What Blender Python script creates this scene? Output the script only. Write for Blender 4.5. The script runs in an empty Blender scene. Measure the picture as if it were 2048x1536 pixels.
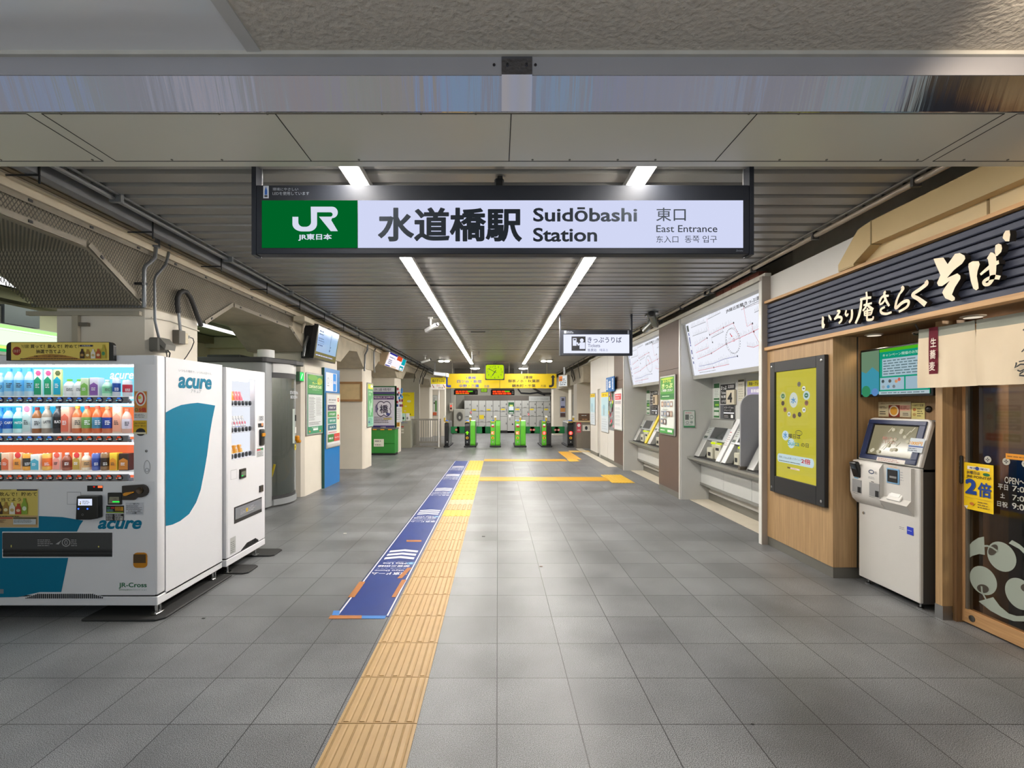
import bpy, bmesh, math, random
from mathutils import Matrix, Vector
random.seed(7)
C = bpy.context.scene.collection
F, CX, CY, H = 965.0, 995.5, 811.0, 1.555      # focal length, vanishing point and eye height of the surveyed photograph
def px(x, Y): return (x - CX) * Y / F
def pz(y, Y): return H - (y - CY) * Y / F
def yx(x, X): return X * F / (x - CX)            # depth at which plane X crosses column x
def fl(y): return F * H / (y - CY)               # depth of the floor on row y

# ------------------------------------------------------------------ materials
def lin(h):
    h = h.lstrip('#'); r = []
    for i in (0, 2, 4):
        c = int(h[i:i+2], 16) / 255
        r.append(c / 12.92 if c <= .04045 else ((c + .055) / 1.055) ** 2.4)
    return r + [1.0]
_mc = {}
def newmat(name):
    m = bpy.data.materials.new(name); m.use_nodes = True
    nt = m.node_tree; return m, nt, nt.nodes['Principled BSDF']
def mt(h, r=.5, metal=0, noise=.06, scale=9, bump=0, name=None, spec=.5):
    """painted / plastic / metal surface with a little cloudy wear"""
    k = (h, r, metal, noise, scale, bump, spec)
    if k in _mc: return _mc[k]
    m, nt, b = newmat(name or ('metal_' if metal else 'paint_') + h.strip('#'))
    b.inputs['Roughness'].default_value = r; b.inputs['Metallic'].default_value = metal
    b.inputs['Specular IOR Level'].default_value = spec
    c = lin(h); b.inputs['Base Color'].default_value = c
    if noise or bump:
        tc = nt.nodes.new('ShaderNodeTexCoord'); n = nt.nodes.new('ShaderNodeTexNoise')
        n.inputs['Scale'].default_value = scale; n.inputs['Detail'].default_value = 4
        nt.links.new(tc.outputs['Object'], n.inputs['Vector'])
        if noise:
            mx = nt.nodes.new('ShaderNodeMix'); mx.data_type = 'RGBA'
            mx.inputs['A'].default_value = [x * (1 - noise) for x in c[:3]] + [1]
            mx.inputs['B'].default_value = [min(1, x * (1 + noise)) for x in c[:3]] + [1]
            nt.links.new(n.outputs['Fac'], mx.inputs['Factor']); nt.links.new(mx.outputs['Result'], b.inputs['Base Color'])
        if bump:
            bp = nt.nodes.new('ShaderNodeBump'); bp.inputs['Strength'].default_value = bump; bp.inputs['Distance'].default_value = .01
            nt.links.new(n.outputs['Fac'], bp.inputs['Height']); nt.links.new(bp.outputs['Normal'], b.inputs['Normal'])
    _mc[k] = m; return m
def em(h, s=1.0, gloss=0):
    k = (h, s, 'e', gloss)
    if k in _mc: return _mc[k]
    m, nt, b = newmat('lit_' + h.strip('#')); c = lin(h)
    b.inputs['Base Color'].default_value = [.02, .02, .02, 1] if gloss else [.0, .0, .0, 1]; b.inputs['Specular IOR Level'].default_value = .5 if gloss else 0
    b.inputs['Roughness'].default_value = .12 if gloss else .6
    b.inputs['Emission Color'].default_value = c; b.inputs['Emission Strength'].default_value = s
    _mc[k] = m; return m
def pr(h, r=.55): return mt(h, r, 0, 0)          # flat printed colour
def glass(name, tint=(1, 1, 1, 1), rough=.02, refl=1.0):
    m = bpy.data.materials.new(name); m.use_nodes = True; nt = m.node_tree; nt.nodes.remove(nt.nodes['Principled BSDF'])
    t = nt.nodes.new('ShaderNodeBsdfTransparent'); t.inputs[0].default_value = tint
    g = nt.nodes.new('ShaderNodeBsdfGlossy'); g.inputs['Roughness'].default_value = rough
    f = nt.nodes.new('ShaderNodeFresnel'); f.inputs[0].default_value = 1.5
    mul = nt.nodes.new('ShaderNodeMath'); mul.operation = 'MULTIPLY'; mul.inputs[1].default_value = refl
    x = nt.nodes.new('ShaderNodeMixShader'); o = nt.nodes['Material Output']
    ge = nt.nodes.new('ShaderNodeNewGeometry'); inv = nt.nodes.new('ShaderNodeMath'); inv.operation = 'SUBTRACT'; inv.inputs[0].default_value = 1; nt.links.new(ge.outputs['Backfacing'], inv.inputs[1])
    m2 = nt.nodes.new('ShaderNodeMath'); m2.operation = 'MULTIPLY'; nt.links.new(mul.outputs[0], m2.inputs[0]); nt.links.new(inv.outputs[0], m2.inputs[1])   # only the outer face of a pane reflects
    nt.links.new(f.outputs[0], mul.inputs[0]); nt.links.new(m2.outputs[0], x.inputs[0])
    nt.links.new(t.outputs[0], x.inputs[1]); nt.links.new(g.outputs[0], x.inputs[2]); nt.links.new(x.outputs[0], o.inputs[0])
    return m
def wood(h1, h2, name, axis='z', r=.45):
    m, nt, b = newmat(name); b.inputs['Roughness'].default_value = r
    tc = nt.nodes.new('ShaderNodeTexCoord'); mp = nt.nodes.new('ShaderNodeMapping'); n = nt.nodes.new('ShaderNodeTexNoise')
    s = {'z': (28, 28, .9), 'y': (28, .9, 28)}[axis]
    mp.inputs['Scale'].default_value = s; n.inputs['Scale'].default_value = 2.2; n.inputs['Detail'].default_value = 6; n.inputs['Roughness'].default_value = .65
    cr = nt.nodes.new('ShaderNodeValToRGB'); cr.color_ramp.elements[0].color = lin(h1); cr.color_ramp.elements[1].color = lin(h2)
    cr.color_ramp.elements[0].position = .32; cr.color_ramp.elements[1].position = .68
    nt.links.new(tc.outputs['Object'], mp.inputs[0]); nt.links.new(mp.outputs[0], n.inputs['Vector'])
    nt.links.new(n.outputs['Fac'], cr.inputs[0]); nt.links.new(cr.outputs[0], b.inputs['Base Color']); return m

# ------------------------------------------------------------------ mesh builder
class MB:
    def __init__(s, M=None): s.v, s.f, s.mi, s.mats, s.sm, s.M, s.L = [], [], [], [], [], M or Matrix(), 0
    def slot(s, m):
        if m not in s.mats: s.mats.append(m)
        return s.mats.index(m)
    def add(s, vs, fs, m, smooth=False, M=None):
        k = len(s.v); T = s.M @ M if M else s.M
        s.v += [tuple(T @ Vector(p)) for p in vs]; i = s.slot(m)
        for f in fs: s.f.append([k + j for j in f]); s.mi.append(i); s.sm.append(smooth)
        return s
    def addbm(s, bm, m, smooth=False):
        bm.verts.index_update()
        s.add([v.co[:] for v in bm.verts], [[v.index for v in f.verts] for f in bm.faces], m, smooth); bm.free(); return s
    def box(s, x0, x1, y0, y1, z0, z1, m, bev=0, seg=1):
        if bev:
            bm = bmesh.new(); bmesh.ops.create_cube(bm, size=1)
            for v in bm.verts: v.co = Vector((x0 + (v.co.x + .5) * (x1 - x0), y0 + (v.co.y + .5) * (y1 - y0), z0 + (v.co.z + .5) * (z1 - z0)))
            bmesh.ops.bevel(bm, geom=bm.edges[:], offset=bev, segments=seg, affect='EDGES', profile=.5)
            return s.addbm(bm, m, seg > 1)
        return s.add([(x0,y0,z0),(x1,y0,z0),(x1,y1,z0),(x0,y1,z0),(x0,y0,z1),(x1,y0,z1),(x1,y1,z1),(x0,y1,z1)],
                     [(3,2,1,0),(4,5,6,7),(0,1,5,4),(1,2,6,5),(2,3,7,6),(3,0,4,7)], m)
    def prism(s, pts, ax, a, b, m, smooth=False, bev=0):
        n = len(pts)
        def P(p, t): return {'x': (t, p[0], p[1]), 'y': (p[0], t, p[1]), 'z': (p[0], p[1], t)}[ax]
        vs = [P(p, a) for p in pts] + [P(p, b) for p in pts]
        fs = [list(range(n))[::-1], list(range(n, 2 * n))] + [(i, (i + 1) % n, n + (i + 1) % n, n + i) for i in range(n)]
        bm = bmesh.new(); bv = [bm.verts.new(v) for v in vs]
        for f in fs: bm.faces.new([bv[i] for i in f])
        bmesh.ops.recalc_face_normals(bm, faces=bm.faces[:])
        if bev: bmesh.ops.bevel(bm, geom=bm.edges[:], offset=bev, segments=1, affect='EDGES')
        return s.addbm(bm, m, smooth)
    def tube(s, path, r, m, n=10, cap=True):
        path = [Vector(p) for p in path]; vs, fs = [], []; up = None
        for i, p in enumerate(path):
            d = (path[min(i + 1, len(path) - 1)] - path[max(i - 1, 0)]).normalized()
            if up is None: up = d.orthogonal().normalized()
            up = (up - d * up.dot(d)).normalized(); w = d.cross(up); rr = r[i] if isinstance(r, (list, tuple)) else r
            for k in range(n):
                a = 2 * math.pi * k / n; vs.append(tuple(p + (up * math.cos(a) + w * math.sin(a)) * rr))
        for i in range(len(path) - 1):
            for k in range(n): fs.append((i*n+k, i*n+(k+1)%n, (i+1)*n+(k+1)%n, (i+1)*n+k))
        if cap: fs += [list(range(n))[::-1], list(range((len(path)-1)*n, len(path)*n))]
        return s.add(vs, fs, m, True)
    def lathe(s, prof, c, m, n=20, ax='z', sq=0):
        """prof [(r, h)] turned about c; sq > 0 squares the section off"""
        vs, fs = [], []
        for r, h in prof:
            for k in range(n):
                a = 2 * math.pi * (k + .5) / n; ca, sa = math.cos(a), math.sin(a)
                q = 1 if not sq else 1 / max(abs(ca), abs(sa)) * sq + 1 - sq
                u, w = r * q * ca, r * q * sa
                vs.append({'z': (c[0]+u, c[1]+w, c[2]+h), 'y': (c[0]+u, c[1]+h, c[2]+w), 'x': (c[0]+h, c[1]+u, c[2]+w)}[ax])
        for i in range(len(prof) - 1):
            for k in range(n): fs.append((i*n+k, i*n+(k+1)%n, (i+1)*n+(k+1)%n, (i+1)*n+k))
        fs += [list(range(n))[::-1], list(range((len(prof)-1)*n, len(prof)*n))]
        return s.add(vs, fs, m, True)
    # ---- drawing on a surface: local x right, y up, z out of the surface
    def lay(s, n=None):
        if n is not None: return n
        s.L += 1; return .0004 + .0005 * s.L
    def rect(s, x0, y0, x1, y1, m, n=None):
        z = s.lay(n); return s.add([(x0,y0,z),(x1,y0,z),(x1,y1,z),(x0,y1,z)], [(0,1,2,3)], m)
    def poly(s, pts, m, n=None):
        z = s.lay(n); a = sum(p[0]*q[1]-q[0]*p[1] for p, q in zip(pts, pts[1:] + pts[:1]))
        if a < 0: pts = pts[::-1]
        return s.add([(p[0], p[1], z) for p in pts], [tuple(range(len(pts)))], m)
    def ell(s, x, y, rx, ry, m, n=None, k=24):
        return s.poly([(x + rx * math.cos(2*math.pi*i/k), y + ry * math.sin(2*math.pi*i/k)) for i in range(k)], m, n)
    def ring(s, x, y, rx, ry, w, m, n=None, k=32, a0=0, a1=360):
        z = s.lay(n); vs, fs = [], []
        for i in range(k + 1):
            a = math.radians(a0 + (a1 - a0) * i / k)
            vs += [((x+rx*math.cos(a)), y+ry*math.sin(a), z), (x+(rx-w)*math.cos(a), y+(ry-w)*math.sin(a), z)]
        for i in range(k): fs.append((2*i, 2*i+2, 2*i+3, 2*i+1))
        return s.add(vs, fs, m)
    def stroke(s, pts, w, m, n=None, th=0):
        """brush stroke along pts, w a width or a list of widths; th gives the stroke a thickness"""
        pts = [Vector((p[0], p[1])) for p in pts]; z = s.lay(n); L, R = [], []
        for i, p in enumerate(pts):
            d = (pts[min(i+1, len(pts)-1)] - pts[max(i-1, 0)]).normalized(); o = Vector((-d.y, d.x))
            ww = (w[i] if isinstance(w, (list, tuple)) else w) / 2; L.append(p + o * ww); R.append(p - o * ww)
        vs = [(p.x, p.y, z) for p in L] + [(p.x, p.y, z) for p in R]; k = len(pts)
        fs = [(i, k+i, k+i+1, i+1) for i in range(k-1)]
        if th:
            vs += [(x, y, z - th) for x, y, _ in vs]; q = 2 * k
            for i in range(k-1): fs += [(i+1, q+i+1, q+i, i), (k+i, q+k+i, q+k+i+1, k+i+1)]
            fs += [(0, q, q+k, k), (2*k-1, q+2*k-1, q+k-1, k-1)]
        return s.add(vs, fs, m)
    def text(s, t, x0, y0, x1, y1, m, bold=0, n=None, shear=0, keep=False):
        """lettering fitted into the box x0..x1, y0..y1"""
        key = (t, round(bold, 4), shear)
        if key not in _tc:
            cu = bpy.data.curves.new('lettering', 'FONT'); cu.body = t; cu.size = 1; cu.shear = shear
            cu.resolution_u = 3 if len(t) > 8 else 5
            o = bpy.data.objects.new('lettering', cu); me = o.to_mesh()
            vs = [v.co[:] for v in me.vertices]; fs = [tuple(p.vertices) for p in me.polygons]
            if bold:                                  # thicken every outline edge
                cnt = {}
                for f in fs:
                    for i, a in enumerate(f): k2 = tuple(sorted((a, f[(i+1) % len(f)]))); cnt[k2] = cnt.get(k2, 0) + 1
                for (a, b), c in cnt.items():
                    if c == 1:
                        p, q = Vector(vs[a]), Vector(vs[b]); d = (q - p)
                        if d.length < 1e-7: continue
                        d = d.normalized() * bold; w = Vector((-d.y, d.x, 0)); j = len(vs)
                        p, q = p - d * .7, q + d * .7; w.z = 0; zz = Vector((0, 0, (j % 47 + 2) * 4e-6))
                        vs += [(p-w+zz)[:], (q-w+zz)[:], (q+w+zz)[:], (p+w+zz)[:]]; fs.append((j, j+1, j+2, j+3))
            o.to_mesh_clear(); bpy.data.objects.remove(o); bpy.data.curves.remove(cu); _tc[key] = (vs, fs)
        vs, fs = _tc[key]
        if not vs: return s
        ax, bx = min(v[0] for v in vs), max(v[0] for v in vs); ay, by = min(v[1] for v in vs), max(v[1] for v in vs)
        kx, ky = (x1 - x0) / max(bx - ax, 1e-6), (y1 - y0) / max(by - ay, 1e-6)
        if keep: kx = min(kx, ky); ky = kx
        z = s.lay(n)
        return s.add([(x0 + (v[0]-ax)*kx, y0 + (v[1]-ay)*ky, z + v[2]) for v in vs], fs, m)
    def greek(s, x0, y0, x1, y1, rows, m, fill=.55, n=None, seed=1):
        """illegible small print: rows of broken dashes"""
        rd = random.Random(seed); z = s.lay(n); h = (y1 - y0) / rows
        for i in range(rows):
            y = y1 - (i + .5) * h; x = x0; end = x0 + (x1 - x0) * rd.uniform(.72, 1)
            while x < end:
                w = min(h * rd.uniform(.6, 2.2), end - x)
                s.add([(x, y-h*fill/2, z), (x+w, y-h*fill/2, z), (x+w, y+h*fill/2, z), (x, y+h*fill/2, z)], [(0,1,2,3)], m); x += w + h * .3
        return s
    def build(s, name, parent=None, label=None, loc=None, kind=None, bevel=0):
        me = bpy.data.meshes.new(name); v = s.v
        o = bpy.data.objects.new(name, me); C.objects.link(o)
        org = Vector((0, 0, 0))
        if parent is not None: o.parent = parent; org = base_of(parent)
        elif loc is not None: org = Vector(loc); o.location = org
        me.from_pydata([tuple(Vector(p) - org) for p in v], [], s.f); me.update()
        for m in s.mats: me.materials.append(m)
        for p, i, sm in zip(me.polygons, s.mi, s.sm): p.material_index = i; p.use_smooth = sm
        if any(s.sm):
            try: me.set_sharp_from_angle(angle=math.radians(40))
            except Exception: pass
        if label: o['label'] = label
        if kind: o['kind'] = kind
        return o
_tc = {}
def base_of(o):
    p = Vector((0, 0, 0))
    while o is not None: p = p + o.location; o = o.parent
    return p
def tag(o, label, cat, group=None):
    o['label'] = label; o['category'] = cat
    if group: o['group'] = group
    return o
def thing(name, label, cat, loc, group=None):
    o = bpy.data.objects.new(name, None); C.objects.link(o); o.location = loc; o.empty_display_size = .1
    return tag(o, label, cat, group)
def struct(mb, name): return mb.build(name, kind='structure')
def frame(o, u, v):
    u, v = Vector(u).normalized(), Vector(v).normalized(); n = u.cross(v)
    return Matrix(((u.x, v.x, n.x, o[0]), (u.y, v.y, n.y, o[1]), (u.z, v.z, n.z, o[2]), (0, 0, 0, 1)))
def front(x, y, z): return frame((x, y, z), (1, 0, 0), (0, 0, 1))      # faces the street (-Y)
def onright(x, y, z): return frame((x, y, z), (0, -1, 0), (0, 0, 1))   # on a wall on the ticket side, faces -X
def onleft(x, y, z): return frame((x, y, z), (0, 1, 0), (0, 0, 1))     # on a wall on the pillar side, faces +X
def copy_tree(o, parent=None):
    c = o.copy(); C.objects.link(c); c.parent = parent
    for ch in list(o.children): copy_tree(ch, c)
    return c
W = pr('#f2f2f2'); K = pr('#16171a'); DK = pr('#2b2d33')
# ================================================================== the setting
# --- floor: 40 cm speckled stone tiles
m, nt, b = newmat('granite_tiles'); L = nt.links.new; N = nt.nodes.new
def node(t, **k):
    n = N(t)
    for a, v in k.items(): setattr(n, a, v)
    return n
geo = N('ShaderNodeNewGeometry'); sep = N('ShaderNodeSeparateXYZ'); L(geo.outputs['Position'], sep.inputs[0])
def mth(op, a, bb=None):
    n = node('ShaderNodeMath', operation=op)
    for i, q in enumerate((a, bb)):
        if q is None: continue
        if isinstance(q, (int, float)): n.inputs[i].default_value = q
        else: L(q, n.inputs[i])
    return n.outputs[0]
tx, ty = mth('DIVIDE', mth('ADD', sep.outputs[0], 80.004), .4), mth('DIVIDE', mth('ADD', sep.outputs[1], 79.647), .4)
jx = mth('ABSOLUTE', mth('SUBTRACT', mth('FRACT', mth('ADD', tx, .5)), .5)); jy = mth('ABSOLUTE', mth('SUBTRACT', mth('FRACT', mth('ADD', ty, .5)), .5))
joint = mth('LESS_THAN', mth('MINIMUM', jx, jy), .0065)
cell = N('ShaderNodeCombineXYZ'); L(mth('FLOOR', tx), cell.inputs[0]); L(mth('FLOOR', ty), cell.inputs[1])
wn = node('ShaderNodeTexWhiteNoise', noise_dimensions='2D'); L(cell.outputs[0], wn.inputs['Vector'])
sp = N('ShaderNodeTexNoise'); sp.inputs['Scale'].default_value = 300; sp.inputs['Detail'].default_value = 2; L(geo.outputs['Position'], sp.inputs['Vector'])
cl = N('ShaderNodeTexNoise'); cl.inputs['Scale'].default_value = 1.5; cl.inputs['Detail'].default_value = 5; L(geo.outputs['Position'], cl.inputs['Vector'])
cr = N('ShaderNodeValToRGB'); L(sp.outputs['Fac'], cr.inputs[0])
e = cr.color_ramp.elements; e[0].position = .40; e[0].color = lin('#343537'); e[1].position = .62; e[1].color = lin('#9d9fa1')
g = e.new(.5); g.color = lin('#6a6b6d')
def mul(c, f):
    n = node('ShaderNodeMix', data_type='RGBA', blend_type='MULTIPLY'); n.inputs['Factor'].default_value = 1; L(c, n.inputs['A']); L(f, n.inputs['B']); return n.outputs['Result']
vr = N('ShaderNodeMapRange'); L(wn.outputs['Value'], vr.inputs[0]); vr.inputs[3].default_value = .88; vr.inputs[4].default_value = 1.1
cv = N('ShaderNodeMapRange'); L(cl.outputs['Fac'], cv.inputs[0]); cv.inputs[1].default_value = .3; cv.inputs[2].default_value = .7; cv.inputs[3].default_value = .64; cv.inputs[4].default_value = 1.26
c1 = mul(mul(cr.outputs[0], vr.outputs[0]), cv.outputs[0])
jm = node('ShaderNodeMix', data_type='RGBA'); L(joint, jm.inputs['Factor']); L(c1, jm.inputs['A']); jm.inputs['B'].default_value = lin('#1c1d1e')
L(jm.outputs['Result'], b.inputs['Base Color'])
rr = N('ShaderNodeMapRange'); L(cl.outputs['Fac'], rr.inputs[0]); rr.inputs[3].default_value = .32; rr.inputs[4].default_value = .5; L(rr.outputs[0], b.inputs['Roughness'])
bp = N('ShaderNodeBump'); bp.inputs['Strength'].default_value = .1; bp.inputs['Distance'].default_value = .002; L(sp.outputs['Fac'], bp.inputs['Height']); L(bp.outputs[0], b.inputs['Normal'])
FLOOR = m
mb = MB(); mb.box(-9, 6.5, -1.2, 33, -.1, 0, FLOOR); struct(mb, 'floor')

plaster = mt('#c9c2b4', .8, 0, .12, 3, .15, 'cream_plaster'); pillarm = mt('#e2dacb', .62, 0, .07, 2.5, .05, 'pillar_paint')
concrete = mt('#b9b09c', .85, 0, .3, 5, .4, 'old_concrete'); dark = mt('#2a2826', .85, 0, .2, 4, 0, 'dark_void')
steel = mt('#9a9a9a', .34, 1, .06, 40, 0, 'brushed_steel'); galv = mt('#8d9092', .5, .7, .15, 12, 0, 'galvanised_steel')
# --- corrugated ceiling between the two beams
cm = mt('#93918c', .34, .25, .07, 2, 0, 'ceiling_sheet'); mb = MB(); y = 2.70; pit = .19
while y < 28.2:
    prof = []; y0 = y; k = 0; end = min(y0 + 3.6, 28.2)
    while y < end - .1:
        prof += [(y, 3.125), (y + .125, 3.125), (y + .14, 3.175), (y + .175, 3.175)]; y += pit
    pts = [(q[0], q[1]) for q in prof] + [(y - .015, 3.125)]
    vs = [(-2.9, p[0], p[1]) for p in pts] + [(2.9, p[0], p[1]) for p in pts]; n = len(pts)
    mb.add(vs, [(i, n+i, n+i+1, i+1)[::-1] for i in range(n-1)], cm); y = y0 + 3.65
mb.box(-9, 6.5, 2.6, 33, 3.3, 3.5, dark)
struct(mb, 'ceiling')
# --- the portal beam over the entrance with its steel edge, and the soffit in front of it
beamp = mt('#d2cfbf', .3, 0, .06, 1.2, 0, 'beam_panel_enamel'); groove = mt('#3a3832', .9, 0, 0)
mb = MB(); mb.box(-9, 6.5, 2.172, 2.675, 2.88, 3.3, beamp)
for x in (.061, -1.01, 1.178, -2.14, -2.07, 2.30, 2.36, 3.6, -3.3): mb.box(x-.0022, x+.0022, 2.19, 2.618, 2.8785, 2.8815, groove)
for a, z in ((-9, -2.14), (-2.07, -1.01), (-1.01, .061), (.061, 1.178), (1.178, 2.30), (2.36, 6)):
    for yy in (2.19, 2.617): mb.box(a, z, yy - .0022, yy + .0022, 2.8785, 2.8815, groove)
rd = random.Random(3)
for i in range(26): mb.lathe([(.006, 0), (.006, .004)], (-2.9 + i * .235 + rd.uniform(-.05, .05), rd.choice((2.19, 2.6)), 2.877), mt('#6a665c', .6), 8)
struct(mb, 'beam')
m, nt, b = newmat('polished_steel'); b.inputs['Metallic'].default_value = 1; b.inputs['Roughness'].default_value = .13; b.inputs['Base Color'].default_value = lin('#77777f')
tc = nt.nodes.new('ShaderNodeTexCoord'); mp = nt.nodes.new('ShaderNodeMapping'); mp.inputs['Scale'].default_value = (7, 1, .12)
n = nt.nodes.new('ShaderNodeTexNoise'); n.inputs['Scale'].default_value = 3.2; n.inputs['Detail'].default_value = 3; bp = nt.nodes.new('ShaderNodeBump'); bp.inputs['Strength'].default_value = .12; bp.inputs['Distance'].default_value = .012
nt.links.new(tc.outputs['Object'], mp.inputs[0]); nt.links.new(mp.outputs[0], n.inputs['Vector']); nt.links.new(n.outputs['Fac'], bp.inputs['Height']); nt.links.new(bp.outputs[0], b.inputs['Normal'])
POL = m
mb = MB(); mb.prism([(2.120, 3.004), (2.172, 2.878), (2.18, 2.878), (2.18, 3.004)], 'x', -9, 6.5, POL); mb.box(-9, 6.5, 2.116, 2.131, 3.004, 3.083, mt('#a9a8ae', .5, .45, .08, 3))
struct(mb, 'trim_1')
t = thing('splice_plate', 'square steel cover plate screwed over the joint of the polished ceiling edge', 'cover plate', (.084, 2.12, 2.88))
mb = MB(); q = mt('#8e8f98', .07, 1, .02, 2); mb.box(.017, .151, 2.112, 2.1155, 3.004, 3.085, q); mb.prism([(2.112, 3.004), (2.166, 2.876), (2.171, 2.876), (2.119, 3.004)], 'x', .017, .151, q); mb.build('plate', t)
for x in (-.016, .042, .126, .165):
    mb = MB(); mb.lathe([(.006, -.004), (.006, 0), (.002, .002)], (x, 2.111 if .017 < x < .151 else 2.115, 3.047), mt('#55555a', .3, 1), 10, 'y'); mb.build('screw', t)
mb = MB(); mb.box(-1.03, 6.5, .4, 2.12, 3.1, 3.3, mt('#bdb6ac', .95, 0, .22, 42, 1.0, 'rough_plaster')); struct(mb, 'ceiling_plaster')
mb = MB(); mb.box(-9, -1.09, .4, 2.12, 3.1, 3.3, mt('#dcdcde', .16, 0, .05, 1, 0, 'gloss_panel')); struct(mb, 'ceiling_panel')
mb = MB(); mb.box(-1.09, -1.03, .4, 2.12, 3.092, 3.3, mt('#b9b8b6', .5)); mb.box(-9, 6.5, 2.098, 2.124, 3.083, 3.3, mt('#b6b3ac', .55, 0, .15, 8)); struct(mb, 'trim_2')
# --- haunched concrete beam on the pillars
PIL = [(4.51, 5.27), (8.2, 9.95), (11.81, 12.54), (15.65, 16.5), (19.6, 20.5), (23.6, 24.5)]
pts = [(2.68, 3.12), (2.68, 2.8)]
for a, z in PIL: pts += [(a - .68, 2.8), (a - .1, 2.46), (z + .02, 2.46), (z + .62, 2.76)]
pts += [(28, 2.78), (28, 3.12)]
mb = MB(); mb.prism(pts, 'x', -4.2, -3.25, concrete); struct(mb, 'beam_haunched')
led = mt('#cfc3ab', .6, 0, .12, 5, 0, 'ledge_paint')
mb = MB(); mb.box(-3.3, -3.2, 2.68, 28, 2.985, 3.045, led); mb.box(-3.3, -3.16, 2.68, 28, 3.045, 3.06, led); mb.box(-3.3, -3.18, 2.68, 28, 3.075, 3.10, mt('#b3a890', .6, 0, .15, 5)); mb.box(-3.3, -3.14, 2.68, 28, 3.115, 3.13, led)
struct(mb, 'trim_3')
for i, (a, z) in enumerate(PIL):
    x1 = (-3.25, -3.3, -3.27, -3.3, -3.3, -3.3)[i]; x0 = (-4.12, -4.15, -4.15, -4.15, -4.2, -4.2)[i]; c = .05
    mb = MB(); mb.prism([(x0, a), (x1 - c, a), (x1, a + c), (x1, z - c), (x1 - c, z), (x0, z)], 'z', 0, 2.46, pillarm); struct(mb, 'pillar')
# --- hall behind the pillars
mb = MB(); mb.box(-6.4, -6.2, -1, 11, 0, 3.3, mt('#cfcbb0', .7)); mb.box(-6.4, -6.0, 2, 10.6, 2.86, 3.0, mt('#7d7a5f', .7)); struct(mb, 'wall_store')
mb = MB(); mb.box(-6.4, -4.2, 10.4, 10.6, 0, 3.3, mt('#d8d2b4', .7)); mb.box(-6.4, -4.2, 10.2, 10.4, 2.78, 3.0, mt('#c6c6a2', .7)); struct(mb, 'wall_hall')
mb = MB()
for i in range(30): mb.box(-6.4, -4.2, 2.7 + i * .28, 2.97 + i * .28, 3.02, 3.05, mt('#b8c4a0', .5))
struct(mb, 'ceiling_hall')
mb = MB(); mb.box(-4.2, -4.05, 12.54, 28, 0, 3.2, plaster); struct(mb, 'wall_left')
# --- ticket side
wsh = mt('#d8d5cf', .45, 0, .04, 3, 0, 'white_wall_panel'); gray = mt('#cacac6', .42, .12, .05, 5, 0, 'grey_steel_panel'); brown = mt('#5f4d44', .5, 0, .05, 4, 0, 'brown_panel')
base = mt('#77756e', .45, .4, .08, 6, 0, 'baseboard_steel')
mb = MB(); mb.box(3.6, 3.9, 5.4, 15.9, 0, 3.3, wsh); mb.box(3.05, 3.6, .6, 5.4, 2.72, 3.0, wsh); mb.box(3.3, 3.9, .6, 5.4, 3.0, 3.3, concrete)
mb.box(3.05, 3.9, 5.4, 28, 2.99, 3.01, mt('#c9c5ba', .6)); mb.box(3.35, 3.9, 5.4, 28, 3.01, 3.3, concrete); struct(mb, 'wall_right')
mb = MB(); mb.box(2.99, 3.06, 5.4, 15.9, 2.985, 3.04, mt('#c8c3b6', .6, 0, .2, 9)); struct(mb, 'trim_4')
mb = MB(); mb.box(2.955, 3.6, 5.392, 5.45, 0, 3.0, mt('#9d938a', .5, 0, .08, 5)); mb.box(2.951, 2.957, 5.40, 5.455, 0, 2.95, mt('#e2e0da', .3)); struct(mb, 'wall_end')
def brownpillar(a, z):
    mb = MB(); mb.box(3.02, 3.6, a, z, .1, 2.985, brown); mb.box(3.024, 3.6, a, z, 0, .1, base); mb.box(3.016, 3.02, a, z, 2.18, 2.186, groove)
    mb.box(3.012, 3.03, a - .012, a + .03, 0, 2.98, mt('#d9d7d0', .3, .2)); struct(mb, 'pillar_brown')
brownpillar(8.0, 9.04); brownpillar(11.57, 12.53)
for a, z in ((5.45, 8.0), (9.04, 11.57)):
    mb = MB(); mb.box(3.55, 3.6, a, z, 0, 2.98, gray); mb.box(3.03, 3.55, z - .03, z - .014, 0, 2.98, gray)
    mb.box(3.04, 3.55, a, z - .03, 2.9, 2.98, gray); struct(mb, 'wall_recess')
mb = MB(); mb.box(3.17, 3.55, 5.45, 7.97, 0, .006, mt('#cfc6b4', .5, 0, .08, 6)); mb.box(3.17, 3.55, 9.04, 11.54, 0, .006, mt('#cfc6b4', .5)); mb.box(2.80, 3.04, 12.2, 17.4, 0, .006, mt('#cfc9ba', .5)); struct(mb, 'trim_5')
mb = MB()
for a, z in ((12.53, 13.35), (13.37, 14.35), (14.75, 15.86)): mb.box(3.05, 3.6, a, z, .1, 2.985, wsh); mb.box(3.054, 3.6, a, z, 0, .1, base)
mb.box(3.1, 3.6, 14.3, 14.8, 0, 2.2, mt('#bfbdb7', .4)); mb.box(3.05, 3.6, 14.35, 14.75, 2.05, 2.985, wsh); struct(mb, 'wall_office')
# beyond the office and the back of the concourse
mb = MB(); mb.box(-9, 6.5, 28.3, 28.5, 0, 3.3, mt('#b3b0a4', .7)); struct(mb, 'wall_back')
mb = MB(); mb.box(4.2, 4.4, 15.9, 28.3, 0, 3.3, plaster); struct(mb, 'wall_far')
mb = MB(); mb.box(3.05, 3.9, 18.6, 19.4, 0, 2.4, pillarm); mb.box(3.1, 4.2, 17.5, 26, 2.4, 3.0, concrete); struct(mb, 'pillar')
mb = MB(); mb.box(3.4, 4.2, 22.3, 23.2, 0, 2.4, pillarm); struct(mb, 'pillar')
mb = MB(); mb.box(2.9, 4.2, 25.2, 26, 0, 2.4, pillarm); struct(mb, 'pillar')
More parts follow.
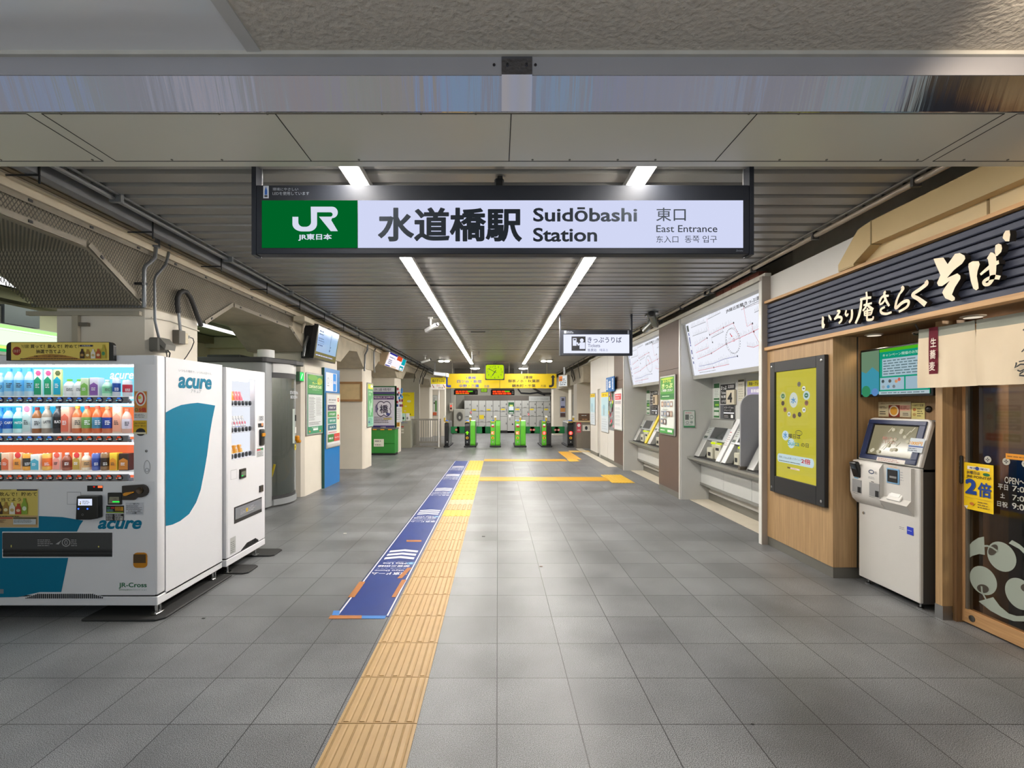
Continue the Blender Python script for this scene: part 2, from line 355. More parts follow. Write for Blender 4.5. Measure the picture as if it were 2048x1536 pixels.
# --- noodle shop front
wd = wood('#9c7c56', '#b8976c', 'oak_veneer'); wdd = wood('#6e5238', '#8a6a48', 'dark_oak'); wdl = wood('#b58a58', '#cfa470', 'light_oak', 'y')
mb = MB(); mb.box(3.012, 3.6, 4.335, 5.39, .1, 2.17, wd); mb.box(3.225, 3.235, 4.331, 4.335, .1, 2.17, groove); mb.box(3.02, 3.4, 4.345, 5.39, 0, .1, base); struct(mb, 'wall_shop')
mb = MB(); mb.box(3.42, 3.6, 3.4, 4.335, 0, 2.17, wood('#8a6a45', '#a07c54', 'niche_oak')); mb.box(3.0, 3.6, .6, 5.392, 2.17, 2.19, wdd); struct(mb, 'wall_niche')
mb = MB(); mb.box(3.225, 3.6, 3.5, 3.555, .1, 2.17, wd); mb.box(3.223, 3.29, 3.494, 3.558, 0, .1, steel); mb.box(3.30, 3.6, 3.47, 3.5, 0, 2.17, wdd); struct(mb, 'trim_6')
ins = mt('#6f6152', .8, 0, .2, 2)
mb = MB(); mb.box(3.9, 5.8, 3.5, 3.55, 0, 2.5, ins); mb.box(5.8, 5.85, .3, 3.55, 0, 2.5, ins); mb.box(3.6, 3.9, 3.49, 3.55, 0, 2.5, ins); mb.box(3.45, 5.85, .3, 3.55, 2.45, 2.5, ins); mb.box(3.45, 5.85, .25, .3, 0, 2.5, ins)
struct(mb, 'wall_inside')
# ================================================================== hanging things
navy = mt('#20242e', .55, .1, .03, 3, 0, 'sign_case'); SW = em('#d6dcfa', .95); SG = em('#007a33', .62)
Y = 3.15
def R(x0, y0, x1, y1, Y): return px(x0, Y), pz(y1, Y), px(x1, Y), pz(y0, Y)     # x0,z0,x1,z1
t = thing('station_sign', 'long backlit station name sign in a navy case hanging across the hall', 'sign', (px(1005, Y), Y, 2.54))
a, z0, e_, z1 = R(512, 370, 1499, 508, Y)
mb = MB(); mb.box(a, e_, Y, Y + .075, z0, z1, navy, .004); mb.build('case', t)
for x0, x1 in ((503, 512), (1499, 1508)):
    mb = MB(); mb.box(px(x0, Y), px(x1, Y), Y, Y + .078, pz(509.5, Y), 3.16, navy); mb.build('end_post', t)
for x0, x1 in ((514, 524), (1488, 1499)):
    mb = MB(); q = px(x0, 3.25); w = px(x1, 3.25) - q
    for k in range(3): mb.box(q + k*w/3, q + k*w/3 + w/3 - .003, 3.24, 3.27, pz(372, 3.25), 3.16, mt('#dcdcde', .3, .2, 0))
    mb.build('hanger_rail', t)
f = MB(front(0, Y - .001, 0)); f.rect(*R(716, 401, 1486, 496, Y), SW); f.build('white_panel', t)
f = MB(front(0, Y - .001, 0)); f.rect(*R(524, 401, 715, 496, Y), SG); f.build('green_panel', t, 'green logo panel')
ink = mt('#2a313a', .7, 0, 0, spec=.15)
def put(f, s, x0, y0, x1, y1, m, Y=Y, **k): f.text(s, *R(x0, y0, x1, y1, Y), m, **k)
f = MB(front(0, Y - .0025, 0)); put(f, '水道橋駅', 756, 415, 1044, 484, ink, bold=.03)
put(f, 'Suidōbashi', 1066, 415, 1274, 444, ink, bold=.022); put(f, 'Station', 1066, 456, 1194, 484, ink, bold=.022)
put(f, '東口', 1312, 416, 1371, 443, ink, bold=.006); put(f, 'East Entrance', 1312, 451, 1434, 465, ink, bold=.006)
put(f, '东入口', 1312, 472, 1356, 486, ink); put(f, '동쪽 입구', 1369, 472, 1433, 486, ink); f.build('lettering', t)
wl = em('#e6ecff', .85); f = MB(front(0, Y - .0025, 0))
def P2(x, y): return (px(500 + x/3.658, Y), pz(320 + y/3.658, Y))
def arc(cx, cy, rx, ry, a0, a1, k=10): return [(cx + rx*math.cos(math.radians(a0+(a1-a0)*i/k)), cy + ry*math.sin(math.radians(a0+(a1-a0)*i/k))) for i in range(k+1)]
J = [(312,417),(355,417),(355,455)] + arc(390,455,35,35,180,90,6)[1:] + [(410,490)] + arc(410,455,38,35,90,0,6)[1:] + [(446,343),(600,343)] + arc(602,385,42,42,-90,90,10) + [(596,442),(644,522),(592,522),(506,416),(588,416)] + arc(590,400,16,16,90,-90,6) + [(492,384),(492,468)] + arc(430,468,62,56,0,90,8)[1:] + [(384,524)] + arc(384,470,72,54,90,180,8)[1:]
f.poly([P2(*p) for p in J], wl); put(f, 'JR東日本', 597, 468, 664, 482, wl, bold=.03)
f.build('logo', t, 'white logo on green')
f = MB(front(0, Y - .0025, 0)); f.rect(*R(527, 372, 538, 397, Y), pr('#c9ced8')); f.poly([(px(532.5, Y), pz(373, Y)), (px(530, Y), pz(382, Y)), (px(530, Y), pz(390, Y)), (px(535, Y), pz(390, Y)), (px(535, Y), pz(382, Y))], pr('#2f5fae'))
f.rect(*R(529.5, 391, 535.5, 394.5, Y), DK); tl = pr('#a5abb5'); put(f, '環境にやさしい', 546, 376, 597, 382, tl); put(f, 'LEDを使用しています', 546, 384, 619, 391, tl); put(f, 'Zenitaka', 1471, 500, 1485, 503.5, tl, shear=.3)
f.build('eco_note', t)
# --- line lights
LAMP = em('#fff9f1', 84); LAMP2 = em('#fff6ea', 9)
for sx, lab in ((-.955, 'long white line light on the ceiling on the vending machine side'), (.955, 'long white line light on the ceiling on the ticket counter side')):
    t = thing('line_light', lab, 'ceiling light', (sx, 10, 3.125), 'line lights on the ceiling')
    mb = MB(); mb.box(sx - .065, sx + .065, 2.75, 17.75, 3.085, 3.13, mt('#c9c9c6', .35, .2, 0)); mb.build('housing', t)
    mb = MB(); y = 2.77
    while y < 17.7: mb.box(sx - .047, sx + .047, y, min(y + 1.237, 17.73), 3.074, 3.088, LAMP); y += 1.24
    mb.build('diffuser', t)
    mb = MB(); mb.tube([(sx, 17.7, 3.1), (sx, 19.8, 3.09)], .012, galv, 8); mb.build('conduit', t)
for x, Yv, lab in ((888, 16.6, 'twin oval white ceiling lamp above the fence'), (950, 19.9, 'round white ceiling lamp at the end of the line light by the blue arrow'), (1047, 19.9, 'round white ceiling lamp between clock and ticket sign'), (1093, 16.6, 'twin oval white ceiling lamp above the staffed counter')):
    X = px(x, Yv); t = thing('ceiling_lamp', lab, 'ceiling light', (X, Yv, 3.12), 'ceiling lamps by the gates'); w = .22 if 'twin' in lab else .2
    mb = MB(); mb.lathe([(w + .03, .0), (w + .03, -.03), (w, -.035)], (X, Yv, 3.125), mt('#b8b8b2', .3, .6, 0), 24); mb.build('rim', t)
    if 'twin' in lab:
        for d in (-.1, .1): mb = MB(); mb.lathe([(.09, 0), (.09, -.03), (.05, -.05)], (X + d, Yv, 3.095), LAMP2, 16); mb.build('bulb', t)
    else: mb = MB(); mb.lathe([(w, 0), (w - .02, -.03), (.05, -.05)], (X, Yv, 3.092), LAMP2, 24); mb.build('bulb', t)
# --- ticket sign
Y = 8.3; t = thing('ticket_sign', 'small backlit sign with a ticket machine pictogram hanging in a navy frame', 'sign', (px(1192, Y), Y, 2.42))
a, z0, e_, z1 = R(1122, 660, 1263, 711, Y)
mb = MB(); mb.box(a, e_, Y, Y + .08, z0, z1, navy, .004); mb.build('case', t)
for x0, x1 in ((1119.5, 1122), (1262, 1265)): mb = MB(); mb.box(px(x0, Y), px(x1, Y), Y, Y + .07, z0, 3.15, navy); mb.build('end_post', t)
f = MB(front(0, Y - .001, 0)); f.rect(*R(1127, 669, 1258.5, 706.5, Y), em('#e9edff', 1.05)); f.build('face', t)
f = MB(front(0, Y - .003, 0)); f.rect(*R(1143, 673, 1171, 701.5, Y), K); wl = em('#e9edff', 1.0)
f.rect(*R(1145.5, 676.5, 1153, 691.5, Y), wl); f.rect(*R(1147, 678, 1151.5, 680.5, Y), K); f.ell(px(1163.5, Y), pz(681, Y), .032, .034, wl); f.rect(*R(1159, 685, 1170, 698, Y), wl); f.stroke([(px(1160.5, Y), pz(687, Y)), (px(1156.5, Y), pz(690, Y)), (px(1154, Y), pz(685, Y))], .03, wl)
bl = pr('#2a2f52'); put(f, 'きっぷうりば', 1175, 674, 1243, 685.5, bl, Y, bold=.008); put(f, 'Tickets', 1175.5, 688, 1200, 694.5, bl, Y); put(f, '售票处', 1175, 697.5, 1193, 703, bl, Y); put(f, '매표소', 1199, 697.5, 1216, 703, pr('#6a6f96'), Y)
f.build('lettering', t); f = MB(front(0, Y - .002, 0)); f.rect(*R(1128, 661.5, 1133, 667, Y), pr('#9aa0ac')); f.greek(*R(1134, 662, 1149, 667, Y), 2, pr('#8a909c')); f.rect(*R(1255, 661, 1258, 668, Y), pr('#9aa0ac')); f.build('eco_note', t)
# --- clock
Y = 17.2; t = thing('station_clock', 'square yellow-green lit clock hanging from the ceiling in a dark frame', 'clock', (px(990.5, Y), Y, 2.7))
a, z0, e_, z1 = R(970, 728, 1009, 760, Y); cx, cz = (a + e_) / 2, (z0 + z1) / 2 - .0
mb = MB(); mb.box(a, e_, Y, Y + .12, z0, z1, mt('#3c3c36', .5, .2, 0), .02, 2); mb.build('frame', t)
f = MB(front(0, Y - .001, 0)); hw = (e_ - a) / 2 - .03; hh = (z1 - z0) / 2 - .03; r = .06; pts = []
for sx, sy, a0 in ((1, 1, 0), (-1, 1, 90), (-1, -1, 180), (1, -1, 270)): pts += [(cx + sx*(hw-r) + r*math.cos(math.radians(a0+15*i)), cz + sy*(hh-r) + r*math.sin(math.radians(a0+15*i))) for i in range(7)]
f.poly(pts, em('#c6ea1c', .95)); f.build('dial', t)
f = MB(front(0, Y - .003, 0)); num = pr('#3a4410')
for i in range(1, 13):
    an = math.radians(90 - 30 * i); u, v = cx + hw*.78*math.cos(an)*1.03, cz + hh*.8*math.sin(an); f.text(str(i), u - (.04 if i > 9 else .022 if i > 1 else .006), v - .033, u + (.04 if i > 9 else .022 if i > 1 else .012), v + .033, num)
f.text('JR', cx - .06, cz + .09, cx + .06, cz + .14, num, shear=.2); f.build('numerals', t)
for nm, ang, ln, w in (('hour_hand', 235, .16, .026), ('minute_hand', 151, .24, .018)):
    f = MB(front(0, Y - .006, 0)); an = math.radians(ang); f.stroke([(cx - .07*math.cos(an), cz - .07*math.sin(an)), (cx + ln*math.cos(an), cz + ln*math.sin(an))], w, K); f.build(nm, t)
mb = MB(); mb.tube([(cx, Y + .06, z1), (cx, Y + .06, 3.13)], .02, mt('#55554f', .5), 8); mb.box(cx - .06, cx + .06, Y, Y + .12, z1, z1 + .05, mt('#55554f', .5)); mb.build('hanger', t)
# --- yellow platform sign
Y = 17.95; t = thing('platform_sign', 'long yellow hanging platform sign with a blue arrow and a black arrow', 'sign', (px(1000, Y), Y, 2.2))
yel = mt('#d9bb0a', .35, 0, .02, 3, 0, 'yellow_enamel'); a, z0, e_, z1 = R(885.5, 747.5, 1113, 776.5, Y); xm = px(999.3, Y)
mb = MB(); mb.box(a, xm - .006, Y, Y + .1, z0, z1, yel, .004); mb.build('platform_panel', t); mb = MB(); mb.box(xm + .006, e_, Y, Y + .1, z0, z1, yel, .004); mb.build('platform_panel', t)
mb = MB()
for i in range(6): q = a + .35 + i * (e_ - a - .7) / 5; mb.tube([(q, Y + .05, z1), (q, Y + .05, 3.14)], .012, mt('#8a8578', .5), 8)
mb.build('hanger', t); bl = pr('#1d3f9e'); f = MB(front(0, Y - .001, 0))
put(f, '1番線', 933, 752.5, 952, 758, bl, Y, bold=.015); put(f, '四ツ谷・新宿', 914, 759.5, 963, 766, bl, Y, bold=.015); put(f, '中野・三鷹', 918.5, 768.5, 958, 775, bl, Y, bold=.015); put(f, '方面', 968, 770, 978.5, 775, bl, Y)
put(f, '2番線', 1047, 751.5, 1065, 757.5, K, Y, bold=.015); put(f, '御茶ノ水・秋葉原', 1016, 759, 1079, 765, K, Y, bold=.015); put(f, '錦糸町・千葉', 1024, 768.5, 1071, 774.5, K, Y, bold=.015); put(f, '方面', 1081, 769.5, 1092, 774.5, K, Y)
f.build('lettering', t)
def arrow(f, pts, w, head, m):
    f.stroke(pts, w, m); x, y = pts[-1]; f.poly([(x - head, y), (x + head, y), (x, y + head * 1.1)], m)
f = MB(front(0, Y - .001, 0)); q = lambda x, y: (px(x, Y), pz(y, Y))
arrow(f, [q(902, 772.5), q(895.5, 772.5), q(894, 771.5), q(893, 769), q(893, 755)], .085, .09, bl); f.build('arrow', t, 'blue arrow')
f = MB(front(0, Y - .001, 0)); arrow(f, [q(1098, 772.5), q(1102.5, 772.5), q(1105, 771), q(1106, 768), q(1106, 755)], .085, .09, K); f.build('arrow', t, 'black arrow')
# --- departure boards and little exit sign
for x0, x1, y0, y1, sd in ((907.5, 955.5, 780, 789.5, 3), (981.5, 1029, 780, 790.3, 5)):
    Y = 20.5; t = thing('departure_board', 'black LED departure board with %s' % ('orange and green dots below the blue lettering' if sd == 3 else 'solid red-orange lettering below the clock'), 'display', (px((x0+x1)/2, Y), Y, 2.0), 'LED departure boards')
    mb = MB(); mb.box(px(x0, Y), px(x1, Y), Y, Y + .15, pz(y1, Y), pz(y0, Y), K, .006); mb.build('case', t)
    mb = MB(); mb.box(px(x0+1, Y), px(x1-1, Y), Y + .06, Y + .1, pz(y0, Y), 3.13, mt('#6e6b66', .5)); mb.build('bracket', t)
    f = MB(front(0, Y - .001, 0)); o = em('#ff4a1e', 1.3); g = em('#5fd020', .9)
    f.greek(*R(x0+4, y0+1, x1-6, y1-1, Y), 2, o, .75, seed=sd); f.greek(*R(x0+4, y1-2.2, x1-14, y1-1.2, Y), 1, g if sd == 3 else o, .5, seed=sd+9)
    f.rect(*R(x0+28, y0+1.5, x0+38, y0+4, Y), g); f.greek(*R(x1-5, y0+2, x1-1, y1-2, Y), 2, pr('#b0b0b0'), .5, seed=1); f.build('display', t)
Y = 20.2; t = thing('exit_sign', 'small yellow-green lit sign hanging between the two departure boards', 'sign', (px(968, Y), Y, 2.2))
mb = MB(); mb.box(px(961.5, Y), px(974.5, Y), Y, Y + .08, pz(784.5, Y), pz(776, Y), mt('#5b6b20', .5), .004); mb.box(px(967, Y), px(969, Y), Y+.03, Y+.06, pz(776, Y), 3.13, galv); mb.build('case', t)
f = MB(front(0, Y - .001, 0)); f.rect(*R(962.5, 777, 973.5, 783.5, Y), em('#a6d83a', .8)); f.text('出口', *R(965, 778, 971, 782, Y), pr('#2d5a18')); f.build('face', t)
# --- cameras, speaker, antenna
camm = mt('#b9bbb8', .3, .3, 0); camd = mt('#3a3d3e', .3, .3, 0)
def camera_thing(x, y, z, yaw, label, body=camm, s=1.0, drop=.18):
    t = thing('security_camera', label, 'camera', (x, y, z))
    mb = MB(); mb.box(x-.04*s, x+.04*s, y-.04*s, y+.04*s, 3.1, 3.13, body); mb.tube([(x, y, 3.12), (x, y, z + .05*s)], .018*s, body, 10); mb.build('bracket', t)
    mb = MB(Matrix.Translation((x, y, z)) @ Matrix.Rotation(yaw, 4, 'Z') @ Matrix.Rotation(-.35, 4, 'X'))
    mb.box(-.034*s, .034*s, -.15*s, .12*s, -.034*s, .034*s, body, .01*s, 2); mb.build('body', t)
    mb = MB(Matrix.Translation((x, y, z)) @ Matrix.Rotation(yaw, 4, 'Z') @ Matrix.Rotation(-.35, 4, 'X')); mb.lathe([(.032*s, 0), (.032*s, -.02*s), (.02*s, -.022*s)], (0, -.16*s, 0), K, 14, 'y'); mb.build('lens', t)
camera_thing(px(861, 8.6), 8.6, 2.93, 1.0, 'white camera on a drop bracket beside the long line light', pr('#e8e8e6'), 1.0)
camera_thing(px(850, 15), 15.0, 2.93, 1.9, 'small pale camera over the fence', camm, 1.1)
camera_thing(px(1308, 8.1), 8.1, 2.98, -.5, 'grey camera pointing at the ticket machines, on the ceiling edge', mt('#777a78', .25, .5, 0), 1.4)
camera_thing(px(1299, 8.3), 8.35, 2.93, .2, 'grey camera hanging beside another, aimed down the wall', mt('#777a78', .25, .5, 0), 1.3)
camera_thing(px(953, 21.5), 21.5, 2.86, 2.5, 'tiny white camera below the round lamp by the blue arrow', camm, 1.2); camera_thing(px(1043, 21.5), 21.5, 2.86, -2.5, 'tiny white camera below the round lamp beside the clock', camm, 1.2)
Y = 10.2; X = px(956, Y); t = thing('ceiling_speaker', 'black box loudspeaker fixed to the ceiling in front of the clock', 'speaker', (X, Y, 2.9))
mb = MB(); mb.prism([(Y, pz(658, Y)), (Y, pz(638, Y)), (Y + .24, pz(636, Y)), (Y + .2, pz(655, Y))], 'x', px(943, Y), px(969, Y), mt('#2b2b29', .5, 0, .1, 30)); mb.build('cabinet', t)
mb = MB(); mb.box(px(941.5, Y), px(943, Y), Y + .02, Y + .08, pz(654, Y), 3.14, mt('#44443f', .5)); mb.box(px(969, Y), px(970.5, Y), Y + .02, Y + .08, pz(654, Y), 3.14, mt('#44443f', .5)); mb.box(px(941.5, Y), px(970.5, Y), Y+.02, Y+.1, 3.11, 3.14, mt('#44443f', .5)); mb.build('bracket', t)
f = MB(front(0, Y - .001, 0)); f.rect(*R(945, 641, 967, 656, Y), mt('#1f1f1e', .8)); f.build('grille', t)
t = thing('aerial', 'thin white aerial hanging from the ceiling beside the clock', 'antenna', (px(944, 14), 14, 3.12)); mb = MB(); mb.tube([(px(944, 14), 14, 3.13), (px(944, 14), 14, 2.87)], .013, camm, 8); mb.build('rod', t)
mb = MB(); mb.tube([(px(944, 14), 14, 3.0), (px(952, 14), 14, 3.02), (px(957, 14), 14, 2.95), (px(958, 14), 14, 3.13)], .007, K, 6); mb.build('cable', t)
Y = 3.3; t = thing('ceiling_bracket', 'black bracket on the ceiling just above the middle of the station sign', 'bracket', (px(1000, Y), Y, 3.0)); mb = MB(); mb.box(px(995, Y), px(1005, Y), Y, Y + .04, pz(372, Y), 3.15, K); mb.build('post', t)
mb = MB(); mb.box(px(989, Y), px(1008, Y), Y - .02, Y + .08, pz(372, Y) - .03, pz(358, Y), K, .01); mb.build('clamp', t)
# ================================================================== vending machines
shell = mt('#e9e9ec', .3, 0, .02, 2, 0, 'machine_shell'); teal = mt('#007698', .4, 0, .02, 2, 0, 'teal_film', .25); blk = mt('#151515', .3, 0, .02, 5, 0, 'black_plastic')
rub = mt('#2a2a2a', .7, 0, .15, 8, 0, 'rubber_plate'); chrome = mt('#c9c9c9', .2, 1, 0); GL = glass('display_glass', (.97, .97, .97, 1), .02, .35)
YF = 3.53; XR = -2.49; XL = -4.05; ZB, ZT = .09, 1.925
def A(x): return px(x, YF)
def B(y): return pz(y, YF)
t = thing('vending_machine', 'big white drinks machine facing the street with a teal wave and lit bottle shelves', 'vending machine', (-3.2, 3.95, 0))
wx0, wx1, wz0, wz1 = XL + .06, A(265.5), B(963), B(729)
mb = MB(); mb.box(XL, XR, 3.765, 4.36, ZB + .05, ZT - .005, shell); mb.box(wx1, XR, 3.62, 3.765, ZB + .05, ZT - .005, shell); mb.box(XL, wx0, 3.62, 3.765, ZB + .05, ZT - .005, shell); mb.box(wx0, wx1, 3.62, 3.765, wz1, ZT - .005, shell); mb.box(wx0, wx1, 3.62, 3.765, ZB + .05, wz0, shell); mb.build('cabinet', t)
mb = MB()      # the door: rounded outer edges and an opening for the display
for q in ((XL, wx0, ZB+.075, ZT), (wx1, XR, ZB+.075, ZT)): mb.box(q[0], q[1], YF, 3.617, q[2], q[3], shell, .015, 2)
mb.box(wx0 - .02, XR - .02, YF - .0005, 3.617, wz1, ZT - .003, shell); mb.box(wx0 - .02, XR - .02, YF - .0005, 3.617, ZB+.078, wz0, shell); mb.build('door', t)
mb = MB(); mb.box(XL, XR, YF, 4.36, ZB, ZB + .065, shell, .004); mb.box(XL+.02, XR-.01, YF+.015, 4.3, ZB + .065, ZB + .075, K); mb.build('plinth', t)
mb = MB(); mb.box(wx0, wx1, 3.75, 3.76, wz0, wz1, K)
def zrow(i): return (B(792), B(868), B(945))[i]
f = MB(front(0, 3.745, 0)); f.rect(wx0, B(806)-.03, wx1, wz1, em('#7fdcf8', 1.3)); f.rect(wx0, B(884)-.02, A(125), B(806)-.03, em('#3cbcec', 1.1)); f.rect(A(125), B(884)-.02, wx1, B(806)-.03, em('#f47c46', 1.15)); f.rect(wx0, wz0, wx1, B(884)-.02, em('#f07044', 1.1))
f.text('acure', px(220, 3.745), B(755), px(268, 3.745), B(742), em('#ffffff', 1.2), shear=.25, bold=.02); mb.build('display_case', t); f.build('backdrop', t)
mb = MB(); LED = em('#f4fbff', 12)
for z in (wz1 - .012, B(808) - .012, B(886) - .014): mb.box(wx0, wx1, 3.565, 3.60, z, z + .012, LED)
mb.build('lighting', t)
for i, y in enumerate((793, 871, 949)):
    mb = MB(); z = zrow(i); mb.box(wx0, wx1, 3.575, 3.745, z - .014, z - .004, em('#ffffff', .55)); mb.box(wx0, wx1, 3.56, 3.575, z - .022, z - .002, em('#ffffff', .95)); mb.build('shelf', t)
    mb = MB(); mb.box(wx0, A(252), 3.548, 3.575, B(y+13.5), B(y), mt('#84868b', .4, .3, 0), .003); mb.box(A(253), A(259), 3.55, 3.57, B(y+14), B(y+8), mt('#9a9ca2', .4)); rail = mb.build('button_rail', t)
    for k in range(13):
        hot = (i == 1 and k > 5) or i == 2; cxp = px(0.5 + 19.85 * k, 3.545); cz = B(y + 6.8)
        b = MB(); b.lathe([(.0285, .012), (.0285, 0), (.022, -.006), (.012, -.009)], (0, 0, 0), mt('#160d0d' if hot else '#0b1440', .15, 0, 0), 18, 'y')
        b.v = [(v[0] + cxp, v[1] + 3.55, v[2] * .82 + cz) for v in b.v]
        b.M = front(cxp, 3.541, cz); b.poly([(-.016, .006), (.016, .006), (.010, .017), (-.010, .017)], em('#e0401c' if hot else '#3d7be8', .9), .0005)
        b.rect(-.021, -.006, -.010, -.001, em('#ff7a50' if hot else '#6fe0ff', 1.3), .001); b.text('%d0C' % (13 + (k * 7 + i) % 5), -.004, -.009, .02, .003, em('#ffffff', .8), n=.001)
        b.build('button', rail)
mb = MB(); mb.box(wx0, wx1, 3.538, 3.541, wz0, wz1, GL); mb.build('window_pane', t)
# artwork and fittings on the door
f = MB(front(0, YF - .001, 0))
f.poly([(XL+.01, B(1046)), (A(60), B(1032)), (A(80), B(1032)), (A(125), B(1034)), (A(167), B(1041)), (A(160), B(1051)), (A(154), B(1064)), (A(137), B(1115)), (A(130), B(1150)), (A(123), B(1184)), (A(80), B(1184)), (A(36), B(1194)), (XL+.01, B(1196))], teal)
f.text('acure', A(196), B(1058), A(284), B(1040), teal, shear=.28, bold=.035)
f.text('JR-Cross', A(238), B(1177), A(294), B(1165), pr('#0f6b3c'), bold=.015); f.text('株式会社JR東日本クロスステーション', A(238.5), B(1181), A(294), B(1178), pr('#3c7a58')); f.build('artwork', t)
mb = MB(); d = pr('#222427')
mb.prism([(A(40), B(1197)), (A(82), B(1186)), (A(182), B(1186)), (A(215), B(1197))], 'y', YF - .003, YF + .01, shell)
for i in range(40): x = A(52) + i * (A(208) - A(52)) / 40; h = min(1, (i + 1) / 7, (41 - i) / 7); mb.box(x, x + .009, YF - .005, YF, B(1196.5), B(1196.5) + .034 * h, K)
mb.build('vent', t)
hd = thing('header_sign', 'black framed yellow bottle prize sign standing on top of the drinks machine', 'sign', (A(128), 3.5, 1.93))
mb = MB(); pts = [(A(21), B(722)), (A(233.5), B(722)), (A(233.5), B(694))] + [(A(233.5) - .035 + .035*math.cos(math.radians(a)), B(685) - .035 + .035*math.sin(math.radians(a))) for a in range(0, 91, 15)] + [(A(21) + .035 + .035*math.cos(math.radians(a)), B(685) - .035 + .035*math.sin(math.radians(a))) for a in range(90, 181, 15)]
mb.prism(pts, 'y', YF - .03, YF - .003, blk); mb.build('frame', hd)
def bottle2d(f, x, y, h, w, c, lab):
    f.poly([(x-w/2, y), (x+w/2, y), (x+w/2, y+h*.62), (x+w*.22, y+h*.82), (x+w*.22, y+h), (x-w*.22, y+h), (x-w*.22, y+h*.82), (x-w/2, y+h*.62)], pr(c)); f.ell(x, y + h*.36, w*.36, h*.14, pr(lab), k=12)
f = MB(front(0, YF - .031, 0)); f.rect(A(31), B(721), A(225), B(686), pr('#ead062')); f.poly([(A(45), B(720.5))] + [(A(45 + 13*i), B(720.5) + .042*math.sin(math.pi*i/10)) for i in range(1, 10)] + [(A(175), B(720.5))], pr('#b58438'))
f.ell(A(42.5), B(703), .031, .031, pr('#9c2c1c')); f.text('3/31まで', A(36), B(706), A(49), B(700), pr('#f0d9b0')); tx = pr('#3a3020')
f.text('アキュアの自販機で', A(51.5), B(697.5), A(67), B(690), tx); f.text('買って！飲んで！貯めて！', A(70), B(697.5), A(166), B(690), tx, bold=.008); f.text('抽選で当てよう', A(81), B(708), A(138), B(700), tx, bold=.008); f.text('応募コースから選んで抽選で当たる。', A(77), B(715), A(142), B(711.5), tx)
f.greek(A(50), B(719.5), A(165), B(717), 1, tx, .5, seed=2); f.rect(A(168), B(694.5), A(193.5), B(691), pr('#2d2a4a')); f.text('対象商品', A(172), B(694), A(189), B(691.6), W)
for x, h, c, l in ((173, 19, '#3a2414', '#b08a4a'), (184, 18, '#a8823a', '#e6dca8'), (195, 18, '#e8e4d6', '#c9b070'), (205.5, 19, '#b8562c', '#e8c8a0'), (216, 27, '#b8a838', '#3f8a58')): bottle2d(f, A(x), B(718), h*.0037, .033, c, l)
f.build('face', hd)
def sticker(par, x0, y0, x1, y1, fn, name='sticker', M=None):
    f = MB(M or front(0, YF - .002, 0)); fn(f); return f.build(name, par)
def s1(f):
    a, b_, c, d = A(269), B(837), A(295), B(782); f.rect(a, b_, c, d, pr('#e8e4dc')); f.rect(a+.003, B(825), c-.003, d-.003, pr('#d88a34')); f.ell(A(282), B(797), .04, .055, pr('#f0ece0')); f.ring(A(282), B(797), .03, .045, .012, pr('#c8382c')); f.ell(A(280), B(795), .012, .012, pr('#d8c838')); f.text('5倍', A(279), B(824), A(293), B(815), pr('#c8282c'), bold=.03); f.ring(A(274), B(819.5), .012, .012, .004, pr('#2f7a3f')); f.greek(A(270), B(836), A(294), B(827), 3, pr('#888'.ljust(7, '8')), .4)
sticker(t, 0, 0, 0, 0, s1, 'sticker')
def s2(f): f.rect(A(267), B(868), A(294), B(841), pr('#d9b11c')); f.text('JRE POINT', A(269), B(849), A(292), B(845), K); f.text('貯まる！使える！', A(270), B(853.5), A(292), B(850), K); f.ell(A(282), B(864), .035, .028, K); f.rect(A(268), B(868), A(293), B(864.5), pr('#e8e0c0'))
sticker(t, 0, 0, 0, 0, s2)
mb = MB(); mb.lathe([(.009, .01), (.009, -.004), (.004, -.006)], (A(293), YF, B(902)), mt('#8a8a8a', .3, 1, 0), 14, 'y'); mb.build('lock', t)
f = MB(front(0, YF - .002, 0)); f.ring(A(294.5), B(934), .024, .05, .004, pr('#a9a9ab')); f.ring(A(294.5), B(940), .014, .014, .003, pr('#8a8a8c')); f.M = front(0, 0, 0); f.L = 0
f.lathe([(.014, .006), (.014, -.012), (.006, -.016)], (A(294), YF, B(931)), chrome, 16, 'y'); f.build('lock_handle', t)
f = MB(front(0, YF - .002, 0)); f.rect(A(175), B(982.5), A(206), B(971), K); f.rect(A(196.5), B(975.5), A(205.5), B(971.5), em('#ff6a3c', 1.6)); f.poly([(A(189), B(975.5)), (A(186.5), B(972.5)), (A(191.5), B(972.5))], em('#ff2a1c', .8)); f.build('money_display', t)
f = MB(front(0, YF - .002, 0)); f.rect(A(135), B(1008.5), A(162.5), B(984), pr('#6f6f71')); f.rect(A(135.6), B(1008), A(162), B(984.6), shell); f.build('access_panel', t)
mb = MB(); mb.prism([(A(164), B(990)), (A(206), B(990)), (A(206.5), B(1034)), (A(191), B(1036.5)), (A(162), B(1036.5))], 'y', YF - .05, YF, blk, bev=.006); o = mb.build('card_reader', t)
f = MB(front(0, YF - .051, 0)); f.rect(A(168.5), B(1008), A(196), B(995), em('#dfe8ff', 1.0)); f.ell(A(173), B(1004.5), .006, .006, pr('#e0c838')); f.ell(A(173.5), B(1001), .004, .004, pr('#c05050')); f.greek(A(177), B(1006), A(194), B(998), 3, pr('#a8b0c8'), .4); f.ell(A(169.5), B(1014.5), .006, .006, em('#3a6aff', 2)); f.ell(A(187.5), B(1014.5), .006, .006, em('#3a6aff', 2)); f.ring(A(178), B(1026), .008, .008, .003, pr('#777777')); f.build('screen', o)
mb = MB(); mb.box(A(217), A(245), YF - .012, YF, B(1009), B(985), blk, .004); o = mb.build('bill_slot', t)
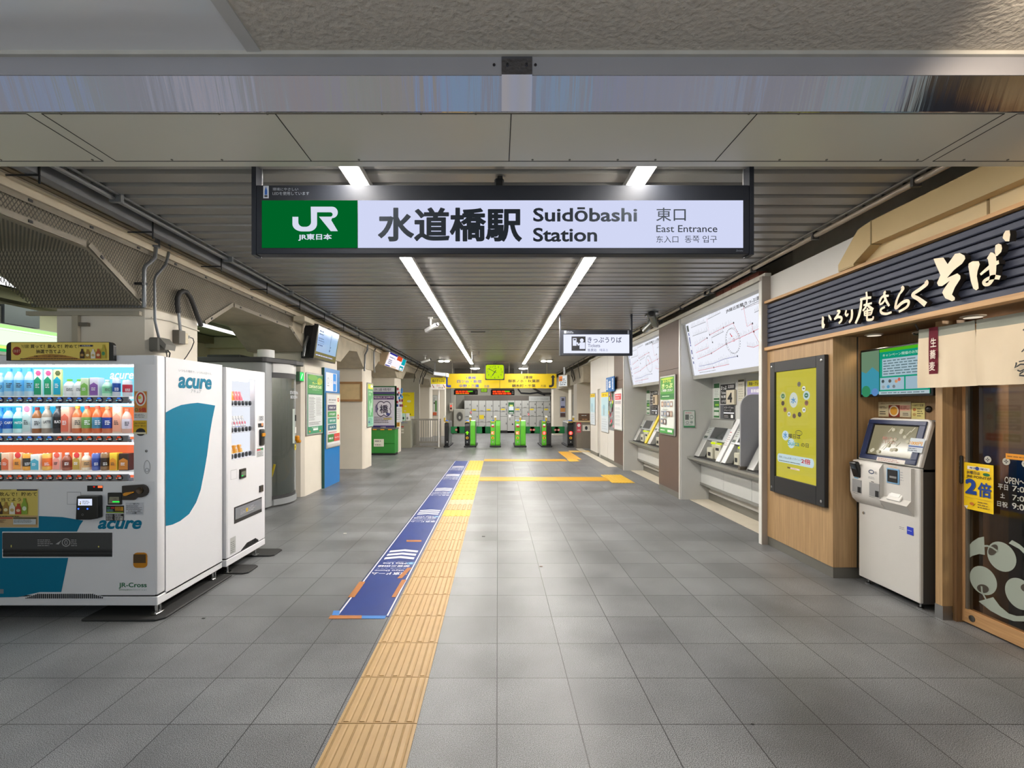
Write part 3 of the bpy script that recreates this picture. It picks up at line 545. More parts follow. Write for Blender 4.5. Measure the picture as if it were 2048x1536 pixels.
f = MB(front(0, YF - .013, 0)); f.poly([(A(220), B(1006)), (A(242), B(1006)), (A(241), B(993)), (A(222), B(993))], pr('#8d8a74')); f.rect(A(228), B(1004), A(242), B(1001.5), em('#2ae04a', 1.4)); f.text('千円', A(230), B(999), A(236), B(996), K); f.build('slot_face', o)
def s3(f):
    f.rect(A(213), B(1026), A(248.5), B(1011), K); f.rect(A(231), B(1021.5), A(247), B(1013.5), pr('#d89a20')); f.rect(A(222.5), B(1017), A(230), B(1014), pr('#c82c2c')); f.rect(A(215), B(1017), A(221), B(1014), pr('#3f8a58')); f.greek(A(215), B(1023), A(230), B(1018), 2, pr('#7fb8c8'), .5, seed=4); f.greek(A(232), B(1021), A(246), B(1014), 3, K, .4, seed=3); f.rect(A(214), B(1025.5), A(248), B(1023.5), pr('#8fae3a'))
    f.rect(A(213), B(1041), A(248.5), B(1027.5), K); f.rect(A(231), B(1040), A(247), B(1032), pr('#b8b8b4')); f.greek(A(214), B(1040), A(228), B(1028), 5, pr('#d8d8d8'), .4, seed=5); f.greek(A(232), B(1039), A(246), B(1033), 2, K, .5, seed=6); f.greek(A(231), B(1031), A(247), B(1028), 1, W, .5, seed=7)
sticker(t, 0, 0, 0, 0, s3, 'payment_label')
mb = MB(); pts = [(A(248), B(999)), (A(248), B(971))] + [(A(285) + .05*math.cos(math.radians(a)), B(981) + .047*math.sin(math.radians(a))) for a in range(80, -100, -20)] + [(A(277), B(994)), (A(272), B(999))]
mb.prism(pts, 'y', YF - .02, YF, mt('#2a2018', .35, 0, .1, 20)); o = mb.build('coin_unit', t)
mb = MB(); mb.lathe([(.024, 0), (.024, -.008), (.018, -.006)], (A(284), YF - .018, B(980)), mt('#55483a', .3, .6, 0), 20, 'y'); mb.build('coin_slot', o)
mb = MB(); mb.prism([(A(254), B(990)), (A(253), B(986)), (A(256), B(984)), (A(272), B(982)), (A(272.5), B(984)), (A(259), B(990))], 'y', YF - .035, YF - .02, mt('#e0951c', .35)); mb.build('return_lever', o)
def s4(f): f.rect(A(251.5), B(1029.5), A(287.5), B(1005), pr('#cdcfd6')); f.text('ご案内', A(260), B(1009), A(279), B(1006), K); f.greek(A(253), B(1020), A(285), B(1010), 5, pr('#555555'), .4); f.text('0120-321-860', A(257), B(1023), A(282), B(1020.5), K); f.ring(A(269.5), B(1025.5), .06, .007, .002, K); f.text('上部', A(265), B(1027), A(274), B(1024), K)
sticker(t, 0, 0, 0, 0, s4, 'notice')
mb = MB(); mb.box(A(5), A(227), YF - .004, YF, B(1115.5), B(1063), shell, .002); mb.box(A(7.5), A(225.5), YF - .006, YF, B(1113), B(1065), mt('#3a3b3c', .25, 0, .1, 4)); o = mb.build('delivery_door', t)
mb = MB(); mb.box(A(8), A(225), YF - .012, YF - .005, B(1097), B(1065.5), mt('#4a4b4c', .12, 0, .06, 3)); mb.box(A(8), A(225), YF - .009, YF - .005, B(1104), B(1101), K); mb.box(A(8), A(225), YF - .009, YF - .005, B(1111), B(1108), K); mb.build('flap', o)
f = MB(front(0, YF - .013, 0)); g2 = pr('#a5a5a5'); f.ring(A(135.5), B(1084), .031, .03, .006, g2); f.ring(A(135.5), B(1084), .012, .018, .005, g2); f.poly([(A(115), B(1087)), (A(127), B(1079)), (A(121), B(1088))], g2)
for q in ((79, 111), (146, 160)): f.greek(A(q[0]), B(1092), A(q[1]), B(1077), 4, g2, .35, seed=q[0])
f.ell(A(27), B(1091), .004, .01, pr('#d8cf70')); f.ell(A(201), B(1092), .005, .006, pr('#d8cf70')); f.build('instructions', o)
mb = MB(); org = mt('#c8830f', .35, 0, 0); pts = []
for sx, sy, a0 in ((1, 1, 0), (-1, 1, 90), (-1, -1, 180), (1, -1, 270)): pts += [(A(281.5) + sx*.024 + .025*math.cos(math.radians(a0+30*i)), B(1120) + sy*.03 + .025*math.sin(math.radians(a0+30*i))) for i in range(4)]
mb.prism(pts, 'y', YF - .008, YF, org); o = mb.build('coin_return', t)
mb = MB(); mb.box(A(269), A(293), YF - .011, YF - .008, B(1125), B(1108), mt('#5a4428', .2, 0, .1, 20)); mb.build('flap', o)
def s5(f):
    f.rect(XL+.04, B(1055), A(78), B(978), pr('#d8d4c4')); f.rect(XL+.042, B(1054), A(76.5), B(979), pr('#dcc664')); f.rect(XL+.042, B(1054), A(76.5), B(1031), pr('#c8a878')); f.text('買って！飲んで！貯めて', A(-45), B(992), A(75), B(984), pr('#4a4020'), bold=.008); f.text('抽選で当てよう', A(-30), B(1002.5), A(43), B(995), pr('#4a4020'), bold=.008); f.greek(A(0), B(980.5), A(31), B(979), 1, pr('#4a4020'), .6); f.rect(A(35), B(981), A(76), B(978.5), pr('#3a3448'))
    for x, h, c, l in ((1, 24, '#3a2414', '#b08a4a'), (13.5, 24, '#a8823a', '#e6dca8'), (26.5, 23, '#e8e4d6', '#c9b070'), (39, 21, '#b8462c', '#e8c8a0'), (51.5, 32, '#8aa838', '#d8e8c8')): bottle2d(f, A(x), B(1028), h*.0037, .042, c, l)
    f.greek(A(-20), B(1033.5), A(60), B(1030.5), 1, pr('#4a4020'), .5); f.rect(A(-40), B(1036.5), A(28), B(1034.3), pr('#b8342c')); f.rect(A(30), B(1036.5), A(76), B(1034.3), pr('#3f4a38')); f.rect(A(30), B(1048), A(75), B(1037.5), pr('#c9cfd0')); f.greek(A(31), B(1045), A(74), B(1038), 3, pr('#555555'), .4, seed=8); f.greek(A(-40), B(1045), A(26), B(1038), 3, pr('#6a4a30'), .4, seed=9)
sticker(t, 0, 0, 0, 0, s5, 'campaign_sheet'); f = MB(front(0, YF - .002, 0)); f.rect(A(0), B(1187), A(8), B(1178), pr('#7f8790')); f.build('plate', t)
# the side facing the hall
f = MB(onleft(XR + .0005, 0, 0))
def S(x, y): Yy = yx(x, XR); return (Yy, pz(y, Yy))
lf = [(331, 825), (345, 817), (362, 810), (380, 807), (395, 805.5), (412, 808), (430, 811), (424, 840), (419, 870), (414, 910), (408, 945), (401, 980), (392, 1005), (378, 1028), (360, 1042), (345, 1049), (331, 1052)]
f.poly([S(*p) for p in lf], teal); a, b_ = S(356, 777.5), S(423, 754); f.text('acure', a[0], pz(776, a[0]) , b_[0], pz(752.5, a[0]), teal, bold=.035, shear=.15)
gt = pr('#7f8d95'); a, b_ = S(357, 748), S(423, 742); f.text('いつもの場所で、いつもは変わる。', a[0], pz(743, a[0]), b_[0], pz(738, a[0]), gt); a, b_ = S(381, 785), S(402, 780); f.text('アキュア', a[0], pz(785.5, a[0]), b_[0], pz(778.5, a[0]), gt); f.build('side_artwork', t)
mb = MB(); mb.prism([(-3.0, 3.47), (-2.47, 3.47), (-2.42, 3.52), (-2.42, 4.4), (-2.7, 4.43), (-3.0, 4.43)], 'z', 0, .018, rub, bev=.006); mb.build('base_plate', t)
for y in (3.58, 4.28):
    mb = MB(); mb.box(-2.545, -2.50, y - .045, y + .045, .018, .03, chrome, .006); mb.tube([(-2.52, y - .02, .02), (-2.52, y - .02, .1)], .012, chrome, 10); mb.tube([(-2.52, y + .02, .02), (-2.52, y + .02, .1)], .009, chrome, 10); mb.build('levelling_foot', t)
mb = MB(); mb.box(XL + .05, XL + .2, 3.6, 4.2, 0, ZB, rub); mb.build('base_plate', t)
# ---- sample drinks on the shelves
def drink(x, row, kind, h, w, body, label, cap, desc, mark=None, cat='bottle'):
    z = zrow(row); Yy = 3.655; X = px(x, 3.64); h *= .0037; r = w * .0037 / 2
    t = thing({'b': 'drink_bottle', 'c': 'drink_can', 'p': 'drink_carton', 'k': 'drink_display_card'}[kind], desc, cat, (X, Yy, z), 'sample drinks on the %s shelf' % ('top', 'middle', 'bottom')[row])
    bm_ = mt(body, .3, 0, 0) ; lm = pr(label, .4); mb = MB()
    if kind == 'b':
        mb.lathe([(r*.9, 0), (r, h*.02), (r, h*.6), (r*.92, h*.68), (r*.62, h*.8), (r*.4, h*.86), (r*.4, h*.9)], (X, Yy, z), bm_, 16); mb.build('body', t)
        mb = MB(); mb.lathe([(r*.46, h*.89), (r*.46, h*.99), (r*.4, h)], (X, Yy, z), mt(cap, .4, 0, 0), 14); mb.build('cap', t)
        mb = MB(); mb.lathe([(r*1.02, h*.18), (r*1.02, h*.58)], (X, Yy, z), lm, 16); 
    elif kind == 'c':
        mb.lathe([(r*.85, 0), (r, h*.04), (r, h*.93), (r*.82, h)], (X, Yy, z), bm_, 16); mb.build('body', t)
        mb = MB(); mb.lathe([(r*.8, h*1.0), (r*.78, h*1.012)], (X, Yy, z), chrome, 14); mb.build('lid', t); mb = MB(); mb.lathe([(r*1.02, h*.25), (r*1.02, h*.72)], (X, Yy, z), lm, 16)
    else:
        d = .03 if kind == 'p' else .01
        mb.box(X - r, X + r, Yy - d, Yy + d, z, z + h, bm_, .003); mb.build('body', t)
        mb = MB(front(X, Yy - d - .0006, z)); mb.poly([(-r*.9, h*.06), (r*.9, h*.06), (r*.9, h*.6), (0, h*.74), (-r*.9, h*.6)], lm)
        if kind == 'k': mb.ell(r*.2, h*.86, r*.72, r*.72, pr(cap), k=6 if cap in ('#d8487c', '#4f5a2c') else 18)
    yo = {'b': r*1.03, 'c': r*1.03, 'p': .0312, 'k': .0112}[kind]; mb.M = front(X, Yy - yo, z) if kind in 'pk' else frame((X + .64*yo, Yy - .77*yo, z), (.77, .64, 0), (0, 0, 1)); mb.L = 2
    if mark: mb.text(mark, -r*.6, h*.36, r*.6, h*.46, pr('#ffffff' if sum(lin(label)[:3]) < 1.2 else '#33363c'), bold=.02)
    else: mb.greek(-r*.5, h*.3, r*.5, h*.48, 3, pr('#ffffff' if sum(lin(label)[:3]) < 1.2 else '#44474c'), .5, seed=int(x))
    mb.build('label', t)
D = drink
D(-3, 0, 'b', 48, 17, '#bfe4f6', '#7fc8ee', '#eaf6ff', 'clear water bottle cut by the picture edge, start of the top drinks row')
D(15.5, 0, 'b', 57, 17, '#c8e8f8', '#7cc8f0', '#4ab4ec', 'clear blue water bottle, first whole one in the top drinks row')
D(35, 0, 'b', 57, 17, '#c8e8f8', '#7cc8f0', '#4ab4ec', 'clear blue water bottle, middle of three alike in the top drinks row')
D(56, 0, 'b', 57, 17, '#c8e8f8', '#7cc8f0', '#4ab4ec', 'clear blue water bottle touching the tall green drink on its far side')
D(74, 0, 'k', 55, 16, '#e4f0ea', '#1f9a6c', '#d8487c', 'tall green drink card with a pink hexagon, beside the water bottles')
D(94, 0, 'k', 55, 16, '#e4f0ea', '#1f9a6c', '#d8487c', 'tall green drink card with a pink hexagon, beside the yellow and cyan card')
D(113, 0, 'k', 55, 16, '#f0ec9c', '#18a8c4', '#4f5a2c', 'yellow and cyan drink card with a dark olive hexagon on top')
D(136, 0, 'b', 35, 20, '#f2f6f4', '#fafcfa', '#7ccc4a', 'short white bottle with green cap beside the yellow and cyan card')
D(156, 0, 'b', 35, 20, '#f2f6f4', '#fafcfa', '#7ccc4a', 'short white bottle with green cap beside the pale green carton')
D(172, 0, 'p', 37, 16, '#dcecc8', '#86c45c', '#ffffff', 'pale green fruit carton on the top drinks shelf', cat='carton')
D(191, 0, 'p', 38, 18, '#e8e4f0', '#8a5aa8', '#ffffff', 'white carton with purple fruit on the top drinks shelf', cat='carton')
D(212, 0, 'b', 34, 18, '#c4ecd0', '#8ad8a8', '#f4f8f4', 'short clear green bottle with white cap between carton and blue can')
D(230, 0, 'c', 37, 14, '#dfe6f0', '#1c4c9c', '#ffffff', 'slim blue and silver can on the top drinks shelf', cat='can')
D(252, 0, 'c', 33, 17, '#e8e4e6', '#c8283c', '#ffffff', 'red and black can at the end of the top drinks row', cat='can')
D(-3, 1, 'b', 52, 18, '#3c94dc', '#1c5cc0', '#2c8ce0', 'blue sports drink bottle cut by the picture edge, start of middle row')
D(14, 1, 'b', 52, 19, '#a8d4ee', '#1458b8', '#2c8ce0', 'blue label sports drink bottle with blue cap in the middle row', 'CARY')
D(34, 1, 'b', 52, 18, '#c0e8e8', '#14a8b0', '#eef8fa', 'teal and yellow label bottle with white cap in the middle row', 'MATCH')
D(51, 1, 'k', 57, 17, '#e8eef0', '#c4dad8', '#e07c9c', 'pale grey clear drink card with a pink bubble in the middle row')
D(71, 1, 'b', 53, 17, '#a4683c', '#dfe4e6', '#8c2c34', 'brown and white coffee bottle with a dark red cap')
D(91, 1, 'b', 56, 18, '#a89888', '#e4e4dc', '#b0a496', 'grey-brown latte bottle with white label beside a black bottle', 'LATTE')
D(113, 1, 'b', 57, 18, '#3c3c40', '#1c1c20', '#2c2c30', 'black coffee bottle in the middle drinks row', 'BLACK')
D(133, 1, 'p', 54, 17, '#f0b49c', '#e8745c', '#ffffff', 'salmon red carton next to the black coffee bottle', cat='carton')
D(152, 1, 'b', 56, 18, '#e07848', '#f0d4bc', '#e8b83c', 'amber tea bottle with cream label in the middle drinks row')
D(171, 1, 'b', 56, 18, '#e8864c', '#7cac5c', '#e05c4c', 'orange tea bottle with a green and red label in the middle row')
D(192, 1, 'b', 56, 18, '#e87444', '#4c8cac', '#f06848', 'orange tea bottle with a round blue label in the middle row')
D(212, 1, 'b', 55, 18, '#e08058', '#1c3c94', '#e8a06c', 'orange tea bottle with a navy label in the middle row')
D(232, 1, 'k', 55, 18, '#f4d0b4', '#f0a88c', '#f4e4cc', 'peach coloured drink card near the end of the middle row')
D(251, 1, 'b', 50, 17, '#f0c0ac', '#e8e0ec', '#f0785c', 'pink and white bottle at the end of the middle drinks row')
D(-2, 2, 'c', 36, 16, '#44604c', '#2c4c3c', '#ffffff', 'dark green can cut by the picture edge, start of the bottom row', cat='can')
D(14, 2, 'p', 36, 16, '#f4c8a8', '#e8744c', '#ffffff', 'orange and red drink pack, first whole one in the bottom row', cat='carton')
D(33, 2, 'k', 36, 17, '#f4dcb8', '#f0a04c', '#d83c3c', 'cream and orange drink card with a red disc in the bottom row')
D(52, 2, 'c', 35, 16, '#e8a440', '#3c3834', '#ffffff', 'dark can with an orange top in the bottom row', cat='can')
D(73, 2, 'p', 33, 18, '#f4f4ec', '#5cb4cc', '#ffffff', 'white and pale blue carton in the bottom row', cat='carton')
D(91, 2, 'c', 35, 16, '#f0b858', '#f07838', '#ffffff', 'orange can beside the pale blue carton in the bottom row', cat='can')
D(111, 2, 'k', 36, 16, '#f8d8c8', '#f4a090', '#e85c4c', 'pink and white drink card with a red disc in the bottom row')
D(131, 2, 'b', 36, 16, '#9c5c48', '#7c3c2c', '#e8e0e0', 'small brown bottle with a white cap in the bottom row')
D(151, 2, 'k', 36, 16, '#f0d8a8', '#c4a04c', '#d83c3c', 'cream soup card with a red disc beside the small brown bottle')
D(170, 2, 'b', 36, 17, '#f0dcc0', '#e8b880', '#f4ecdc', 'cream coloured bottle beside the blue can in the bottom row')
D(190, 2, 'c', 35, 16, '#5c6cb0', '#3c50a0', '#ffffff', 'blue can in the bottom drinks row', cat='can')
D(208, 2, 'c', 36, 17, '#8c6c4c', '#34241c', '#ffffff', 'dark brown can with pale stripes beside the blue can', cat='can')
D(229, 2, 'p', 36, 15, '#f4c83c', '#f09c2c', '#ffffff', 'yellow drink pack near the end of the bottom row', cat='carton')
D(250, 2, 'p', 35, 20, '#34241c', '#c87c2c', '#ffffff', 'black soup pack with a yellow base at the end of the bottom row', cat='carton')
# ------------------------------------------------------------------ snack machine
XF = -2.46; y0, y1 = 4.375, 5.10; zt = 1.905
t = thing('vending_machine', 'narrower white snack machine turned to the hall, behind the drinks machine', 'vending machine', (-2.85, 4.74, 0))
def V(x, y): Yy = yx(x, XF); return (Yy, pz(y, Yy))
wy0, wy1 = 4.47, V(511, 760)[0]; vz0, vz1 = 1.045, 1.815
mb = MB(); mb.box(-3.2, -2.79, y0, y1, .09, zt, shell); mb.box(-2.79, XF-.06, y0, wy0, .09, zt, shell); mb.box(-2.79, XF-.06, wy1+.01, y1, .09, zt, shell); mb.box(-2.79, XF-.06, wy0, wy1+.01, vz1, zt, shell); mb.box(-2.79, XF-.06, wy0, wy1+.01, .09, vz0, shell); mb.build('cabinet', t)
mb = MB(); mb.box(XF - .06, XF, y0, wy0, .16, zt, shell, .012, 2); mb.box(XF - .06, XF, wy1, y1, .16, zt, shell, .006); mb.box(XF - .06, XF + .0005, y0+.02, y1-.008, vz1, zt - .003, shell); mb.box(XF - .06, XF + .0005, y0+.02, y1-.008, .163, vz0, shell); mb.build('door', t)
mb = MB(); mb.box(-3.2, XF, y0, y1, .09, .15, shell, .003); mb.box(-3.2, XF-.01, y0+.01, y1-.01, .15, .16, K); mb.build('plinth', t)
mb = MB(); mb.box(-2.78, -2.77, wy0, wy1, vz0, vz1, em('#eef2fc', 1.35)); mb.box(-2.77, XF-.06, wy1, wy1+.008, vz0, vz1, em('#eef2fc', 1.1)); mb.box(-2.77, -2.765, wy0+.34, wy0+.35, vz0, vz1, pr('#a8b4c8')); mb.build('display_case', t)
mb = MB(); mb.box(XF - .10, XF - .07, wy0, wy1, vz1 - .02, vz1, LED); mb.build('lighting', t)
shz = (1.60, 1.345, 1.095)
for i, z in enumerate(shz):
    mb = MB(); mb.box(-2.77, XF - .055, wy0, wy1, z - .055, z - .045, em('#ffffff', .6)); mb.box(XF - .055, XF - .045, wy0, wy1, z - .05, z + .004, em('#f4f6ff', .9)); s_ = mb.build('shelf', t)
    for k in range(6):
        yy = 4.54 + k * .066; mb = MB(); mb.lathe([(.024, -.01), (.024, .006), (.018, .01)], (XF - .045, yy, z - .022), mt('#2a2e38', .3, 0, 0), 12, 'x', sq=.35); b = mb.build('button', s_)
mb = MB(); mb.box(XF - .012, XF - .009, wy0, wy1, vz0, vz1, GL); mb.build('window_pane', t)
def snack(i, k, kind, c1, c2, desc, cat):
    z = shz[i] - .045; yy = 4.60 + k * .05; X = -2.545
    t = thing(kind, desc, cat, (X, yy, z), 'snacks on the %s shelf' % ('top', 'middle', 'bottom')[i]); mb = MB(Matrix.Translation((X, yy, z)) @ Matrix.Rotation(-.22, 4, 'Y') @ Matrix.Rotation(.3, 4, 'Z'))
    if kind == 'snack_pouch':
        w, h = (.024, .14) if i == 0 else (.048, .12); mb.prism([(-w, 0), (w, 0), (w*.9, h*.9), (w, h), (-w, h), (-w*.9, h*.9)], 'x', -.012, .012, mt(c1, .3), bev=.004); mb.build('bag', t)
        mb = MB(Matrix.Translation((X, yy, z)) @ Matrix.Rotation(-.22, 4, 'Y') @ Matrix.Rotation(.3, 4, 'Z') @ frame((.0135, 0, 0), (0, 1, 0), (0, 0, 1))); mb.ell(0, h*.42, w*.7, h*.22, pr(c2), k=14); mb.rect(-w*.6, h*.7, w*.6, h*.8, W); mb.build('print', t)
    else:
        mb.lathe([(.02, 0), (.02, .1), (.012, .125), (.012, .14)], (0, 0, 0), mt('#e8eaf0', .2), 12); mb.lathe([(.0215, .005), (.0215, .05)], (0, 0, 0), mt(c1, .3), 12); mb.build('body', t)
        mb = MB(Matrix.Translation((X, yy, z)) @ Matrix.Rotation(-.22, 4, 'Y')); mb.lathe([(.0145, .13), (.0145, .155)], (0, 0, 0), W, 10); mb.build('cap', t)
        mb = MB(Matrix.Translation((X, yy, z)) @ Matrix.Rotation(-.22, 4, 'Y') @ frame((.0225, 0, 0), (0, 1, 0), (0, 0, 1))); mb.rect(-.008, .07, .01, .095, pr(c2)); mb.build('print', t)
for k, (c, c2, d) in enumerate((('#f0a038', '#e06818', 'orange snack pouch nearest the drinks machine on the top snack shelf'), ('#f0a838', '#e07020', 'orange snack pouch next to the pink ones on the top snack shelf'), ('#f09898', '#d84858', 'pink snack pouch next to the orange ones on the top snack shelf'), ('#f09098', '#d84060', 'pink snack pouch in the middle of three on the top snack shelf'), ('#f08c98', '#d83c58', 'pink snack pouch nearest the coin slot on the top snack shelf'))): snack(0, k, 'snack_pouch', c, c2, d, 'snack')
for k, (c, d) in enumerate((('#5c6068', 'slim white tube with a grey foot nearest the drinks machine'), ('#686c70', 'slim white tube with a grey foot beside the two blue-footed tubes'), ('#3c68c8', 'slim white tube with a blue foot beside the grey-footed tubes'), ('#3c60c0', 'slim white tube with a blue foot in the middle of the shelf'), ('#484c58', 'slim white tube with a dark foot beside the blue-footed tubes'), ('#40444c', 'slim white tube with a dark foot nearest the coin slot'))): snack(1, k, 'snack_tube', c, '#d8486c', d, 'tube')
for k, d in ((.3, 'orange snack bag nearest the drinks machine on the bottom snack shelf'), (2.0, 'orange snack bag in the middle of the bottom snack shelf'), (3.8, 'orange snack bag nearest the coin slot on the bottom snack shelf')): snack(2, k, 'snack_pouch', '#f0ac34', '#f4c868', d, 'snack')
f = MB(onleft(XF + .001, 0, 0)); q = lambda a, b_, c, d: (V(a, 0)[0], pz(d, V(a, 0)[0]), V(c, 0)[0], pz(b_, V(a, 0)[0]))
f.rect(*q(517.5, 832, 527, 842), pr('#a8aaae')); f.ring((V(522, 0)[0]), pz(837, 5.0), .02, .018, .005, DK); f.build('logo_plate', t)
f = MB(onleft(XF + .001, 0, 0)); f.rect(*q(516, 847, 526.5, 855), K); f.ell(V(524, 0)[0], pz(849, 5.03), .016, .016, em('#ff9060', 1.8)); f.build('money_display', t)
mb = MB(); a = V(518, 0)[0]; b_ = V(527, 0)[0]; mb.box(XF - .005, XF + .018, a, b_, pz(891, 5.02), pz(858, 5.02), blk, .012, 2); o = mb.build('coin_unit', t); mb = MB(); mb.box(XF + .018, XF + .032, a + .015, b_ - .015, pz(873, 5.02), pz(866, 5.02), org, .004); mb.build('return_lever', o)
f = MB(onleft(XF + .001, 0, 0)); f.rect(*q(513, 897, 526.5, 915), pr('#c4c8ca')); f.rect(*q(513.5, 897.5, 526, 902), pr('#3f8a58')); f.rect(*q(513.5, 899, 521, 902), pr('#c83c4c')); f.greek(*q(514, 904, 526, 914), 4, pr('#777777'), .4); f.build('notice', t)
f = MB(onleft(XF + .001, 0, 0)); f.rect(*q(461, 941, 473, 960), pr('#b4b4b8')); f.rect(*q(461.5, 941.7, 472.5, 959.3), shell); f.build('access_panel', t)
mb = MB(); a, b_ = V(478, 0)[0], V(490, 0)[0]; mb.box(XF - .005, XF + .014, a, b_, pz(957, 4.62), pz(938, 4.62), blk, .004); o = mb.build('bill_slot', t); f = MB(onleft(XF + .015, 0, 0)); f.rect(a+.015, pz(952, 4.62), b_-.015, pz(943, 4.62), pr('#6f7a68')); f.rect(a+.015, pz(952.5, 4.62), a+.05, pz(950.5, 4.62), em('#30e060', 1.2)); f.build('slot_face', o)
mb = MB(); a, b_ = V(518, 0)[0], V(525, 0)[0]; mb.box(XF - .005, XF + .012, a, b_, pz(984, 5.0), pz(971, 5.0), blk, .003); mb.build('coin_return', t)
mb = MB(); a, b_ = V(468, 0)[0], V(523, 0)[0]; za, zb = pz(1048, a), pz(1015, a); mb.box(XF - .03, XF + .003, a, b_, za, zb, blk); mb.box(XF + .003, XF + .006, a + .012, b_ - .012, za + .035, zb - .012, mt('#8a8c8e', .12, .2, .06, 6)); f = MB(onleft(XF + .007, 0, 0)); mb.build('delivery_door', t); f.greek(a + .1, za + .06, b_ - .1, zb - .04, 4, pr('#b8b8ba'), .4); f.rect(a+.2, za+.07, a+.235, zb-.05, pr('#c8a82c')); f.build('instructions', t)
f = MB(onleft(XF + .001, 0, 0)); f.rect(*q(460, 1077, 471, 1110), pr('#b9bab8')); f.greek(*q(460.5, 1084, 470.5, 1108), 6, pr('#7f807e'), .4); f.build('rating_plate', t)
mb = MB(); 
for i in range(26): yy = 4.62 + i * .013; mb.box(XF - .002, XF + .004, yy, yy + .006, .165, .165 + .045 * min(1, (i+1)/9, (27-i)/6), K)
mb.build('vent', t)
for yy in (4.56, 5.08):
    mb = MB(); mb.prism([(-2.75, yy - .12), (-2.35, yy - .12), (-2.31, yy - .09), (-2.31, yy + .09), (-2.35, yy + .12), (-2.75, yy + .12)], 'z', 0, .015, rub, bev=.005); mb.build('base_plate', t)
    mb = MB(); mb.lathe([(.035, .015), (.035, .022)], (-2.5, yy - .1, 0), chrome, 16); mb.tube([(-2.5, yy - .1, .015), (-2.5, yy - .1, .095)], .011, chrome, 10); mb.build('levelling_foot', t)
# ================================================================== pillar side
XP = -3.25
# netting over the haunch of the first pillar
m = bpy.data.materials.new('hex_netting'); m.use_nodes = True; nt = m.node_tree; b = nt.nodes['Principled BSDF']; b.inputs['Base Color'].default_value = lin('#4d483e'); b.inputs['Roughness'].default_value = .7
tc = nt.nodes.new('ShaderNodeTexCoord'); sp = nt.nodes.new('ShaderNodeSeparateXYZ'); nt.links.new(tc.outputs['Object'], sp.inputs[0])
def wav(ax, sg):
    a = nt.nodes.new('ShaderNodeMath'); a.operation = 'MULTIPLY'; a.inputs[1].default_value = sg; nt.links.new(sp.outputs[2], a.inputs[0])
    q = nt.nodes.new('ShaderNodeMath'); q.operation = 'ADD'; nt.links.new(sp.outputs[ax], q.inputs[0]); nt.links.new(a.outputs[0], q.inputs[1])
    x = nt.nodes.new('ShaderNodeMath'); x.operation = 'ADD'; nt.links.new(q.outputs[0], x.inputs[0]); nt.links.new(sp.outputs[0], x.inputs[1])
    d = nt.nodes.new('ShaderNodeMath'); d.operation = 'DIVIDE'; d.inputs[1].default_value = .029; nt.links.new(x.outputs[0], d.inputs[0])
    f = nt.nodes.new('ShaderNodeMath'); f.operation = 'FRACT'; nt.links.new(d.outputs[0], f.inputs[0])
    l = nt.nodes.new('ShaderNodeMath'); l.operation = 'LESS_THAN'; l.inputs[1].default_value = .27; nt.links.new(f.outputs[0], l.inputs[0]); return l.outputs[0]
mx = nt.nodes.new('ShaderNodeMath'); mx.operation = 'MAXIMUM'; nt.links.new(wav(1, .62), mx.inputs[0]); nt.links.new(wav(1, -.62), mx.inputs[1]); nt.links.new(mx.outputs[0], b.inputs['Alpha'])
NET = m; slot = mt('#847d70', .5, .5, .25, 10, 0, 'slotted_strip')
t = thing('bird_netting', 'wire bird netting stretched over the concrete haunch above the drinks machine', 'netting', (XP + .02, 4.8, 2.5))
X = XP + .02; mb = MB()
pts = [(2.69, 2.82), (3.83, 2.82), (4.41, 2.47), (5.3, 2.47), (5.89, 2.78), (7.6, 2.8), (7.6, 2.96), (2.69, 2.96)]
mb.add([(X, p[0], p[1]) for p in pts], [(0, 1, 2, 3, 4, 5, 6, 7)], NET); mb.build('face_net', t)
mb = MB(); mb.add([(X, 2.69, 2.775), (X, 3.79, 2.775), (X, 4.39, 2.445), (-4.22, 2.69, 2.775), (-4.22, 3.79, 2.775), (-4.22, 4.39, 2.445)], [(0, 1, 4, 3), (1, 2, 5, 4)], NET); mb.build('soffit_net', t)
def strip(p0, p1, w=.045, nm='edge_strip'):
    d = Vector((0, p1[0]-p0[0], p1[1]-p0[1])); ln = d.length; mb = MB(frame((X + .002, p0[0], p0[1]), d, Vector((0, -d.z, d.y))))
    mb.box(0, ln, 0, w, 0, .006, slot); k = 0
    while k * .5 + .15 < ln: mb.box(k*.5 + .12, k*.5 + .15, w*.3, w*.7, .006, .012, K); k += 1
    mb.build(nm, t)
for p, q in (((2.69, 2.945), (7.6, 2.945)), ((2.69, 2.80), (3.78, 2.80)), ((3.80, 2.81), (4.38, 2.47)), ((5.33, 2.45), (5.89, 2.765)), ((5.91, 2.76), (7.45, 2.75)), ((7.5, 2.75), (8.06, 2.46))): strip(p, q)
# gutter, rails and brackets along the ceiling edge
t = thing('ceiling_gutter', 'long grey steel channel running along the ceiling edge above the pillars', 'gutter', (-2.98, 10, 3.05)); mb = MB(); mb.box(-3.03, -2.95, 2.68, 27, 3.04, 3.13, mt('#85878a', .4, .4, .1, 6)); mb.build('channel', t)
for i in range(18):
    y = 3.1 + i * 1.02; mb = MB(); mb.tube([(-2.945, y, 3.16), (-2.945, y, 2.98)], .006, K, 6); mb.tube([(-3.16, y, 3.035), (-2.94, y, 3.035)], .006, K, 6); mb.build('bracket', t)
t = thing('conduit_rail', 'thin grey conduit pair along the ceiling edge above the pillars', 'pipe', (-2.86, 10, 3.1)); mb = MB(); mb.tube([(-2.86, 2.68, 3.10), (-2.86, 27, 3.10)], .02, mt('#77797a', .35, .5, .05), 8); mb.build('pipe', t); mb = MB(); mb.tube([(-2.82, 2.68, 3.125), (-2.82, 27, 3.125)], .012, mt('#5c5e5e', .4, .4, 0), 8); mb.build('pipe', t)
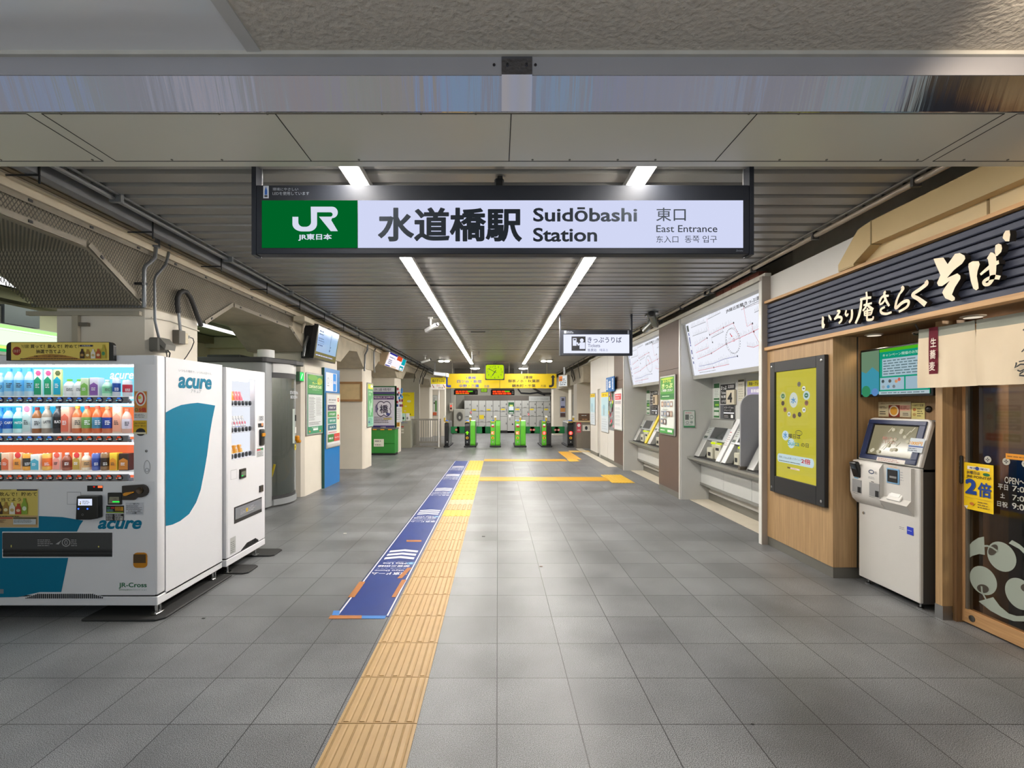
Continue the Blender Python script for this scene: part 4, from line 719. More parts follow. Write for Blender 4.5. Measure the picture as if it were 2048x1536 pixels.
for i in range(14): y = 3.6 + i * 1.5; mb = MB(); mb.box(-2.89, -2.80, y - .015, y + .015, 3.07, 3.14, galv); mb.build('clip', t)
# pipes, outlets and hose on the first pillar
gp = mt('#7c7f82', .35, .5, .1, 8, 0, 'pipe_grey')
def pp(x, y, off=.06): Yy = yx(x, XP + off); return (XP + off, Yy, pz(y, Yy))
t = thing('drain_pipe', 'grey drain pipe dropping from the gutter and bending along the top of the first pillar', 'pipe', (XP, 4.6, 2.5))
mb = MB(); mb.tube([pp(312, 455), pp(312, 495)], .034, gp, 14); mb.build('collar', t); mb = MB(); mb.tube([pp(312, 495), pp(310, 515), pp(306, 520), pp(291, 532), pp(288.5, 540), pp(288.5, 605), pp(288, 611), (XP + .02, 4.42, pz(613, 4.42)), (-3.4, 4.40, pz(613, 4.42)), (-4.0, 4.42, pz(611, 4.42)), (-4.28, 4.44, pz(609, 4.42))], .017, gp, 10); mb.build('pipe', t)
for x, y in ((281, 567), (289, 568)): mb = MB(); a = pp(x, y); mb.box(a[0]-.05, a[0]+.02, a[1]-.008, a[1]+.012, a[2]-.01, a[2]+.01, K); mb.build('clamp', t)
t = thing('power_conduit', 'thin bent steel conduit feeding the grey outlet box on the first pillar', 'pipe', (XP, 4.75, 2.3))
a = pp(339, 490); mb = MB(); mb.tube([pp(331, 470), pp(339, 488), pp(337, 510), pp(331, 530), pp(312, 552), pp(309, 562), pp(310, 640), pp(313, 655), pp(318, 676)], .012, gp, 9); mb.build('pipe', t)
a = pp(318, 690); mb = MB(); mb.box(XP, XP + .1, a[1] - .06, a[1] + .09, pz(704, a[1]), pz(676, a[1]), mt('#6f6e68', .5, .2), .012); mb.build('outlet_box', t)
mb = MB(); mb.prism([(XP + .1, pz(676, a[1])), (XP + .16, pz(690, a[1])), (XP + .15, pz(700, a[1])), (XP + .1, pz(690, a[1]))], 'y', a[1] - .05, a[1] + .09, mt('#7b7a74', .5, .2)); mb.build('cover', t)
mb = MB(); mb.tube([pp(335, 700, .1), pp(340, 706, .1), pp(339, 712, .06), pp(336, 722, .05)], .006, K, 6); mb.tube([pp(332, 702, .1), pp(334, 712, .06), pp(334, 722, .05)], .005, K, 6); mb.build('cable', t)
t = thing('flexible_hose', 'black flexible cable hose looping in an arch over the first pillar', 'hose', (XP, 5.0, 2.4))
mb = MB(); mb.tube([pp(357, 626), pp(355, 610), pp(355, 596), pp(359, 586), pp(366, 582), pp(373, 584), pp(381, 595), pp(388, 612), pp(394, 630), pp(400, 645), pp(402, 652)], .024, mt('#262625', .6, 0, .1, 30), 12); mb.build('hose', t)
mb = MB(); mb.tube([pp(357, 622), pp(359, 645), pp(361, 662)], .014, gp, 8); mb.build('conduit', t)
a = pp(363, 670); mb = MB(); mb.box(XP, XP + .07, a[1] - .05, a[1] + .05, pz(688, a[1]), pz(661, a[1]), mt('#57534b', .5), .004); mb.build('outlet_box', t); mb = MB(); mb.box(XP + .01, XP + .065, a[1] + .05, a[1] + .1, pz(686, a[1]), pz(664, a[1]), mt('#d4c8ac', .5), .004); mb.build('socket', t)
mb = MB(); mb.tube([pp(369, 675, .05), pp(378, 674, .05)], .014, camm, 8); mb.build('plug', t); mb = MB(); mb.tube([pp(378, 674, .05), pp(386, 677, .05), pp(388, 684, .04), pp(383, 697, .04), pp(373, 713, .04), pp(366, 722, .04)], .005, K, 6); mb.build('cable', t)
t = thing('cable_strip', 'white cable strip across the face of the first pillar', 'cable', (XP, 4.9, 2.3)); mb = MB(); mb.tube([pp(303, 635, .008), pp(340, 642, .008), pp(360, 649, .008), pp(398, 662, .008)], .007, pr('#d8d2c4'), 6); mb.build('strip', t)
Yf = 4.505; t = thing('steel_angle', 'grey steel angle with an upright fixed on the street face of the first pillar', 'bracket', (-3.8, Yf, 2.3))
mb = MB(); mb.box(px(60, Yf), px(285, Yf), Yf - .04, Yf, pz(632, Yf), pz(624, Yf), mt('#aaa392', .5)); mb.build('bar', t); mb = MB(); mb.box(px(149, Yf), px(161, Yf), Yf - .03, Yf, 1.9, pz(632, Yf), mt('#b4ac9a', .5)); mb.build('upright', t)
mb = MB(); mb.box(px(163, Yf), px(180, Yf), Yf - .03, Yf, pz(653, Yf), pz(646, Yf), mt('#6d675c', .5)); mb.build('clamp', t)
# hall behind: shop sign band, lamp, grey duct box
t = thing('shop_sign_band', 'glowing pale green lit sign band of the shop in the hall behind the pillar', 'sign', (-6.0, 5, 2.3)); xs = -6.0
mb = MB(); mb.box(-6.19, xs, 4.0, 8.6, 2.17, 2.55, mt('#c8ccc4', .5)); mb.build('case', t)
f = MB(onleft(xs + .001, 0, 0)); f.rect(4.02, 2.21, 8.05, 2.54, em('#b4f494', 1.25)); f.rect(4.02, 2.29, 8.05, 2.47, em('#e4ffdc', 1.2)); f.rect(4.02, 2.475, 8.05, 2.495, em('#ffffff', 1.3)); f.rect(4.02, 2.21, 8.05, 2.245, em('#28d070', .9)); f.rect(4.02, 2.245, 8.05, 2.275, em('#e8f47c', 1.1)); f.rect(8.1, 2.21, 8.5, 2.54, em('#b8f49c', 1.2)); f.build('face', t)
t = thing('duct_box', 'grey sheet metal box above the green sign band', 'duct', (-6.1, 5.6, 2.6)); mb = MB(); mb.box(-6.19, -6.0, 5.87, 6.32, 2.56, 2.79, mt('#70757a', .4, .2)); mb.build('box', t)
mb = MB(); mb.box(-6.19, -6.02, 4.0, 5.85, 2.56, 2.76, mt('#54534f', .6)); mb.build('end', t)
t = thing('hall_lamp', 'long white tube lamp on the ceiling of the hall behind the pillars', 'ceiling light', (-5.15, 8.2, 3.0)); mb = MB(); mb.box(-5.24, -5.06, 7.9, 9.7, 2.97, 3.02, camm); mb.build('housing', t); mb = MB(); mb.box(-5.22, -5.08, 7.95, 9.65, 2.95, 2.97, em('#ffffff', 2.2)); mb.build('diffuser', t)
t = thing('hall_lamp', 'white tube lamp glimpsed past the netting above the green sign band', 'ceiling light', (-5.7, 5.2, 3.0)); mb = MB(); mb.box(-5.75, -5.45, 4.6, 5.9, 2.97, 3.02, camm); mb.build('housing', t); mb = MB(); mb.box(-5.72, -5.48, 4.65, 5.85, 2.95, 2.97, em('#ffffff', 2.2)); mb.build('diffuser', t)
# --- phone booth pod
bg_ = mt('#9b9ea0', .4, .2, .03, 3, 0, 'booth_grey'); bdk = mt('#3b3b3d', .5, .1, .03)
t = thing('work_booth', 'grey one-person work booth with a curved glass door and dark roof', 'booth', (-3.9, 7.55, 0)); y0, y1 = 7.15, 7.98
mb = MB(); mb.box(-4.5, -3.62, y0, y0 + .06, .03, 2.2, bg_); mb.box(-4.5, -3.62, y1 - .06, y1, .03, 2.2, bg_); mb.box(-4.5, -4.44, y0, y1, .03, 2.2, mt('#b8a890', .6)); mb.box(-4.45, -4.43, y0+.06, y1-.06, .6, 2.05, mt('#cdb896', .6)); mb.build('shell', t)
def curve(r, k=12, a=.0, z=1.0): return [(-3.50 + r * math.sin(math.pi * (a + (z - a) * i / k)) , y0 + .06 + (y1 - y0 - .1) * (a + (z - a) * i / k)) for i in range(k + 1)]
mb = MB(); mb.prism([(-3.62, y0), (-3.5, y0), (-3.455, y0 + .03), (-3.44, y0 + .1), (-3.44, y0 + .2), (-3.62, y0 + .2)], 'z', .03, 2.2, bg_, True); mb.build('corner_post', t)
mb = MB(); mb.box(-3.62, -3.34, y1 - .07, y1, .03, 2.2, bg_); mb.build('jamb', t)
gc = [(-3.44, y0 + .2), (-3.36, y0 + .3), (-3.31, y0 + .42), (-3.29, y0 + .55), (-3.30, y0 + .68), (-3.33, y1 - .06)]
def band(z0, z1, m, nm, off=0):
    mb = MB(); pts = [(x + off, y) for x, y in gc] + [(x - .03 + off, y) for x, y in gc[::-1]]; mb.prism(pts, 'z', z0, z1, m, True); return mb.build(nm, t)
band(2.06, 2.2, mt('#d6d6d4', .3), 'header', .02); band(1.98, 2.06, bdk, 'top_rail', .01); band(.16, 1.98, glass('booth_glass', (.88, .9, .88, 1), .02, .9), 'glass_door'); band(.1, .17, bdk, 'bottom_rail', .01); band(.03, .12, bg_, 'sill', .03)
mb = MB(); mb.prism([(-4.55, y0 - .03), (-3.48, y0 - .03), (-3.43, y0), (-3.22, y1 - .25), (-3.22, y1 + .03), (-4.55, y1 + .03)], 'z', 2.2, 2.275, bdk, bev=.01); mb.box(-4.35, -3.85, y0 + .06, y1 - .1, 2.275, 2.315, K, .01); mb.build('roof', t)
mb = MB(); mb.box(-4.4, -3.7, y0 + .1, y1 - .1, .03, .1, mt('#4a4a4a', .7)); mb.lathe([(.2, .1), (.2, .13), (.05, .14), (.04, .45), (.22, .47), (.24, .55), (.2, .58)], (-3.95, y0 + .42, 0), K, 20); mb.build('stool', t)
mb = MB(); mb.tube([(-3.72, y0 + .62, .3), (-3.66, y0 + .66, .42), (-3.62, y0 + .68, .6)], .02, mt('#d8b820', .4), 8); mb.build('yellow_stripe', t)
mb = MB(); mb.box(-4.2, -3.75, y0 + .2, y1 - .2, 2.17, 2.19, em('#fff4e0', 11)); mb.build('booth_lamp', t)
mb = MB(); mb.lathe([(.12, 0), (.12, .12)], (-3.52, y0 + .18, 2.275), pr('#e4e4e2'), 20); mb.build('roof_cap', t)
f = MB(frame((-3.30, y0 + .47, 0), (.02, 1, 0), (0, 0, 1))); wt = em('#ffffff', .7); f.text('STATION', -.02, 1.735, .26, 1.785, wt, n=.03, bold=.02); f.text('BOOTH', .0, 1.665, .24, 1.715, wt, n=.03, bold=.02); f.text('1', .07, .95, .15, 1.5, pr('#a8b4ae'), n=.03); f.build('door_lettering', t)
mb = MB(); q = -3.335; mb.box(q, q + .012, y1 - .055, y1 - .02, 1.3, 1.4, K); mb.box(q, q + .008, y1 - .06, y1 - .015, 1.1, 1.2, pr('#e4e4e0')); mb.build('lock', t)
mb = MB(); mb.box(q, q + .06, y1 - .07, y1 + .01, .97, 1.06, org, .015); mb.box(q + .02, q + .09, y1 - .06, y1, .94, .99, org, .012); mb.build('hook', t, 'orange hook'); f = MB(onleft(q + .002, y1 - .035, .87)); f.ell(0, 0, .035, .05, pr('#e4d020')); f.rect(-.01, -.02, .01, .02, K); f.build('sticker', t)
t = thing('exit_lamp', 'small bright green emergency exit lamp above the orange hook of the booth', 'exit sign', (-3.3, 8.15, 2.05)); mb = MB(); mb.box(-3.42, -3.29, 8.02, 8.19, 1.96, 2.12, mt('#4a6a50', .4), .006); mb.build('case', t); f = MB(onleft(-3.289, 0, 0)); f.rect(8.03, 1.97, 8.18, 2.11, em('#3ee86c', 1.3)); f.stroke([(8.07, 2.0), (8.10, 2.05), (8.13, 2.09)], .025, em('#e8fff0', 1.2)); f.build('face', t)
# --- framed posters
def poster(name, label, M, w, h, fn, cat='poster', frm='#b9b9b6', fw=.03, d=.02, lit=None):
    """w x h frame, art drawn by fn in a 0..1 x 0..1 square"""
    loc = M @ Vector((w/2, 0, 0)); t = thing(name, label, cat, loc); mb = MB(M)
    if fw: mb.box(0, w, 0, h, .0, d, mt(frm, .35, .5, .03), min(.012, d*.45)); mb.build('frame', t)
    S = M @ Matrix.Translation((fw, fw, d if fw else .002)) @ Matrix.Diagonal((w - 2*fw, h - 2*fw, 1, 1)); f = MB(S); f.lay(); fn(f); f.build('print', t); return t
def lines(f, x0, y0, x1, y1, n, c='#777777', seed=1): f.greek(x0, y0, x1, y1, n, pr(c), .38, seed=seed)
def pA(f):
    f.rect(0, 0, 1, 1, pr('#3f8f6a')); f.rect(0, .68, 1, 1, pr('#4c9a58')); f.ell(.35, .95, .3, .05, pr('#6fae4c')); f.ell(.8, .9, .18, .06, pr('#a8b83c')); f.text('ヴィーガン', .3, .83, .85, .88, pr('#dfe86c'), bold=.03); f.text('CORPORATE CARD', .08, .77, .92, .82, pr('#e8f0c0'), bold=.03); f.text('デジタルチケット', .3, .735, .75, .755, W); f.rect(.04, .12, .96, .67, pr('#d8dcdc')); f.rect(.04, .66, .96, .68, pr('#2f7a5a'))
    lines(f, .08, .22, .5, .62, 20, seed=3); lines(f, .54, .3, .92, .62, 15, '#9a9a9a', seed=4); lines(f, .08, .14, .92, .2, 3, '#444444', seed=5); f.rect(.34, .05, .66, .085, pr('#e8f0ec')); lines(f, .25, .09, .8, .11, 1, '#e8f0e8'); f.ell(.12, .04, .05, .015, pr('#e88a3c')); f.ell(.8, .03, .05, .015, pr('#e88a3c'))
t = poster('wall_poster', 'green and white framed notice on the pillar beside the work booth', onleft(-3.295, 8.27, 1.03), .78, 1.1, pA)
t = thing('information_pylon', 'tall narrow bright blue panel standing at the corner of the second pillar', 'panel', (-3.26, 9.46, 0)); mb = MB(); mb.box(-3.32, -3.25, 9.04, 9.92, .0, 2.27, mt('#0b78c4', .3, .1, .02)); mb.box(-3.325, -3.248, 9.034, 9.05, 0, 2.27, mt('#0d4a44', .4)); mb.build('board', t)
f = MB(onleft(-3.2495, 9.12, 1.83)); f.rect(0, 0, .62, .36, pr('#e6eaf2')); f.rect(.4, .01, .58, .35, pr('#1f8fe8')); f.text('BANK', .42, .15, .56, .21, W, bold=.03); f.ring(.12, .2, .05, .06, .008, pr('#8a909a')); lines(f, .07, .09, .2, .12, 1); f.ring(.3, .19, .04, .03, .006, pr('#c0c4cc')); f.build('top_print', t)
def pB(f):
    f.rect(0, 0, 1, 1, pr('#d8d9d8')); f.text('JRE BANK', .1, .87, .68, .91, pr('#5a5a5a'), bold=.02); lines(f, .1, .83, .66, .855, 1); f.rect(.72, .15, .98, .98, pr('#e4e4c8')); f.ring(.85, .9, .08, .04, .03, pr('#d8584c')); f.ring(.84, .56, .08, .05, .03, pr('#d8584c'))
    for i, (c, s) in enumerate((('#4a4660', 'POINT UP'), ('#3f8f4c', '￥TICKET'), ('#3f8f7c', 'VIEW CARD'), ('#2f6a78', 'SUICA'))): y = .69 - i * .125; f.rect(.04, y, .68, y + .11, pr(c)); f.text(s, .16, y + .035, .6, y + .075, W, bold=.02)
    lines(f, .1, .255, .9, .29, 1, '#d8584c'); f.rect(.04, .09, .47, .24, pr('#3f7f3c')); f.text('新規口座', .1, .14, .42, .18, W, bold=.02); f.rect(.5, .09, .94, .24, pr('#c8483c')); f.text('キャンペーン', .54, .14, .9, .18, W, bold=.02); f.rect(0, 0, 1, .05, pr('#c4c4c2'))
t2 = poster('wall_poster', 'silver framed poster of coloured boxes mounted on the blue panel', onleft(-3.2495, 9.1, .73), .80, 1.07, pB)
t = thing('notice_board', 'brown wood-framed board lined with beige paper on the third pillar', 'notice board', (-3.6, 11.8, 1.7)); Yb = 11.805; a, z0, e_, z1 = R(676, 763.5, 725, 803, Yb)
mb = MB(); fm = mt('#a47c52', .5, 0, .2, 14)
for q in ((a, e_, z1-.05, z1), (a, e_, z0, z0+.05), (a, a+.04, z0+.05, z1-.05), (e_-.04, e_, z0+.05, z1-.05)): mb.box(q[0], q[1], Yb - .035, Yb, q[2], q[3], fm)
mb.build('frame', t); mb = MB(); mb.box(a + .03, e_ - .03, Yb - .015, Yb, z0 + .03, z1 - .03, mt('#d6bd90', .7, 0, .18, 6, .6)); mb.build('paper', t)
def pC(f):
    f.rect(0, 0, 1, 1, pr('#5aa86c')); f.rect(0, .88, 1, 1, pr('#c8d85c')); f.ell(.5, .93, .4, .05, pr('#e8e84c')); f.ell(.72, .95, .25, .035, W); f.text('STATION', .15, .8, .85, .84, W, bold=.02); f.text('お得な', .15, .72, .6, .78, pr('#dff0c8'))
    for x, y, w in ((.3, .5, .05), (.6, .45, .06), (.75, .55, .04), (.45, .38, .05)): f.stroke([(x, y - .12), (x + .04, y), (x - .02, y + .1)], .09, pr('#cfe8d8'))
    f.rect(0, 0, 1, .22, pr('#8fc8b0')); lines(f, .1, .03, .9, .2, 5, '#3f7f6a'); f.ell(.2, .1, .12, .03, pr('#2c4c8c'))
poster('wall_poster', 'green framed poster on the third pillar beside the brown notice board', onleft(-3.265, 12.02, 1.0), .56, 1.13, pC)
# --- screens hung on the beam
t = thing('information_screen', 'slim black screen with a pale blue route page hanging above the blue panel', 'screen', (-3.0, 8.9, 2.6))
M = frame((-3.055, 8.0, 2.335), (0, 1, 0), (.085, 0, .57)); w_, h_ = 1.07, .577
mb = MB(M); mb.box(0, w_, 0, h_, -.09, 0, mt('#17181a', .4), .006); mb.build('case', t)
f = MB(M); f.rect(.02, .02, w_ - .02, h_ - .02, em('#4c5040', .9, 1)); f.rect(.05, .13, w_ - .05, h_ - .03, em('#8fb4e8', .9, 1)); bl_ = pr('#34507c'); lines(f, .09, h_ - .17, .34, h_ - .07, 2, '#3c5c94'); lines(f, .09, .3, .4, .38, 2, '#4a6a9c'); lines(f, .09, .22, .36, .27, 1, '#3c5c94', 3); f.rect(.66, .17, .67, h_ - .07, bl_); f.ell(.665, .2, .025, .02, bl_); f.ell(.69, .26, .018, .014, bl_); f.rect(.08, .28, .36, .283, bl_); lines(f, .06, .05, w_ - .1, .10, 1, '#a8b4e0', 5); f.build('display', t)
mb = MB(); mb.box(-3.3, -3.1, 8.1, 8.25, 2.35, 2.9, K); mb.box(-3.3, -3.05, 8.7, 8.8, 2.5, 2.95, K); mb.build('bracket', t)
t = thing('information_screen', 'beige cased lit screen with white, red and teal page hanging over the green bin', 'screen', (-3.0, 13.7, 2.5))
M = frame((-3.135, 13.3, 2.65), (0, 1, 0), (.157, 0, .44)); w_, h_ = 2.6, .467
mb = MB(M); mb.box(0, w_, 0, h_, -.2, 0, mt('#b8a488', .5), .01); mb.build('case', t)
f = MB(M @ Matrix.Diagonal((w_, h_, 1, 1))); f.rect(.02, .05, .98, .95, em('#f4f0fc', 1.1)); f.rect(.06, .8, .45, .92, em('#2a2aa8', .8)); f.rect(.46, .62, .74, .92, em('#e85830', .9)); f.rect(.76, .45, .97, .88, em('#14b0bc', .9)); f.rect(.72, .07, .94, .36, em('#20b4c0', .8)); f.rect(.75, .11, .9, .24, em('#f0ffff', 1.0)); lines(f, .1, .58, .45, .68, 1, '#3a3aa0'); lines(f, .1, .2, .28, .5, 3, '#2a2a8c', 5); f.rect(.03, .06, .24, .12, em('#2a2aa8', .8)); f.rect(.025, .4, .04, .85, em('#f0a038', .9)); f.rect(.3, .06, .55, .16, em('#f4d8b8', 1)); f.build('display', t)
mb = MB(); mb.box(-3.3, -3.2, 13.5, 15.7, 3.0, 3.08, galv); mb.build('bracket', t)
# wiring on the beam by the second and third pillars
for (x0, lab, pts) in ((0, 'grey drain pipe on the beam over the second pillar', [(620, 640), (621, 660), (610, 690), (607, 712)]), (1, 'grey conduit dropping down the beam at the third pillar', [(735, 688), (735, 700), (730, 710), (729, 742)]), (2, 'curved conduit beside another at the third pillar', [(752, 695), (748, 703), (748, 735), (749, 745)])):
    t = thing('conduit', lab, 'pipe', (XP, 9, 2.6)); mb = MB(); mb.tube([pp(*q) for q in pts], .022, gp, 8); mb.build('pipe', t)
t = thing('junction_box', 'cream cable junction box on the beam ledge above the slim black screen', 'junction box', (-3.15, 7.9, 2.9)); a = pp(614, 650, .1); mb = MB(); mb.box(-3.2, -3.02, 7.55, 7.95, 2.88, 2.96, mt('#cfc6ae', .5), .006); mb.build('box', t); mb = MB(); mb.tube([(-3.1, 7.75, 2.88), (-3.15, 7.8, 2.8), (-3.2, 7.9, 2.75)], .02, mt('#b8b0a0', .5), 8); mb.build('cable', t)
# --- green bin with the poster stand
Yg = 15.1; t = thing('waste_bin', 'green wheeled bin with a sloped front and white notice, under the purple poster', 'bin', (-3.66, Yg + .3, 0)); gr = mt('#2f8a34', .4, 0, .03); a, e_ = -4.0, px(790, Yg)
mb = MB(); mb.prism([(Yg, .06), (Yg, .36), (Yg - .02, .37), (Yg - .02, .80), (Yg + .5, .80), (Yg + .5, .06)], 'x', a, e_, gr, bev=.01); mb.build('body', t)
mb = MB(); mb.box(a, e_ + .02, Yg - .05, Yg + .5, .80, .85, mt('#56585a', .4), .01); 
for i in range(3): mb.box(a + .1 + i * .24, a + .22 + i * .24, Yg - .056, Yg - .048, .79, .82, mt('#e0a020', .4))
mb.build('lid', t); mb = MB(); mb.box(a, e_, Yg + .02, Yg + .45, .0, .06, K); mb.build('base', t)
f = MB(front(0, Yg - .022, 0)); a1, b1, c1, d1 = R(748, 878, 768, 893, Yg); f.rect(a1, b1, c1, d1, pr('#e6e6d6')); lines(f, a1 + .03, d1 - .1, c1 - .03, d1 - .03, 1); lines(f, a1 + .03, b1 + .03, c1 - .03, b1 + .08, 1, '#555555', 4); f.build('notice', t)
Yq = 15.5; t = thing('poster_stand', 'green framed poster stand with purple and white festival poster', 'poster stand', (-3.66, Yq, 0)); a, z0, e_, z1 = R(744, 772, 792.5, 862, Yq)
mb = MB(); mb.box(a, e_, Yq, Yq + .05, z0 - .1, z1, mt('#2f6a40', .4)); mb.box(e_ - .03, e_, Yq, Yq + .06, 0, z1, mt('#24552f', .4)); mb.build('frame', t)
def pD(f):
    f.rect(0, .88, .97, .985, pr('#d4d6e0')); f.text('水道橋駅', .05, .9, .82, .965, pr('#4a4654')); f.rect(0, .83, .97, .87, pr('#4a3a80')); f.rect(0, 0, .97, .79, pr('#d8d6e4')); f.rect(.03, .7, .94, .78, pr('#4f2f6c')); f.text('東京の真ん中。楽しさの真ん中。', .06, .735, .9, .765, W, bold=.02); lines(f, .08, .71, .8, .725, 1, '#d8c8e8')
    for x, y, r1 in ((.36, .55, .16), (.62, .55, .16), (.36, .42, .16), (.62, .42, .16)): f.ell(x, y, r1 + .03, r1*.6 + .02, pr('#3a3454'))
    for x, y, r1 in ((.36, .55, .16), (.62, .55, .16), (.36, .42, .16), (.62, .42, .16)): f.ell(x, y, r1, r1*.6, pr('#e4e2ee'))
    f.text('橋', .3, .38, .68, .58, pr('#2a2444'), bold=.02); f.text('水道橋', .1, .4, .2, .6, pr('#4a3f7c'), bold=.02); f.ell(.68, .36, .09, .03, pr('#3f4a8c')); f.rect(.48, .235, .84, .27, pr('#d8c85c')); lines(f, .06, .15, .9, .31, 4, '#5a5664', 6); f.rect(0, 0, .97, .1, pr('#3a2f74')); f.text('文京区', .34, .045, .58, .075, W, bold=.02); lines(f, .05, .02, .9, .06, 1, '#b8b0d8', 7)
f = MB(front(a + .03, Yq - .002, z0 + .04) @ Matrix.Diagonal((e_ - a - .06, z1 - z0 - .06, 1, 1))); pD(f); f.build('poster', t)
# leaflets on the fourth pillar
t = thing('leaflet_rack', 'wall rack of red and blue leaflets on the fourth pillar', 'leaflet rack', (-3.25, 16, 1.2)); mb = MB(); mb.box(-3.30, -3.27, 15.55, 16.5, 1.0, 2.1, mt('#b8bcc0', .4)); mb.build('back', t)
for i, (x, y, c) in enumerate(((795, 778, '#a83040'), (803, 779, '#1f6aa8'), (797, 786, '#e0605c'), (803, 784, '#2878b8'), (795, 789, '#24344c'), (801, 791, '#1f4a7c'), (798, 796, '#2a80c0'), (804, 794, '#2c8cd0'), (799, 801, '#8c2838'), (805, 801, '#782030'), (794, 804, '#a02c3c'), (800, 811, '#601c3c'), (794, 811, '#283c80'), (804, 811, '#8c2030'))):
    Yy = max(15.62, min(16.4, yx(x, -3.26))); mb = MB(); mb.box(-3.27, -3.225, Yy - .05, Yy + .05, pz(y + 2.5, Yy), pz(y - 2.5, Yy), pr(c), .004); mb.build('leaflet', t)
f = MB(onleft(-3.268, 15.56, 1.02)); f.rect(0, 0, .9, .5, pr('#c4c8cc')); lines(f, .05, .05, .85, .45, 6, '#8a7a7c'); f.build('lower_print', t)
f = MB(front(0, 15.64, 0)); t = thing('sticker_sign', 'small orange sticker low on the fourth pillar', 'sticker', (px(796, 15.64), 15.64, .8)); f.rect(*R(793.5, 845, 799.5, 853, 15.64), pr('#e0a83c')); f.ring(px(796.5, 15.64), pz(849, 15.64), .03, .04, .015, pr('#6a3c1c')); f.build('print', t)
# ================================================================== ticket side
def ryx(x, X): return yx(x, X)
# --- tilted fare maps
def fare_map(a, z, label, detail):
    t = thing('fare_map', label, 'fare map', (3.2, (a + z) / 2, 2.4)); w = z - a - .04; X0, X1, z0, z1 = 3.235, 3.09, 2.045, 2.885
    M = frame((X0, z - .035, z0), (0, -1, 0), (X1 - X0, 0, z1 - z0)); h = math.hypot(X1 - X0, z1 - z0)
    mb = MB(M); fr = mt('#b9b9b5', .4, .4, .04)
    for q in ((0, w, -.06, -.0005), (0, w, h + .0005, h + .03), (0, .035, 0, h)): mb.box(q[0], q[1], q[2], q[3], -.05, .02, fr)
    mb.build('frame', t); mb = MB(M); mb.box(0, w, -.05, h, -.06, -.01, pr('#c8c8c4')); mb.build('case', t)
    mb = MB(); mb.prism([(3.55, 2.03), (3.24, 2.03), (3.235, 2.0), (3.55, 2.0)], 'y', a, z - .03, fr); mb.prism([(3.55, 2.98), (3.02, 2.98), (3.02, 2.90), (3.06, 2.885), (3.55, 2.885)], 'y', a, z - .03, mt('#c2c2be', .4, .2, .03)); mb.build('hood', t)
    f = MB(M @ Matrix.Translation((.035, 0, 0))); w -= .035; f.rect(0, 0, w, h, em('#eef0fa', 1.02)); f.build('lit_panel', t)
    f = MB(M @ Matrix.Translation((.035, 0, .001))); c1, c2, rd_, bl, gy = pr('#6a6f76'), pr('#3a3f48'), pr('#d05c6c'), pr('#5a64b0'), pr('#9a9ea8'); s = w / 2.5
    f.rect(.02, h - .13, .09, h - .03, pr('#6a746e')); f.rect(.1, .1, .104, h - .04, gy)
    for i, (y, hh) in enumerate(((h-.2, .05), (h-.33, .11), (h-.37, .03), (h-.5, .07), (h-.58, .03), (h-.66, .04))): f.rect(.045, y, .075, y + hh, pr('#2f3f9c'))
    f.text('JR線近距離きっぷ運賃表', w*.56, h - .085, w*.985, h - .03, c2, bold=.02); lines(f, w*.72, h - .12, w*.96, h - .1, 1, '#b0a4b4')
    rd2 = random.Random(5 if detail else 9)
    def ln(pts, c, tick=1, wd=.006):
        pts = [(p[0]*w, p[1]*h) for p in pts]; f.stroke(pts, wd, c)
        if tick:
            for p, q in zip(pts, pts[1:]):
                n = int(math.dist(p, q) / .032)
                for k in range(n): x = p[0] + (q[0]-p[0])*k/n; y = p[1] + (q[1]-p[1])*k/n; l = rd2.uniform(.02, .075); f.rect(x, y, x + .004, y + (l if abs(q[0]-p[0]) > abs(q[1]-p[1]) else .004), gy, .002)
    ln([(.08,.9),(.3,.9),(.3,.74),(.08,.74)], c1); ln([(.32,.95),(.32,.66),(.5,.7),(.62,.72)], rd_); ln([(.33,.93),(.5,.95)], c1); ln([(.09,.55),(.28,.62),(.28,.45),(.09,.42)], rd_); ln([(.1,.3),(.3,.34),(.5,.43),(.62,.46),(.78,.5),(.97,.56)], rd_); ln([(.34,.52),(.34,.6),(.5,.64)], c1); ln([(.1,.16),(.3,.16),(.46,.2),(.6,.2)], bl); ln([(.08,.08),(.3,.09),(.5,.1)], rd_); ln([(.75,.9),(.75,.6),(.8,.62)], rd_); ln([(.76,.88),(.97,.9)], c1); ln([(.72,.32),(.78,.28),(.97,.34)], rd_); ln([(.8,.62),(.8,.5),(.84,.3)], rd_, 0); ln([(.62,.72),(.66,.5)], rd_); ln([(.84,.76),(.97,.78)], c1)
    f.ring(w*.58, h*.45, w*.075, h*.2, .006, gy)
    for i in range(30): an = i * .21; f.rect(w*.58 + w*.075*math.cos(an), h*.45 + h*.2*math.sin(an), w*.58 + w*.075*math.cos(an) + .012, h*.45 + h*.2*math.sin(an) + .012, c2, .003)
    f.ring(w*.6, h*.46, .03, .02, .005, pr('#d83040')); arrow(f, [(w*.57, h*.58), (w*.585, h*.52)], .014, .02, pr('#e02030'))
    for x, y in ((.3,.34),(.32,.66),(.5,.43),(.62,.72),(.8,.62),(.5,.7),(.28,.62),(.75,.9),(.34,.52),(.8,.5),(.6,.2),(.3,.09)): f.rect(w*x - .012, h*y - .01, w*x + .014, h*y + .014, c2, .003)
    lines(f, w*.1, .02, w*.4, .05, 1, '#b0b4bc'); f.build('map_print', t)
fare_map(5.45, 8.0, 'large tilted backlit fare map over the ticket machines next to the noodle shop', 1)
fare_map(9.04, 11.57, 'smaller looking tilted backlit fare map between the two brown pillars', 0)
